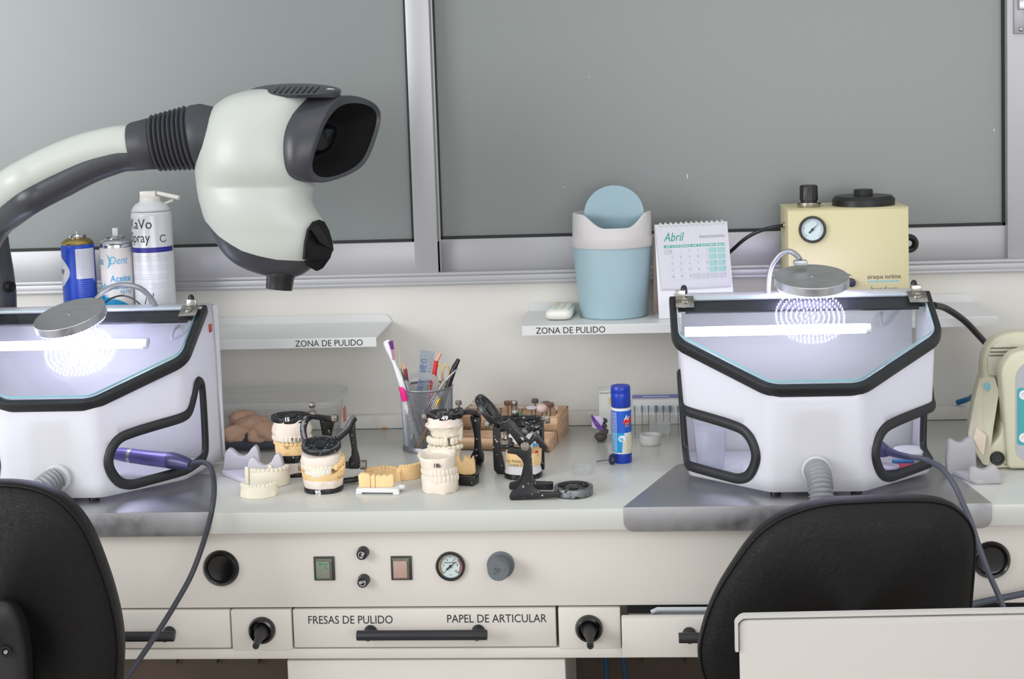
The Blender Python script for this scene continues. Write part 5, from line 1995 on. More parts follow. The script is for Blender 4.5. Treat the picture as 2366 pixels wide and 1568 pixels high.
cpos = at(1131, 949, y=.045)
Nn = V(.79, -.07, .60).normalized()
ax_ = (at(1158, 984, y=.045) - at(1103, 915, y=.045)).normalized()
oval_plate(uf, cpos + Nn * .004, Nn, ax_, .0338, .034, .0095)
bar(uf, [cpos + ax_ * .028 + V(0, -.018, -.003), at(1161, 988, y=.03)], .012, .010, Nn)
bar(uf, [cpos + ax_ * .028 + V(0, .016, -.003), at(1161, 986, y=.06)], .012, .010, Nn)
uf.build('upper_frame', M_ap, t, bevel=.0009)
for px, py, r, y_ in ((1213, 1032, 11, yn - .006), (1210, 1000, 9.5, yr - .02)):
    c = at(px, py, y=y_)
    MB().lathe([(r * k * .9, 0), (r * k, .0015), (r * k, .004), (r * k * .85, .0055), (.0005, .006)], c + V(0, .006, 0), (0, -1, 0), 32).cyl(c + V(0, .006, 0), c + V(0, .03, 0), .003).build('hinge_knob', M_nk, t)
s = MB()
c = at(1170, 1020, y=.05)
s.lathe([(15 * k, -.002), (15 * k, .0045), (12 * k, .006), (6 * k, .006), (5 * k, .014)], c, n=28)
knurl(s, c + V(0, 0, .012), c + V(0, 0, .020), 8 * k)
s.build('height_screw', M_nk, t)
MB().box(c + V(-.008, -.008, -.012), c + V(.013, .008, -.002)).build('hinge_block', M_ap, t, bevel=.001)


# --- loose casts
def loose(label, parts, group=None, loc=None):
    t = thing('dental_cast', label, 'dental cast', loc, group=group)
    for p in parts:
        p(t)
    return t


def on(px, py): return at(px, py, z=.86)


c = on(591, 1152)
cb = on(605, 1133)
t = thing('dental_cast', 'ivory horseshoe cast with teeth up at the far left front of the bench', 'dental cast', (c.x, c.y + .02, .86))
b = MB()
arch(b, c.x, c.y + .028, .10, .0285, .0265, .008, .8604, .8795, -88, 88)
b.prism([V(c.x - .03, c.y + .012, .8604), V(c.x - .012, c.y - .002, .8604), V(c.x + .012, c.y - .003, .8604), V(c.x + .031, c.y + .014, .8604), V(c.x + .026, c.y + .03, .8604), V(c.x - .026, c.y + .03, .8604)], (0, 0, .010))
cs = b.build('cast_base', M_iv, t, smooth=60)
teeth(cs, c.x, c.y + .028, .10, .0285, .0265, .8800, 12, (.0038, .0034, .0052), M_iv, -86, 86, seed=5)
t = thing('dental_cast', 'ivory cast with struts, just behind the front left horseshoe cast', 'dental cast', (cb.x, cb.y + .03, .86))
b = MB()
cx, cy = cb.x + .002, cb.y + .048
arch(b, cx, cy, .12, .033, .029, .010, .8604, .8890, -60, 95)
for px, z1 in ((573, .8955), (606, .8925), (627, .8985), (590, .8800)):
    q = at(px, 1130, y=cy - .016)
    b.box((q.x - .0035, cy - .020, .8604), (q.x + .0035, cy - .012, z1))
cs = b.build('cast_base', M_iv, t, bevel=.0012, smooth=60)
teeth(cs, cx, cy, .12, .033, .029, .8900, 11, (.0045, .0045, .0050), M_iv, -58, 92, seed=6)
MB().text('4', at(634, 1118, y=cy - .036), (1, .4, 0), (0, 0, 1), .0062, 1).build('pen_marks', M_ink, t, smooth=0)

# pair marked 18b
c = on(1017, 1132)
yc = c.y + .004
cx = c.x


def zf(py, x=1017, y=yc, r=11): return at(x, py - r, y=y).z


t = thing('dental_cast', 'pale pair of upper and lower casts biting together, marked 18b', 'dental cast', (cx, yc, .86))
b = MB()
block(b, cx, yc, .0, [(.8602, .0300, .0325, 0), (.863, .0315, .0335, 0), (zf(1126), .032, .034, 0), (zf(1116), .0315, .0335, 0), (zf(1108), .029, .031, 0)], .0006, 3)
lo_ = b.build('lower_cast', M_pk, t, smooth=60)
teeth(lo_, cx + .001, yc, 0, .0288, .0308, zf(1110), 12, (.0044, .0040, .0088), M_pk, -84, 84, seed=3)
b = MB()
rz_ = .06
block(b, cx - .002, yc, rz_, [(zf(1094), .028, .030, 0), (zf(1086), .030, .032, 0), (zf(1078), .031, .0325, .05), (zf(1070), .0325, .0335, .08, -.001), (zf(1063), .0335, .034, .12, -.002), (zf(1061), .0325, .033, .12, -.002), (zf(1062), .024, .024, .12, -.002), (zf(1068), .022, .022, .12, -.002)], .0005, 4)
up_c = b.build('upper_cast', M_pk, t, smooth=60)
teeth(up_c, cx, yc, 0, .0284, .0304, zf(1094), 12, (.0044, .0038, .0075), M_pk, -82, 82, seed=9)
m = MB()
m.text('18b', V(cx - .006, yc - .0352, zf(1079)), (1, -.03, .0), (0, 0, 1), .0095, .9, off=.0003)
m.build('pen_marks', M_ink, t, smooth=0)

# yellow casts with tray
c = on(872, 1140)
q0, q1, q2, q3 = on(823, 1142), on(921, 1143), on(931, 1125), on(836, 1122)
t = thing('model_tray', 'small white plastic tray under the yellow cast segment', 'tray', (c.x, c.y, .86))
m = MB()
m.prism([V(q.x, q.y, .8635) for q in (q0, q1, q2, q3)], (0, 0, .0065))
for a, b_ in ((q0, 1), (q1, -1)):
    m.box((a.x - .001 + (0 if b_ > 0 else -.009), a.y, .8602), (a.x + (.010 if b_ > 0 else .001), a.y + .010, .8645))
m.cyl(at(922, 1126, z=.868), at(934, 1124, z=.868), .0045)
m.build('tray_body', mat('tray_white', (228, 228, 228), .35), t, bevel=.001)
zt_ = .8702
t = thing('dental_cast', 'yellow stone cast segment lying on the small white tray', 'dental cast', (c.x - .005, c.y + .01, zt_))
yy = c.y + .003
for pts, nm in (([(830, 1130), (827, 1098), (832, 1093), (850, 1095), (855, 1100), (856, 1128)], 'end_block'), ([(857, 1128), (856, 1101), (861, 1095), (866, 1101), (867, 1127)], 'tooth_die'), ([(868, 1127), (867, 1101), (872, 1097), (880, 1101), (887, 1097), (895, 1101), (902, 1095), (909, 1100), (909, 1122), (905, 1126)], 'row_block')):
    P = [V(p.x, p.y, max(p.z, zt_ + .0002)) for p in [at(a, b_, y=yy) for a, b_ in pts]]
    MB().prism(fillet(P, .0014, 2), (.001, .013, 0)).build(nm, M_yl, t, bevel=.0012, seg=2, smooth=60)
c = on(880, 1117)
t = thing('dental_cast', 'yellow horseshoe cast behind the white tray', 'dental cast', (c.x, c.y + .02, .86))
b = MB()
arch(b, c.x + .001, c.y + .018, -.05, .029, .024, -.010, .8604, .8775, 80, 280)
cs = b.build('cast_base', M_yl, t, smooth=60)
teeth(cs, c.x + .001, c.y + .018, -.05 + pi, .029, .024, .8785, 12, (.0042, .0042, .0042), M_yl, -90, 90, seed=8)
MB().box(at(869, 1092, y=c.y + .036), at(878, 1080, y=c.y + .041)).build('grey_crown', mat('crown_grey', (222, 214, 204), .3), t, bevel=.001)
c = on(930, 1112)
t = thing('dental_cast', 'yellow cast with handwriting, rightmost beside the white tray', 'dental cast', (c.x, c.y + .02, .86))
b = MB()
arch(b, c.x - .002, c.y + .036, .25, .030, .026, .009, .8604, .8835, -25, 75)
cs = b.build('cast_base', M_yl, t, smooth=60)
teeth(cs, c.x - .002, c.y + .036, .25, .030, .026, .8845, 9, (.0036, .004, .0040), M_yl, -22, 74, seed=8)
MB().text('ra Iliana Her', at(925, 1111, y=c.y + .0075), (1, .30, .10), (0, 0, 1), .0065, .66, shear=.3).build('pen_marks', M_ink, t, smooth=0)

# ------------------------------------------------------------ plastic tub with broken casts
t = thing('plastic_tub', 'clear plastic storage tub of old casts behind the left casts', 'tub', (-.74, .45, .86))
M_tub = thin_glass('tub_plastic', (253, 254, 254), 1.25, .05, .2)
M_tub2 = thin_glass('tub_rim_plastic', (250, 252, 253), 1.3, .22, .2)
zr_ = at(700, 890, y=.50).z
zfr = at(700, 935, y=.37).z
zr_ = (zr_ + zfr) / 2
yb0, yb1 = .375, .515
xa, xb = -.97, at(804, 1005, y=.515).x - .012


def tubring(off, z):
    return [V(p.x, p.y, z) for p in fillet([V(xa - off, yb0 - off, 0), V(xb + off, yb0 - off, 0), V(xb + off, yb1 + off, 0), V(xa - off, yb1 + off, 0)], .03, 6)]


MB().rings([tubring(-.020, .8608), tubring(-.006, .8608), tubring(0, .866), tubring(.010, zr_ - .014)], cap=False).build('tub_wall', M_tub, t, smooth=50)
MB().rings([tubring(.010, zr_ - .014), tubring(.017, zr_ - .012), tubring(.018, zr_ - .001), tubring(.0175, zr_), tubring(.0125, zr_), tubring(.011, zr_ - .004)], cap=False).build('tub_rim', M_tub2, t, smooth=40)
q = [at(791, 975, y=.47), at(804, 972, y=.50), at(805, 936, y=.50), at(793, 943, y=.47)]
MB().prism([V(xb + .0125, p.y, p.z) for p in q], (.0004, 0, 0)).build('red_sticker', mat('sticker_red', (205, 110, 108), .5), t)
rn = random.Random(5)
M_rk = mat('old_stone', (212, 170, 142), .85, bump=(90, .6, .004), var=(30, (196, 152, 124)))
for i, (px, py, y, r) in enumerate(((545, 1010, .43, .030), (585, 990, .45, .036), (560, 968, .48, .028), (612, 1005, .43, .034), (600, 1030, .42, .026), (640, 1015, .46, .026), (530, 1040, .44, .024), (670, 1000, .48, .022), (575, 1045, .43, .022))):
    c = at(px, py, y=y)
    c.z = max(c.z, .864 + r * .62)
    rg = []
    ph = [rn.uniform(0, 6) for _ in range(6)]
    for j in range(15):
        tt = -pi / 2 + pi * (j + .02) / 14.1
        rg.append([c + V(cos(tt) * cos(a), cos(tt) * sin(a) * .8, sin(tt) * .72) * r * (1 + cos(tt) * (.14 * sin(3 * a + ph[0] + j * .5) + .09 * sin(5 * a + ph[1] - j) + .06 * sin(9 * a + j * 2.1 + ph[2]))) for a in [2 * pi * q_ / 26 for q_ in range(26)]])
    o = MB().rings(rg).build('broken_cast', M_rk if i < 8 else mat('base_navy', (40, 46, 66), .5), smooth=60)
    tag(o, ['pinkish broken stone cast inside the clear tub, lower left', 'largest pinkish broken cast inside the clear tub', 'pinkish broken cast at the back left of the clear tub', 'pinkish broken cast in the middle of the clear tub', 'small pinkish cast low in the middle of the clear tub', 'pinkish broken cast at the right of the clear tub', 'pinkish cast fragment at the bottom left of the clear tub', 'pale cast fragment far right in the clear tub', 'dark navy model base at the bottom of the clear tub'][i], 'cast', 'broken casts in the clear tub')
o = MB().box((at(512, 1040, y=.41).x, .395, .8615), (at(640, 1045, y=.41).x, .47, .876)).build('navy_block', mat('base_navy', (40, 46, 66), .5), bevel=.004)
tag(o, 'flat dark navy model base lying under the stones in the clear tub', 'base')
tag(MB().ell(at(888, 989, y=.57) + V(0, 0, .001), (.0045, .003, .002)).build('wax_crumb', mat('crumb_orange', (226, 150, 70), .6)), 'tiny orange wax crumb at the back of the worktop', 'crumb')

# ------------------------------------------------------------ mesh pen cup
PCX, PCY = -.4065, .398
kP = mpp(PCY)
zt = at(980, 896, y=PCY).z + .003
t = thing('pen_cup', 'silver wire mesh pen cup full of pens and brushes', 'pen cup', (PCX, PCY, .86))
M_wire = mat('mesh_silver', (150, 152, 156), .38, .8)
r0, r1 = .0475, .0510
NA, NH = 84, 30
vs, fs = [], []
for j in range(NH + 1):
    f = j / NH
    for i in range(NA):
        a = 2 * pi * (i + .5 * (j % 2)) / NA
        r = r0 + (r1 - r0) * f
        vs.append(V(PCX + cos(a) * r, PCY + sin(a) * r, .866 + (zt - .868) * f))
for j in range(0, NH - 1):
    for i in range(NA):
        if j % 2 == 0:
            fs.append((j * NA + i, (j + 1) * NA + i, (j + 2) * NA + i, (j + 1) * NA + (i - 1) % NA))
        else:
            fs.append((j * NA + i, (j + 1) * NA + (i + 1) % NA, (j + 2) * NA + i, (j + 1) * NA + i))
m = MB()
m.v, m.f, m.m = vs, fs, [0] * len(fs)
m.build('mesh_wall', M_wire, t, smooth=0, wire=.0011)
MB().lathe([(r0 - .001, .8605), (r0 + .003, .8605), (r0 + .0035, .864), (r0 + .001, .870), (r0 - .001, .868), (r0 - .004, .8625), (.001, .8625)], (PCX, PCY, 0), n=56).build('cup_foot', M_wire, t)
MB().tube([V(PCX + cos(a) * r1, PCY + sin(a) * r1, zt) for a in [2 * pi * i / 64 for i in range(64)]], .0023, 10, loop=True).build('cup_rim', M_wire, t)


def stick(pa, ya, pb, yb__, z0=None):
    return at(*pa, y=ya), at(*pb, y=yb__)


# toothbrush
a = at(972, 1020, y=.40)
b = at(898, 792, y=.385)
t = thing('toothbrush', 'white and pink toothbrush with purple bristles leaning out of the pen cup', 'toothbrush', a)
pts = cat([at(963, 1025, y=.40), at(948, 960, y=.375), at(932, 900, y=.358), at(922, 868, y=.36), at(911, 840, y=.365), at(905, 820, y=.37), at(898, 802, y=.375), at(893, 787, y=.38)], 6)
n_ = len(pts)
rad = []
for i in range(n_):
    f = i / (n_ - 1)
    rad.append(.0055 if f < .42 else .0055 - (f - .42) * 12 * .001 * 1.2 if f < .58 else .0036 + .0042 * sin(min(1, (f - .58) / .42) * pi * .62) if f < .97 else .006)
MB().tube(pts, [max(.0028, r) for r in rad], 16, sq=.62, up=(0, 1, 0)).build('handle', M_white, t, smooth=70)
MB().tube([at(936, 925, y=.359), at(931, 905, y=.3565), at(927, 893, y=.3575)], [.0064, .0062, .0058], 16, sq=.7, up=(0, 1, 0)).build('grip', mat('grip_pink', (232, 40, 140), .4), t)
for i in range(9):
    f = i / 8
    base = at(897 + 9 * f, 792 + 35 * f, y=.378 - .006 * f)
    tip = at(906 + 7 * f - 3 * f * f, 789 + 40 * f, y=.366 - .004 * f)
    MB().cyl(base, tip, .0021, .0026, 8).build('bristle_tuft', mat('bristle_purple', (120, 40, 130), .6) if i < 4 else mat('bristle_mauve', (188, 140, 160), .6), t)
# wooden stick
tag(MB().cyl(at(930, 905, y=.40), at(921, 786, y=.41), .0021, .0007, 10).build('wooden_stick', mat('stick_wood', (205, 188, 150), .6)), 'thin tapering wooden stick upright in the pen cup', 'stick')


def pen(name, label, cat_, segs):
    """segs: (pixel, y, radius, material name) nodes; consecutive nodes form a part"""
    P = [at(px, py, y=y) for (px, py), y, r, m_ in segs]
    t = thing(name, label, cat_, P[0], group='pens and tools in the mesh cup')
    for i in range(len(segs) - 1):
        MB().cyl(P[i], P[i + 1], segs[i][2], segs[i + 1][2] if segs[i][3] == segs[i + 1][3] or i == len(segs) - 2 else segs[i][2], 16).build(segs[i][3][0], segs[i][3][1], t, smooth=50)
    return t


sil = ('barrel', mat('pen_silver', (186, 188, 190), .3, .7))
drk = ('tip', mat('tip_grey', (70, 70, 72), .4, .5))
rd = ('barrel', mat('pen_maroon', (150, 50, 52), .45))
fl = ('cap', mat('cap_flesh', (222, 168, 150), .5))
rd2 = ('barrel', mat('pen_red', (206, 34, 34), .4))
bk = ('barrel', mat('pen_black', (26, 26, 28), .35))
pen('brush_pen', 'silver brush pen with dark tip leaning left in the cup, in front of the toothbrush', 'pen', [((985, 1030), .37, .0038, sil), ((937, 878), .362, .0038, drk), ((932, 868), .363, .0018, drk), ((925, 850), .365, .0004, drk)])
pen('eraser_pencil', 'maroon pencil with flesh coloured eraser end in the cup', 'pencil', [((962, 1030), .42, .0038, rd), ((936, 852), .43, .0035, fl), ((932, 838), .432, .0018, fl)])
pen('red_marker', 'red marker with pink end leaning right in the cup', 'marker', [((980, 1020), .40, .0046, rd2), ((1008, 833), .42, .0046, fl), ((1018, 815), .423, .0036, fl)])
pen('black_pen', 'thick black pen leaning far right in the cup', 'pen', [((1000, 1000), .39, .0050, bk), ((1050, 848), .40, .0056, bk), ((1060, 829), .402, .0035, bk)])
pen('wax_probe', 'slim silver dental probe with a bent tip leaning right over the cup rim', 'probe', [((972, 960), .372, .0030, sil), ((1030, 878), .356, .0034, sil), ((1053, 855), .356, .0012, sil), ((1061, 851), .356, .0010, sil)])
pen('grey_pen', 'grey metal pen lying diagonally low inside the cup', 'pen', [((960, 975), .375, .0032, sil), ((1012, 905), .362, .0032, sil)])
pen('white_pen', 'white barrelled brush lowest at the left inside the cup', 'pen', [((973, 1032), .38, .0050, ('barrel', M_white)), ((936, 930), .361, .0050, ('barrel', M_white))])
pen('teal_pen', 'teal tipped pen standing at the bottom of the cup', 'pen', [((942, 1032), .385, .0036, ('tip', mat('pen_teal', (60, 150, 130), .5))), ((950, 1015), .385, .0036, sil), ((968, 960), .40, .0036, sil)])
pen('purple_pen', 'purple pen in the middle of the cup', 'pen', [((978, 1025), .41, .0036, ('barrel', mat('pen_purple', (150, 90, 160), .5))), ((996, 915), .40, .0036, ('barrel', mat('pen_purple', (150, 90, 160), .5)))])
# yellow notched rod
pts = [at(1002 + 18 * f, 975 - 62 * f, y=.358 - .004 * f) for f in [i / 26 for i in range(27)]]
tag(MB().tube([at(965 + 50 * f, 1035 - 115 * f, y=.366 - .012 * f) for f in [i / 60 for i in range(61)]], [.0021 if i % 3 else .0028 for i in range(61)], 10).build('yellow_chain_rod', mat('rod_yellow', (236, 190, 40), .35)), 'yellow beaded rod leaning in the cup behind the mesh', 'rod')
# ruler
a0 = at(962, 895, y=.425)
t = thing('clear_ruler', 'clear plastic ruler with blue lettering upright in the cup', 'ruler', a0)
c0, c1, c2, c3 = at(957, 1000, y=.41), at(975, 1003, y=.41), at(1004, 812, y=.43), at(971, 808, y=.43)
MB().prism([c0, c1, c2, c3], (0, .0012, 0)).build('ruler_blade', thin_glass('ruler_plastic', (225, 232, 240), 1.45, .22, .1), t)
m = MB()
ud = (c2 - c1).normalized()
m.text('OKIA  ONE-U', at(962, 906, y=.4185) - V(0, .0035, 0), ud, V(ud.z, 0, -ud.x), .0175, .64)
for i in range(12):
    p = c1.lerp(c2, .52 + i * .04) - V(0, .0006, 0)
    m.add([p, p + ud * .0006, p + ud * .0006 + V(-.004, 0, -.0005), p + V(-.004, 0, -.0005)], [(0, 1, 2, 3)])
m.build('lettering', mat('ruler_blue', (50, 80, 150), .5), t, smooth=0)
# protractor
t = thing('protractor', 'clear curved protractor standing in front of the ruler in the cup', 'protractor', at(975, 885, y=.39))
P = [at(x, y, y=.392) for x, y in ((944, 895), (944, 872), (950, 864), (970, 860), (990, 861), (1005, 866), (1013, 876), (1012, 888), (1006, 902), (996, 902), (1001, 884), (996, 876), (972, 870), (952, 874))]
MB().prism(fillet(P, .002, 3), (0, .0014, 0)).build('protractor_plate', thin_glass('protractor_plastic', (225, 228, 230), 1.45, .45, .1), t)
# scissors
t = thing('scissors', 'scissors with cream handles standing in the cup', 'scissors', at(1010, 980, y=.42))
M_sc = mat('scissor_cream', (214, 190, 132), .45)
for s_, (cx_, cy_) in ((0, (1014, 862)), (1, (1030, 863))):
    P = [at(cx_ + 7.5 * cos(q) + (0 if sin(q) < 0 else (4 - 7 * s_) * sin(q)), cy_ - 2 + (19 if sin(q) < 0 else 30) * sin(q), y=.42) for q in [2 * pi * i / 28 for i in range(28)]]
    MB().tube(P, .0022, 10, loop=True).build('handle', M_sc, t)
MB().prism([at(1016, 892, y=.42), at(1026, 892, y=.42), at(1012, 985, y=.40), at(1006, 985, y=.40)], (0, .002, 0)).build('blade', M_chrome, t)

# ------------------------------------------------------------ wooden bur box
cF = V(at(1270, 1045, z=.86).x, at(1270, 1045, z=.86).y, .8603)
rz_ = radians(-9)
ux_, uy_ = V(cos(rz_), sin(rz_), 0), V(-sin(rz_), cos(rz_), 0)
M_wd = mat('beech_wood', (226, 186, 150), .55, wood=(1, 1, 9), bump=(120, .1, .0005))
t = thing('wooden_bur_box', 'open hinged wooden box holding rotary tools behind the right articulators', 'box', cF, rz_)
WW = .205


def openbox(m, x0, x1, y0, y1, z0, z1, w, fl):
    m.box((x0, y0, z0), (x1, y1, z0 + fl))
    m.box((x0, y0, z0), (x1, y0 + w, z1))
    m.box((x0, y1 - w, z0), (x1, y1, z1))
    m.box((x0, y0 + w, z0 + fl), (x0 + w, y1 - w, z1))
    m.box((x1 - w, y0 + w, z0 + fl), (x1, y1 - w, z1))


m = MB()
openbox(m, -WW, 0, 0, .074, 0, .0235, .009, .004)
m.build('lid_tray', M_wd, t, local=True, bevel=.0015)
m = MB()
openbox(m, -WW, .0, .080, .192, 0, .0495, .009, .004)
m.build('box_body', M_wd, t, local=True, bevel=.0015)
m = MB().box((-WW + .009, .089, .004), (-.009, .183, .026))
rk_ = m.build('bur_rack', mat('rack_wood', (205, 176, 144), .6), t, local=True)
h = MB()
for i in range(9):
    for j in range(4):
        h.lathe([(.0016, 0), (.0001, .0002)], (-WW + .022 + i * .0205, .102 + j * .022, .0261), (0, 0, 1), 8)
h = h.build('rack_holes', M_dark, rk_, local=True)
for x in (-WW + .04, -.04):
    MB().cyl((x - .010, .0770, .0235), (x + .010, .0770, .0235), .0022).build('hinge', M_chrome, t, local=True)


def wl(x, y, z): return cF + ux_ * x + uy_ * y + V(0, 0, z)


M_sh = mat('mandrel_steel', (150, 140, 130), .35, .9)
discs = [((1103, 927), .150, .0095, 'disc', 'grey', 'grey cutting disc on a mandrel, leftmost at the back of the wooden rack'),
         ((1093, 940), .125, .0098, 'disc', 'tan', 'tan disc behind the tilted black ring in the wooden rack'),
         ((1140, 941), .112, .0100, 'disc', 'grey', 'grey disc left of the brown wheels in the wooden rack'),
         ((1157, 938), .120, .0092, 'disc', 'tan', 'tan wheel beside the grey disc in the wooden rack'),
         ((1173, 930), .155, .0075, 'cup', 'brown', 'brown rubber cup in the middle of the wooden rack'),
         ((1182, 930), .150, .0072, 'cup', 'brown', 'second brown rubber cup touching the first in the wooden rack'),
         ((1206, 940), .140, .0085, 'disc', 'tan', 'thin pale disc behind the brass screw in the wooden rack'),
         ((1228, 941), .112, .0110, 'disc', 'pale', 'broad pale blue edged disc, foremost in the wooden rack'),
         ((1236, 925), .158, .0070, 'cup', 'dark', 'dark grey wheel standing tallest in the wooden rack'),
         ((1252, 943), .110, .0112, 'puff', 'wool', 'fluffy pinkish polishing bob in the wooden rack'),
         ((1262, 929), .160, .0080, 'disc', 'brown', 'brown disc behind the polishing bob in the wooden rack'),
         ((1271, 934), .140, .0078, 'cup', 'brown', 'brown wheel at the right of the wooden rack'),
         ((1286, 942), .130, .0040, 'cup', 'clear', 'small clear tipped point, rightmost in the wooden rack')]
CM = {'grey': (176, 178, 180), 'tan': (190, 176, 156), 'brown': (128, 98, 86), 'pale': (204, 210, 218), 'dark': (96, 92, 88), 'wool': (214, 190, 186), 'clear': (200, 190, 182)}
for (px, py), yl, r, kind, cn, lab in discs:
    yw = (cF + uy_ * yl).y + .012
    c = at(px, py, y=yw)
    t = thing('rotary_tool', lab, 'rotary tool', V(c.x, c.y, .8866), group='rotary tools standing in the wooden rack')
    MB().cyl(V(c.x, c.y, .8866), c, .0013, n=8).cyl(c - V(0, 0, .006), c, .0019, n=8).build('shank', M_sh, t)
    mm = mat('tool_' + cn, CM[cn], .6, bump=(400, .3, .0005))
    if kind == 'disc': MB().lathe([(.001, -.0008), (r, -.0008), (r, .0006), (r * .45, .0008), (r * .43, .0012), (.0005, .0014)], c, (.05, -.08, 1), 28).build('disc', mm, t)
    elif kind == 'cup': MB().lathe([(.001, -.005), (r * .8, -.005), (r, -.003), (r, .0025), (r * .85, .0035), (.0005, .0035)], c, n=24).build('wheel', mm, t)
    else:
        rg = []
        rn = random.Random(2)
        for j in range(11):
            tt = -pi / 2 + pi * (j + .05) / 10.1
            rg.append([c + V(cos(tt) ** .6 * cos(a) * r, cos(tt) ** .6 * sin(a) * r, sin(tt) * .0085) * rn.uniform(.92, 1.07) if 0 else c + V(max(0, cos(tt)) ** .6 * cos(a) * r, max(0, cos(tt)) ** .6 * sin(a) * r, sin(tt) * .0085) * rn.uniform(.92, 1.07) for a in [2 * pi * i / 24 for i in range(24)]])
        MB().rings(rg).build('bob', mm, t)
c = at(1201, 953, y=(cF + uy_ * .11).y)
tag(MB().cyl(V(c.x, c.y, .8866), c + V(0, 0, .002), .0022).build('green_point', mat('point_green', (20, 150, 80), .5)), 'small green grinding point in the wooden rack', 'grinding point')
for i, (xa_, ya_, xb_, yb_2) in enumerate(((-.17, .030, -.10, .045), (-.165, .045, -.09, .030), (-.15, .060, -.095, .055), (-.18, .050, -.12, .022), (-.14, .022, -.085, .050))):
    p, q = wl(xa_, ya_, .0056 + .0018 * i), wl(xb_, yb_2, .0056 + .0018 * i)
    t = thing('steel_bur', 'thin steel bur lying loose in the wooden box lid tray', 'bur', p, group='steel burs lying in the box lid tray')
    MB().cyl(p, q, .0012, n=10).build('shank', M_chrome, t)
    MB().cyl(q, q + (q - p).normalized() * .008, .0016, .0008, 10).build('cutting_head', M_sh, t)

# ------------------------------------------------------------ glue stick and small things
c = at(1438, 1066, z=.86)
gx, gy = c.x, c.y
R = 22.8 * mpp(gy)


def zg_(py): return at(1438, py, y=gy).z


t = thing('glue_stick', 'blue glue stick standing upright left of the right hood', 'glue stick', (gx, gy, .86))
M_gb = mat('glue_blue', (24, 58, 170), .3, bump=(800, .02, .0002))
MB().lathe([(.001, .8602), (R * .96, .8602), (R * .98, .862), (R * .98, zg_(1043)), (.002, zg_(1043))], (gx, gy, 0), n=40).build('base_dial', M_gb, t)
MB().lathe([(R * .97, zg_(1044)), (R, zg_(1043)), (R, zg_(939)), (R * .97, zg_(939))], (gx, gy, 0), n=48).build('barrel', mat('glue_label_white', (228, 230, 234), .3), t)
ty = zg_(890)
MB().lathe([(R * .97, zg_(937)), (R * 1.0, zg_(936)), (R * 1.0, zg_(908)), (R * .985, zg_(907)), (R * .985, zg_(903)), (R * 1.0, zg_(902)), (R * 1.0, ty - .003), (R * .93, ty), (.001, ty)], (gx, gy, 0), n=48).build('cap', M_gb, t)
m = MB()
patch(m, gx, gy, R, [(zg_(1040), -1.55, .0), (zg_(1015), -1.55, .1), (zg_(995), -1.55, .3)], 16, .0003)
patch(m, gx, gy, R, [(zg_(995), -1.55, 1.5), (zg_(945), -1.55, 1.5)], 24, .0003, 1)
patch(m, gx, gy, R, [(zg_(975), -1.55, -.25), (zg_(945), -1.55, -.35)], 16, .0005, 0) if 0 else None
m.build('label_print', [mat('glue_cyan', (20, 150, 210), .35), mat('glue_mid', (30, 92, 196), .35)], t, smooth=0)
m = MB()
for row in range(6):
    rnd = random.Random(row)
    th = -1.2 + row * .13
    z = zg_(948)
    while z > zg_(1036):
        l = rnd.uniform(.0015, .005)
        patch(m, gx, gy, R, [(z - l, th, th + .05), (z, th, th + .05)], 2, .0006)
        z -= l + .001
cyltext(m, 'Ar', gx, gy, R + .0006, .28, zg_(966), .0135, .8, shear=.25, off=.0004)
c10 = V(gx + sin(.05) * R, gy - cos(.05) * R - .0008, zg_(1008))
m.build('label_text', M_wink, t, smooth=0)
m = MB()
patch(m, gx, gy, R, [(zg_(973), .12, 1.4), (zg_(962), .3, 1.4)], 8, .0006)
m.build('red_bar', mat('glue_red', (214, 40, 44), .4), t, smooth=0)
cyl_ = MB()
cyltext(cyl_, 'ST', gx, gy, R + .0008, .38, zg_(981), .0105, .8, off=.0004)
cyl_.build('orange_text', mat('glue_orange', (240, 150, 60), .4), t, smooth=0)
m = MB()
rows = [(c10.z + .0062 * sin(q), .05 - .38 * cos(q), .05 + .38 * cos(q)) for q in [-pi / 2 + pi * i / 10 for i in range(11)]]
patch(m, gx, gy, R, rows, 8, .0010)
bd_ = m.build('weight_badge', mat('badge_white', (222, 238, 244), .4), t, smooth=0)
m = MB()
cyltext(m, '10g', gx, gy, R + .0012, -.26, c10.z - .0028, .0078, .72, off=.0002)
m.build('lettering', mat('badge_cyan', (40, 160, 205), .4), bd_, smooth=0)
m = MB()
patch(m, gx, gy, R, [(zg_(1041), .35, 1.4), (zg_(1026), .15, 1.4), (zg_(1012), .35, 1.4), (zg_(1000), .8, 1.4)], 10, .0007)
m.build('label_picture', mat('glue_pic', (224, 220, 196), .4, var=(90, (190, 190, 150))), t, smooth=0)

# little jar
c = at(1391, 1020, z=.86)
jx, jy = c.x, c.y + .004
R = 22.5 * mpp(jy)
zj = at(1389, 955, y=jy).z
t = thing('small_jar', 'small clear jar with dark red wax pieces and a purple label behind the glue stick', 'jar', (jx, jy, .86))
MB().lathe([(.001, .8605), (R * .92, .8605), (R * .95, .864), (R, zj), (R - .001, zj)], (jx, jy, 0), n=36, cap=False).build('jar_wall', thin_glass('jar_glass', (252, 253, 253), 1.45, .04, .05), t)
m = MB()
patch(m, jx, jy, R, [(zj - .026, -1.9, -.1), (zj - .010, -1.9, .25), (zj - .001, -1.9, .1)], 16, .0004)
m.build('label', mat('jar_label', (206, 196, 224), .4), t, smooth=0)
m = MB()
patch(m, jx, jy, R, [(zj - .028, -.35, .3), (zj - .018, -.75, -.1), (zj - .009, -1.2, -.5), (zj - .001, -1.6, -.9)], 12, .0014)
m.build('label_stripe', mat('jar_purple', (104, 60, 150), .4), t, smooth=0)
rnj = random.Random(8)
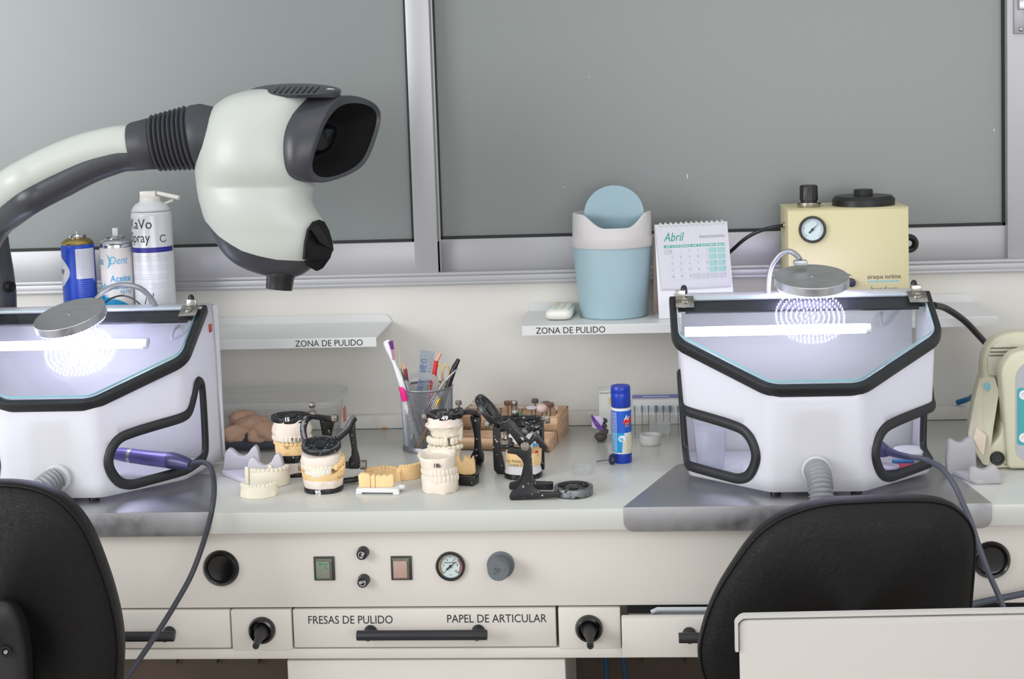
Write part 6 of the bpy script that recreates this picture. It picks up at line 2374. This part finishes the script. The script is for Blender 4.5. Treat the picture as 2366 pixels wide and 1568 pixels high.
for i, (dx, dy, dz, s_) in enumerate(((-.002, 0, .008, .0125), (.004, -.002, .019, .0088), (.002, .001, .030, .0085), (.005, 0, .040, .0070))):
    rg = []
    for j in range(9):
        tt = -pi / 2 + pi * (j + .05) / 8.1
        rg.append([V(jx + dx, jy + dy, .861 + dz) + V(cos(tt) * cos(a) * s_ * rnj.uniform(.85, 1.2), cos(tt) * sin(a) * s_ * rnj.uniform(.8, 1.1), sin(tt) * s_ * .75) for a in [2 * pi * q_ / 12 for q_ in range(12)]])
    o = MB().rings(rg).build('wax_piece', mat('wax_dark', (74, 50, 50), .5, var=(200, (50, 40, 42))), smooth=40)
    tag(o, ['dark red wax lump lowest in the small jar', 'dark wax lump second from the bottom of the small jar', 'dark wax lump third from the bottom of the small jar', 'dark red wax lump topmost in the small jar'][i], 'wax piece', 'wax pieces in the small jar')

# clear box behind
t = thing('clear_disc_box', 'narrow clear box with white backing card standing behind the glue stick', 'box', at(1402, 985, z=.86))
y0 = .47
a, b = at(1384, 985, y=y0), at(1424, 985, y=y0)
zt_ = at(1400, 897, y=y0).z
zb_ = .8605
MB().box((a.x, y0, zb_), (b.x, y0 + .020, zt_)).build('clear_shell', thin_glass('case_clear', (252, 253, 253), 1.4, .10, .05), t)
MB().box((a.x + .001, y0 + .016, zb_ + .001), (b.x - .001, y0 + .0175, zt_ - .008)).build('backing_card', mat('card_white', (226, 226, 222), .6), t)
MB().text('Diamond Disc', V(a.x + .003, y0 + .0155, zt_ - .014), (1, 0, 0), (0, 0, 1), .0058, .8).build('lettering', M_ink, t, smooth=0)
MB().box((at(1407, 930, y=y0).x, y0 + .006, at(1407, 937, y=y0).z), (at(1414, 930, y=y0).x, y0 + .012, at(1407, 921, y=y0).z)).build('yellow_insert', mat('insert_yellow', (226, 196, 60), .4), t)

# bur case
y0 = .455
a, b = at(1462, 1010, y=y0), at(1580, 1008, y=y0)
zt_ = at(1520, 912, y=y0 + .02).z
t = thing('bur_case', 'clear hinged case of diamond burs with a blue header strip, left of the right hood', 'case', V((a.x + b.x) / 2, y0, .86))
MB().box((a.x, y0, .8605), (b.x, y0 + .030, .8605 + .040)).build('lower_shell', thin_glass('case_clear', None), t) if 0 else MB().box((a.x, y0, .8605), (b.x, y0 + .030, .9005)).build('lower_shell', MATS['case_clear'], t)
MB().box((a.x, y0 + .026, .9005), (b.x, y0 + .034, zt_)).build('lid', MATS['case_clear'], t)
MB().box((a.x + .001, y0 + .0245, zt_ - .0075), (b.x - .001, y0 + .0255, zt_ - .0005)).build('blue_header', mat('header_blue', (108, 108, 158), .5), t)
m = MB()
for i in range(22):
    m.box((a.x + .022 + i * .0024, y0 + .0238, zt_ - .005), (a.x + .0236 + i * .0024, y0 + .0242, zt_ - .003))
m.build('header_print', mat('header_pale', (196, 196, 215), .5), t)
MB().box((a.x + .002, y0 + .024, .896), (b.x - .002, y0 + .0255, zt_ - .010)).build('inner_card', mat('card_grey', (206, 206, 204), .6), t)
q = fillet([V(at(1500, 975, y=y0).x, y0 - .0008, at(1500, 975, y=y0).z), V(at(1549, 974, y=y0).x, y0 - .0008, at(1500, 974, y=y0).z), V(at(1549, 1002, y=y0).x, y0 - .0008, at(1500, 1002, y=y0).z), V(at(1500, 1003, y=y0).x, y0 - .0008, at(1500, 1003, y=y0).z)], .004)
MB().prism(q, (0, .0008, 0)).build('latch', thin_glass('latch_clear', (245, 246, 246), 1.4, .3, .1), t)
for i, px in enumerate((1466, 1483, 1498, 1515, 1532, 1547, 1566)):
    p = at(px, 938, y=y0 + .018)
    tb = thing('diamond_bur', ['blue grey bur standing leftmost in the clear case', 'second blue grey bur from the left in the clear case', 'third bur from the left in the clear case', 'thick middle bur in the clear case', 'third bur from the right in the clear case', 'second bur from the right in the clear case', 'bur standing rightmost in the clear case'][i], 'bur', V(p.x, p.y, .8615), group='burs in the clear case')
    MB().cyl(V(p.x, p.y, .8615), V(p.x, p.y, p.z - .010), .0011, n=8).build('shank', M_sh, tb)
    r = (.0014, .002, .0016, .0034, .0026, .0032, .0018)[i]
    MB().lathe([(r * .7, 0), (r, .003), (r, .011), (r * .8, .013)], V(p.x, p.y, p.z - .012), n=12).build('diamond_head', mat('bur_blue', (96, 118, 132), .6), tb)

# white cap, petri dish, mounted wheel
c = at(1503, 1027, z=.86)
R = 24 * mpp(c.y)
zc_ = at(1503, 1004, y=c.y).z
tag(MB().lathe([(.001, .8605), (R * .93, .8605), (R * .95, .8635), (R, .864), (R, zc_), (R - .0016, zc_), (R - .0018, .863), (.001, .863)], (c.x, c.y + .004, 0), n=40).build('bottle_cap', acrylic('cap_milky', (232, 232, 230), .3)), 'white open screw cap lying in front of the clear bur case', 'cap')
c = at(1347, 1093, z=.86)
R = 24.5 * mpp(c.y)
t = MB().lathe([(.001, .8604), (R * .97, .8604), (R * .98, .8606), (R, .872), (R + .0007, .8723), (R + .0004, .8730), (R - .0008, .8730), (R - .0010, .8722)], (c.x, c.y, 0), n=48, cap=False).build('petri_dish', thin_glass('dish_clear', (252, 253, 254), 1.5, .09, .02), smooth=30)
tag(t, 'small clear round plastic dish behind the empty articulator', 'dish')
c = at(1414, 1052, y=.245)
t = thing('mounted_wheel', 'dark blue grinding wheel on a thin mandrel lying beside the glue stick', 'grinding wheel', V(c.x, c.y, .86))
dx_ = V(1, -.7, .12).normalized()
MB().lathe([(.0098, -.0012), (.0100, 0), (.0098, .0012), (.006, .0013)], V(c.x, c.y, .8705), dx_, 32).build('wheel', mat('wheel_blue', (52, 56, 78), .5), t)
MB().lathe([(.0045, -.0022), (.0045, .0022)], V(c.x, c.y, .8705), dx_, 16).build('hub', M_nk, t)
e = at(1378, 1053, y=.25)
MB().cyl(V(c.x, c.y, .8705), V(e.x, c.y + .018, .8625), .0011).build('mandrel', M_sh, t)
rn = random.Random(11)
for i, (px, py) in enumerate(((1385, 1141), (1377, 1137), (1146, 1132), (1392, 1110), (1445, 1101), (1262, 1142))):
    c = on(px, py)
    o = MB().ell(c + V(0, 0, .0003), (.0016 if i < 2 else .0008, .0010, .0004), 8, 5).build('plaster_crumb', M_white)
    tag(o, ['white plaster crumb right of the empty articulator ring', 'smaller white crumb touching the empty articulator ring', 'white speck left of the open articulator foot', 'speck near the clear round dish', 'speck in front of the glue stick', 'white speck below the open articulator arm'][i], 'crumb', 'plaster crumbs on the worktop')

# ------------------------------------------------------------ inside the hoods
fz = ZM + .0122
c = at(1642, 1054, z=fz)
cy = .16
cx = at(1641, 1050, y=cy).x
t = thing('plastic_cup', 'clear ribbed plastic cup of water inside the right hood, left opening', 'cup', (cx, cy, fz))
k = mpp(cy)
zt_ = at(1641, 963, y=cy).z
MB().lathe([(.001, fz), (31 * k, fz), (32 * k, fz + .004), (38 * k, zt_ - .012), (39 * k, zt_ - .010), (41 * k, zt_), (40 * k, zt_ + .001)], (cx, cy, 0), n=40, cap=False).build('cup_wall', thin_glass('cup_plastic', (250, 250, 253), 1.4, .16, .1), t)
MB().lathe([(.001, fz + .002), (30.5 * k, fz + .002), (36.5 * k, zt_ - .022), (.001, zt_ - .022)], (cx, cy, 0), n=40).build('water', thin_glass('cloudy_water', (248, 248, 254), 1.2, .30, .1), t)
cx = at(1695, 1056, y=.13).x
tag(MB().lathe([(.001, fz), (.016, fz), (.0165, fz + .001), (.017, fz + .011), (.0162, fz + .011)], (cx, .13, 0), n=32, cap=False).build('petri_dish', MATS['dish_clear']), 'small clear dish beside the plastic cup inside the right hood', 'dish')
y_ = .19
cx = at(2103, 1045, y=y_).x
t = thing('lidded_jar', 'round jar with a white lid inside the right hood, right opening', 'jar', (cx, y_, fz))
k = mpp(y_)
MB().cyl((cx, y_, fz), (cx, y_, fz + .010), 37 * k, n=40).build('jar_body', mat('jar_milky', (214, 212, 220), .4), t)
MB().lathe([(39 * k, fz + .010), (39.5 * k, fz + .012), (39.5 * k, fz + .019), (38 * k, fz + .021), (.001, fz + .021)], (cx, y_, 0), n=40).build('jar_lid', M_white, t)
y_ = .115
cx = at(2050, 1070, y=y_).x
t = thing('lidded_jar', 'small dark jar with a white lid low in the right hood opening', 'jar', (cx, y_, fz))
MB().cyl((cx, y_, fz), (cx, y_, fz + .008), .0195, n=36).build('jar_body', mat('jar_dark', (62, 56, 84), .4), t)
MB().lathe([(.0205, fz + .008), (.0205, fz + .011), (.001, fz + .0114)], (cx, y_, 0), n=36).build('jar_lid', mat('lid_lilac', (205, 200, 220), .4), t)
p = at(2090, 1068, y=.13)
tag(MB().box((p.x - .012, .12, fz), (p.x + .030, .150, fz + .006)).build('red_case', mat('case_red', (186, 40, 70), .4), bevel=.002), 'flat red case behind the small dark jar in the right hood', 'case')
p = at(2080, 1062, y=.15)
tag(MB().box((p.x - .012, .155, fz), (p.x + .025, .166, fz + .009)).build('blue_strip', mat('strip_blue', (60, 130, 190), .4), bevel=.001), 'thin blue strip behind the red case in the right hood', 'strip')
p = at(1655, 985, y=.2)


def handpiece(name, label, P, tailp, rads, zc):
    """P: tip to tail points, rads radii"""
    t = thing(name, label, 'handpiece', P[-1])
    M_h = mat('handpiece_purple', (100, 92, 150), .3, .5)
    M_h2 = mat('handpiece_navy', (62, 60, 96), .35, .3)
    L_ = cat(P, 6)
    n_ = len(L_)
    rr = []
    for i in range(n_):
        f = i / (n_ - 1) * (len(rads) - 1)
        j = min(int(f), len(rads) - 2)
        rr.append(rads[j] + (rads[j + 1] - rads[j]) * (f - j))
    c1, c2 = int(n_ * .22), int(n_ * .60)
    MB().tube(L_[:c1 + 1], rr[:c1 + 1], 24).build('chuck', M_h, t, smooth=60)
    MB().tube(L_[c1:c1 + 2], [r * 1.03 for r in rr[c1:c1 + 2]], 24).build('ring', M_chrome, t, smooth=60)
    MB().tube(L_[c1 + 1:c2 + 1], rr[c1 + 1:c2 + 1], 24).build('barrel', M_h, t, smooth=60)
    MB().tube(L_[c2:], rr[c2:], 24).build('tail_sleeve', M_h2, t, smooth=60)
    return t


ya = .125
hpl = handpiece('dental_handpiece', 'purple micromotor handpiece lying in the opening of the left hood',
          [at(255, 1046, y=.16), at(287, 1050, y=.15), at(330, 1056, y=.135), at(372, 1061, y=.12), at(400, 1064, y=.11), at(425, 1069, y=.10), at(441, 1074, y=.093)], None,
          [.010, .0128, .0135, .0142, .0150, .0120, .0085], fz)
M_cord = mat('cord_grey', (74, 78, 90), .45, bump=(600, .1, .0003))
M_cord2 = mat('cord_dark', (52, 54, 62), .4)
cp_ = [at(440, 1074, y=.092), at(452, 1069, y=.080), at(470, 1068, y=.06), at(485, 1076, y=.03), at(493, 1100, y=-.015), at(495, 1135, y=-.045), at(491, 1170, y=-.062), at(483, 1208, y=-.068), at(466, 1265, y=-.075), at(441, 1330, y=-.09), at(405, 1395, y=-.115), at(360, 1467, y=-.15), at(310, 1540, y=-.19), at(260, 1610, y=-.23), at(200, 1690, y=-.26)]
MB().tube(cat(cp_, 10), .0046, 14).build('cord', M_cord2, hpl, smooth=70)
t = handpiece('dental_handpiece', 'dark purple handpiece end lying in the opening of the right hood',
              [at(1990, 1018, y=.19), at(2012, 1026, y=.17), at(2028, 1034, y=.15), at(2040, 1040, y=.135), at(2052, 1043, y=.115)], None, [.013, .0145, .015, .0125, .0075], fz)
MB().tube([at(2050, 1042, y=.12), at(2075, 1050, y=.085), at(2106, 1056, y=.055)], [.0075, .0058, .0046], 16).build('strain_relief', mat('handpiece_navy', (62, 60, 96), .35, .3), t)
cp_ = [at(2104, 1055, y=.056), at(2125, 1058, y=.036), at(2150, 1066, y=.012), at(2180, 1086, y=-.02), at(2205, 1120, y=-.045), at(2226, 1165, y=-.06), at(2243, 1205, y=-.068), at(2262, 1262, y=-.08), at(2283, 1320, y=-.09), at(2303, 1365, y=-.095), at(2322, 1412, y=-.1), at(2345, 1475, y=-.1)]
MB().tube(cat(cp_, 10), .0046, 14).build('cord', M_cord, t, smooth=70)
cp_ = [at(2190, 1410, y=-.035), at(2235, 1398, y=-.035), at(2280, 1388, y=-.036), at(2340, 1376, y=-.04), at(2420, 1360, y=-.05)]
tag(MB().tube(cat(cp_, 8), .0055, 12).build('flat_cable', M_cord, smooth=70), 'thick grey cable running level across the drawers at the right edge', 'cable')
# thin wires at the left hood
cp_ = [at(233, 716, y=.30), at(242, 700, y=.31), at(262, 687, y=.32), at(285, 683, y=.33), at(310, 692, y=.33), at(333, 714, y=.32), at(345, 740, y=.325)]
tag(MB().tube(cat(cp_, 8), .0016, 8).build('lamp_wire', M_black), 'thin black wire looping behind the left hood below the cans', 'wire')

# ------------------------------------------------------------ chairs
M_lea = mat('black_leatherette', (9, 9, 10), .42, spec=.28, bump=(230, .35, .0008, 'v'))


def chair_back(label, outline, y0, lean, twist, bulge, seam_in, extra=None, thick=.05):
    """outline in pixels, laid on the backrest plane"""
    P = [at(px, py, y=y0) for px, py in outline]
    c = V(sum(p.x for p in P) / len(P), y0, sum(p.z for p in P) / len(P))
    t = thing('lab_chair', label, 'chair', (c.x, y0 + .25, 0))
    P = cat(P, 5, True)
    n_ = len(P)

    def warp(p, q):
        u, v = p.x - c.x, p.z - c.z
        y = y0 + lean * (p.z - c.z) + twist * u
        return V(c.x + u * q, y, c.z + v * q)
    R = []
    T = thick
    for q, off in ((.001, 0), (.4, .001), (.75, .006), (.9, .013), (.965, .021), (.985, .027), (1.0, .034), (1.002, .045), (.99, T + .004), (.95, T + .014), (.8, T + .022), (.4, T + .026), (.001, T + .027)):
        R.append([warp(p, q) + V(0, off * 1. + bulge * (1 - ((p.x - c.x) * q / .22) ** 2) * -1 * (1 if off < .05 else .0), 0) for p in P])
    MB().rings(R, cap=False).build('backrest', M_lea, t, smooth=70)
    sm = [warp(p, .987) + V(0, .0265 + bulge * -(1 - ((p.x - c.x) / .22) ** 2), 0) for p in P]
    MB().tube(sm, .0022, 8, loop=True).build('edge_piping', M_lea, t)
    zb = min(p.z for p in P)
    # support bar, seat, column, base
    MB().tube(cat([V(c.x, y0 + .03, zb + .12), V(c.x, y0 + .02, zb - .04), V(c.x, y0 + .06, .38), V(c.x, y0 + .25, .355)], 8), .018, 12, sq=1.6).build('support_bar', M_black, t)
    rg = []
    for q, z in ((.9, .365), (1, .38), (1.02, .41), (.96, .435), (.7, .442), (.02, .442)):
        rg.append([V(c.x + cos(a) * .21 * q, y0 + .29 + sin(a) * .20 * q, z) for a in [2 * pi * i / 40 for i in range(40)]])
    MB().rings(rg).build('seat', M_lea, t)
    MB().cyl((c.x, y0 + .29, .10), (c.x, y0 + .29, .37), .025).build('gas_column', M_chrome, t)
    for i in range(5):
        a = i * 2 * pi / 5 + .3
        e = V(c.x + cos(a) * .27, y0 + .29 + sin(a) * .27, .075)
        leg = MB().tube([V(c.x, y0 + .29, .11), e], [.022, .014], 10).build('base_leg', M_black, t)
        MB().cyl(e + V(-.011, 0, -.05), e + V(.011, 0, -.05), .0245, n=20).cyl(e + V(0, 0, -.045), e, .006).build('caster', M_black, leg)
    return t, c, warp


rt = [(1900, 1160), (2000, 1152), (2120, 1150), (2190, 1160), (2232, 1190), (2254, 1228), (2260, 1275), (2258, 1360), (2252, 1460), (2235, 1560), (2190, 1660), (2090, 1730), (1930, 1750), (1780, 1735), (1680, 1680), (1630, 1600), (1616, 1530), (1628, 1460), (1652, 1390), (1690, 1320), (1745, 1240), (1810, 1190)]
chair_back('black leatherette chair at the right, its back hiding part of the right desk', rt, -.34, -.16, .0, .010, 0)
lt_o = [(-20, 1112), (40, 1114), (90, 1124), (135, 1146), (172, 1185), (200, 1235), (225, 1310), (245, 1390), (257, 1475), (255, 1560), (235, 1660), (170, 1740), (20, 1770), (-120, 1760), (-230, 1700), (-290, 1600), (-300, 1480), (-285, 1370), (-250, 1260), (-190, 1165), (-100, 1120)]
t, c, wp = chair_back('black leatherette chair at the left edge, seen from behind with its bracket cover', lt_o, -.36, -.16, .0, .010, 0)
bo = [(-70, 1380), (-30, 1374), (5, 1378), (30, 1392), (47, 1430), (56, 1480), (58, 1530), (50, 1600), (-10, 1640), (-90, 1640), (-110, 1500), (-95, 1410)]
P = cat([at(a, b_, y=-.385) for a, b_ in bo], 4, True)
c2 = V(sum(p.x for p in P) / len(P), -.385, sum(p.z for p in P) / len(P))
rg = []
for q, off in ((1.0, .022), (1.0, .004), (.97, -.002), (.88, -.007), (.6, -.010), (.02, -.011)):
    rg.append([V(c2.x + (p.x - c2.x) * q, -.385 + off - .16 * (p.z - c2.z), c2.z + (p.z - c2.z) * q) for p in P])
bc_ = MB().rings(rg).build('bracket_cover', mat('bracket_plastic', (24, 24, 26), .5, bump=(900, .15, .0003)), t, smooth=60)
s = at(14, 1505, y=-.395)
MB().lathe([(.0085, -.001), (.0085, .0015), (.006, .002), (.004, -.0005)], V(s.x, s.y, s.z), (0, -1, .1), 20).build('screw_hole', M_dark, bc_)
MB().lathe([(.004, 0), (.003, .0015)], V(s.x, s.y - .001, s.z), (0, -1, .1), 14).build('screw', M_chrome, bc_)

# ------------------------------------------------------------ foreground panel
yfp = -.78
t = thing('side_panel', 'off-white upright plastic panel with a raised lip in the bottom right foreground', 'panel', (at(2050, 1500, y=yfp).x, yfp, 0))
M_fp = mat('panel_offwhite', (190, 186, 180), .5)
tl, tr = at(1706, 1428, y=yfp), at(2500, 1412, y=yfp - .03)
w_, dz_ = (tr - tl), None
ang = (tr - tl)
inner = fillet([at(1707, 1432, y=yfp), at(2500, 1417, y=yfp - .03), V(tr.x, tr.y, .02), V(at(1716, 1600, y=yfp).x, tl.y, .02)], [.010, .01, 0, 0], 6)
MB().prism(inner, (0, .006, 0)).build('panel_board', M_fp, t, bevel=.002)
lip = [at(1703, 1505, y=yfp - .002), at(1702, 1438, y=yfp - .002), at(1714, 1425, y=yfp - .002), at(2500, 1409, y=yfp - .032)]
lp = fillet(lip, [0, .002, .006, 0], 6, closed=False)
MB().sweep(lp, [(-.0016, -.001), (.0016, -.001), (.002, .0005), (.002, .009), (-.002, .009), (-.002, .0005)], [(0, 1, 0)] * len(lp)).build('lip', mat('lip_offwhite', (186, 184, 178), .45), t)
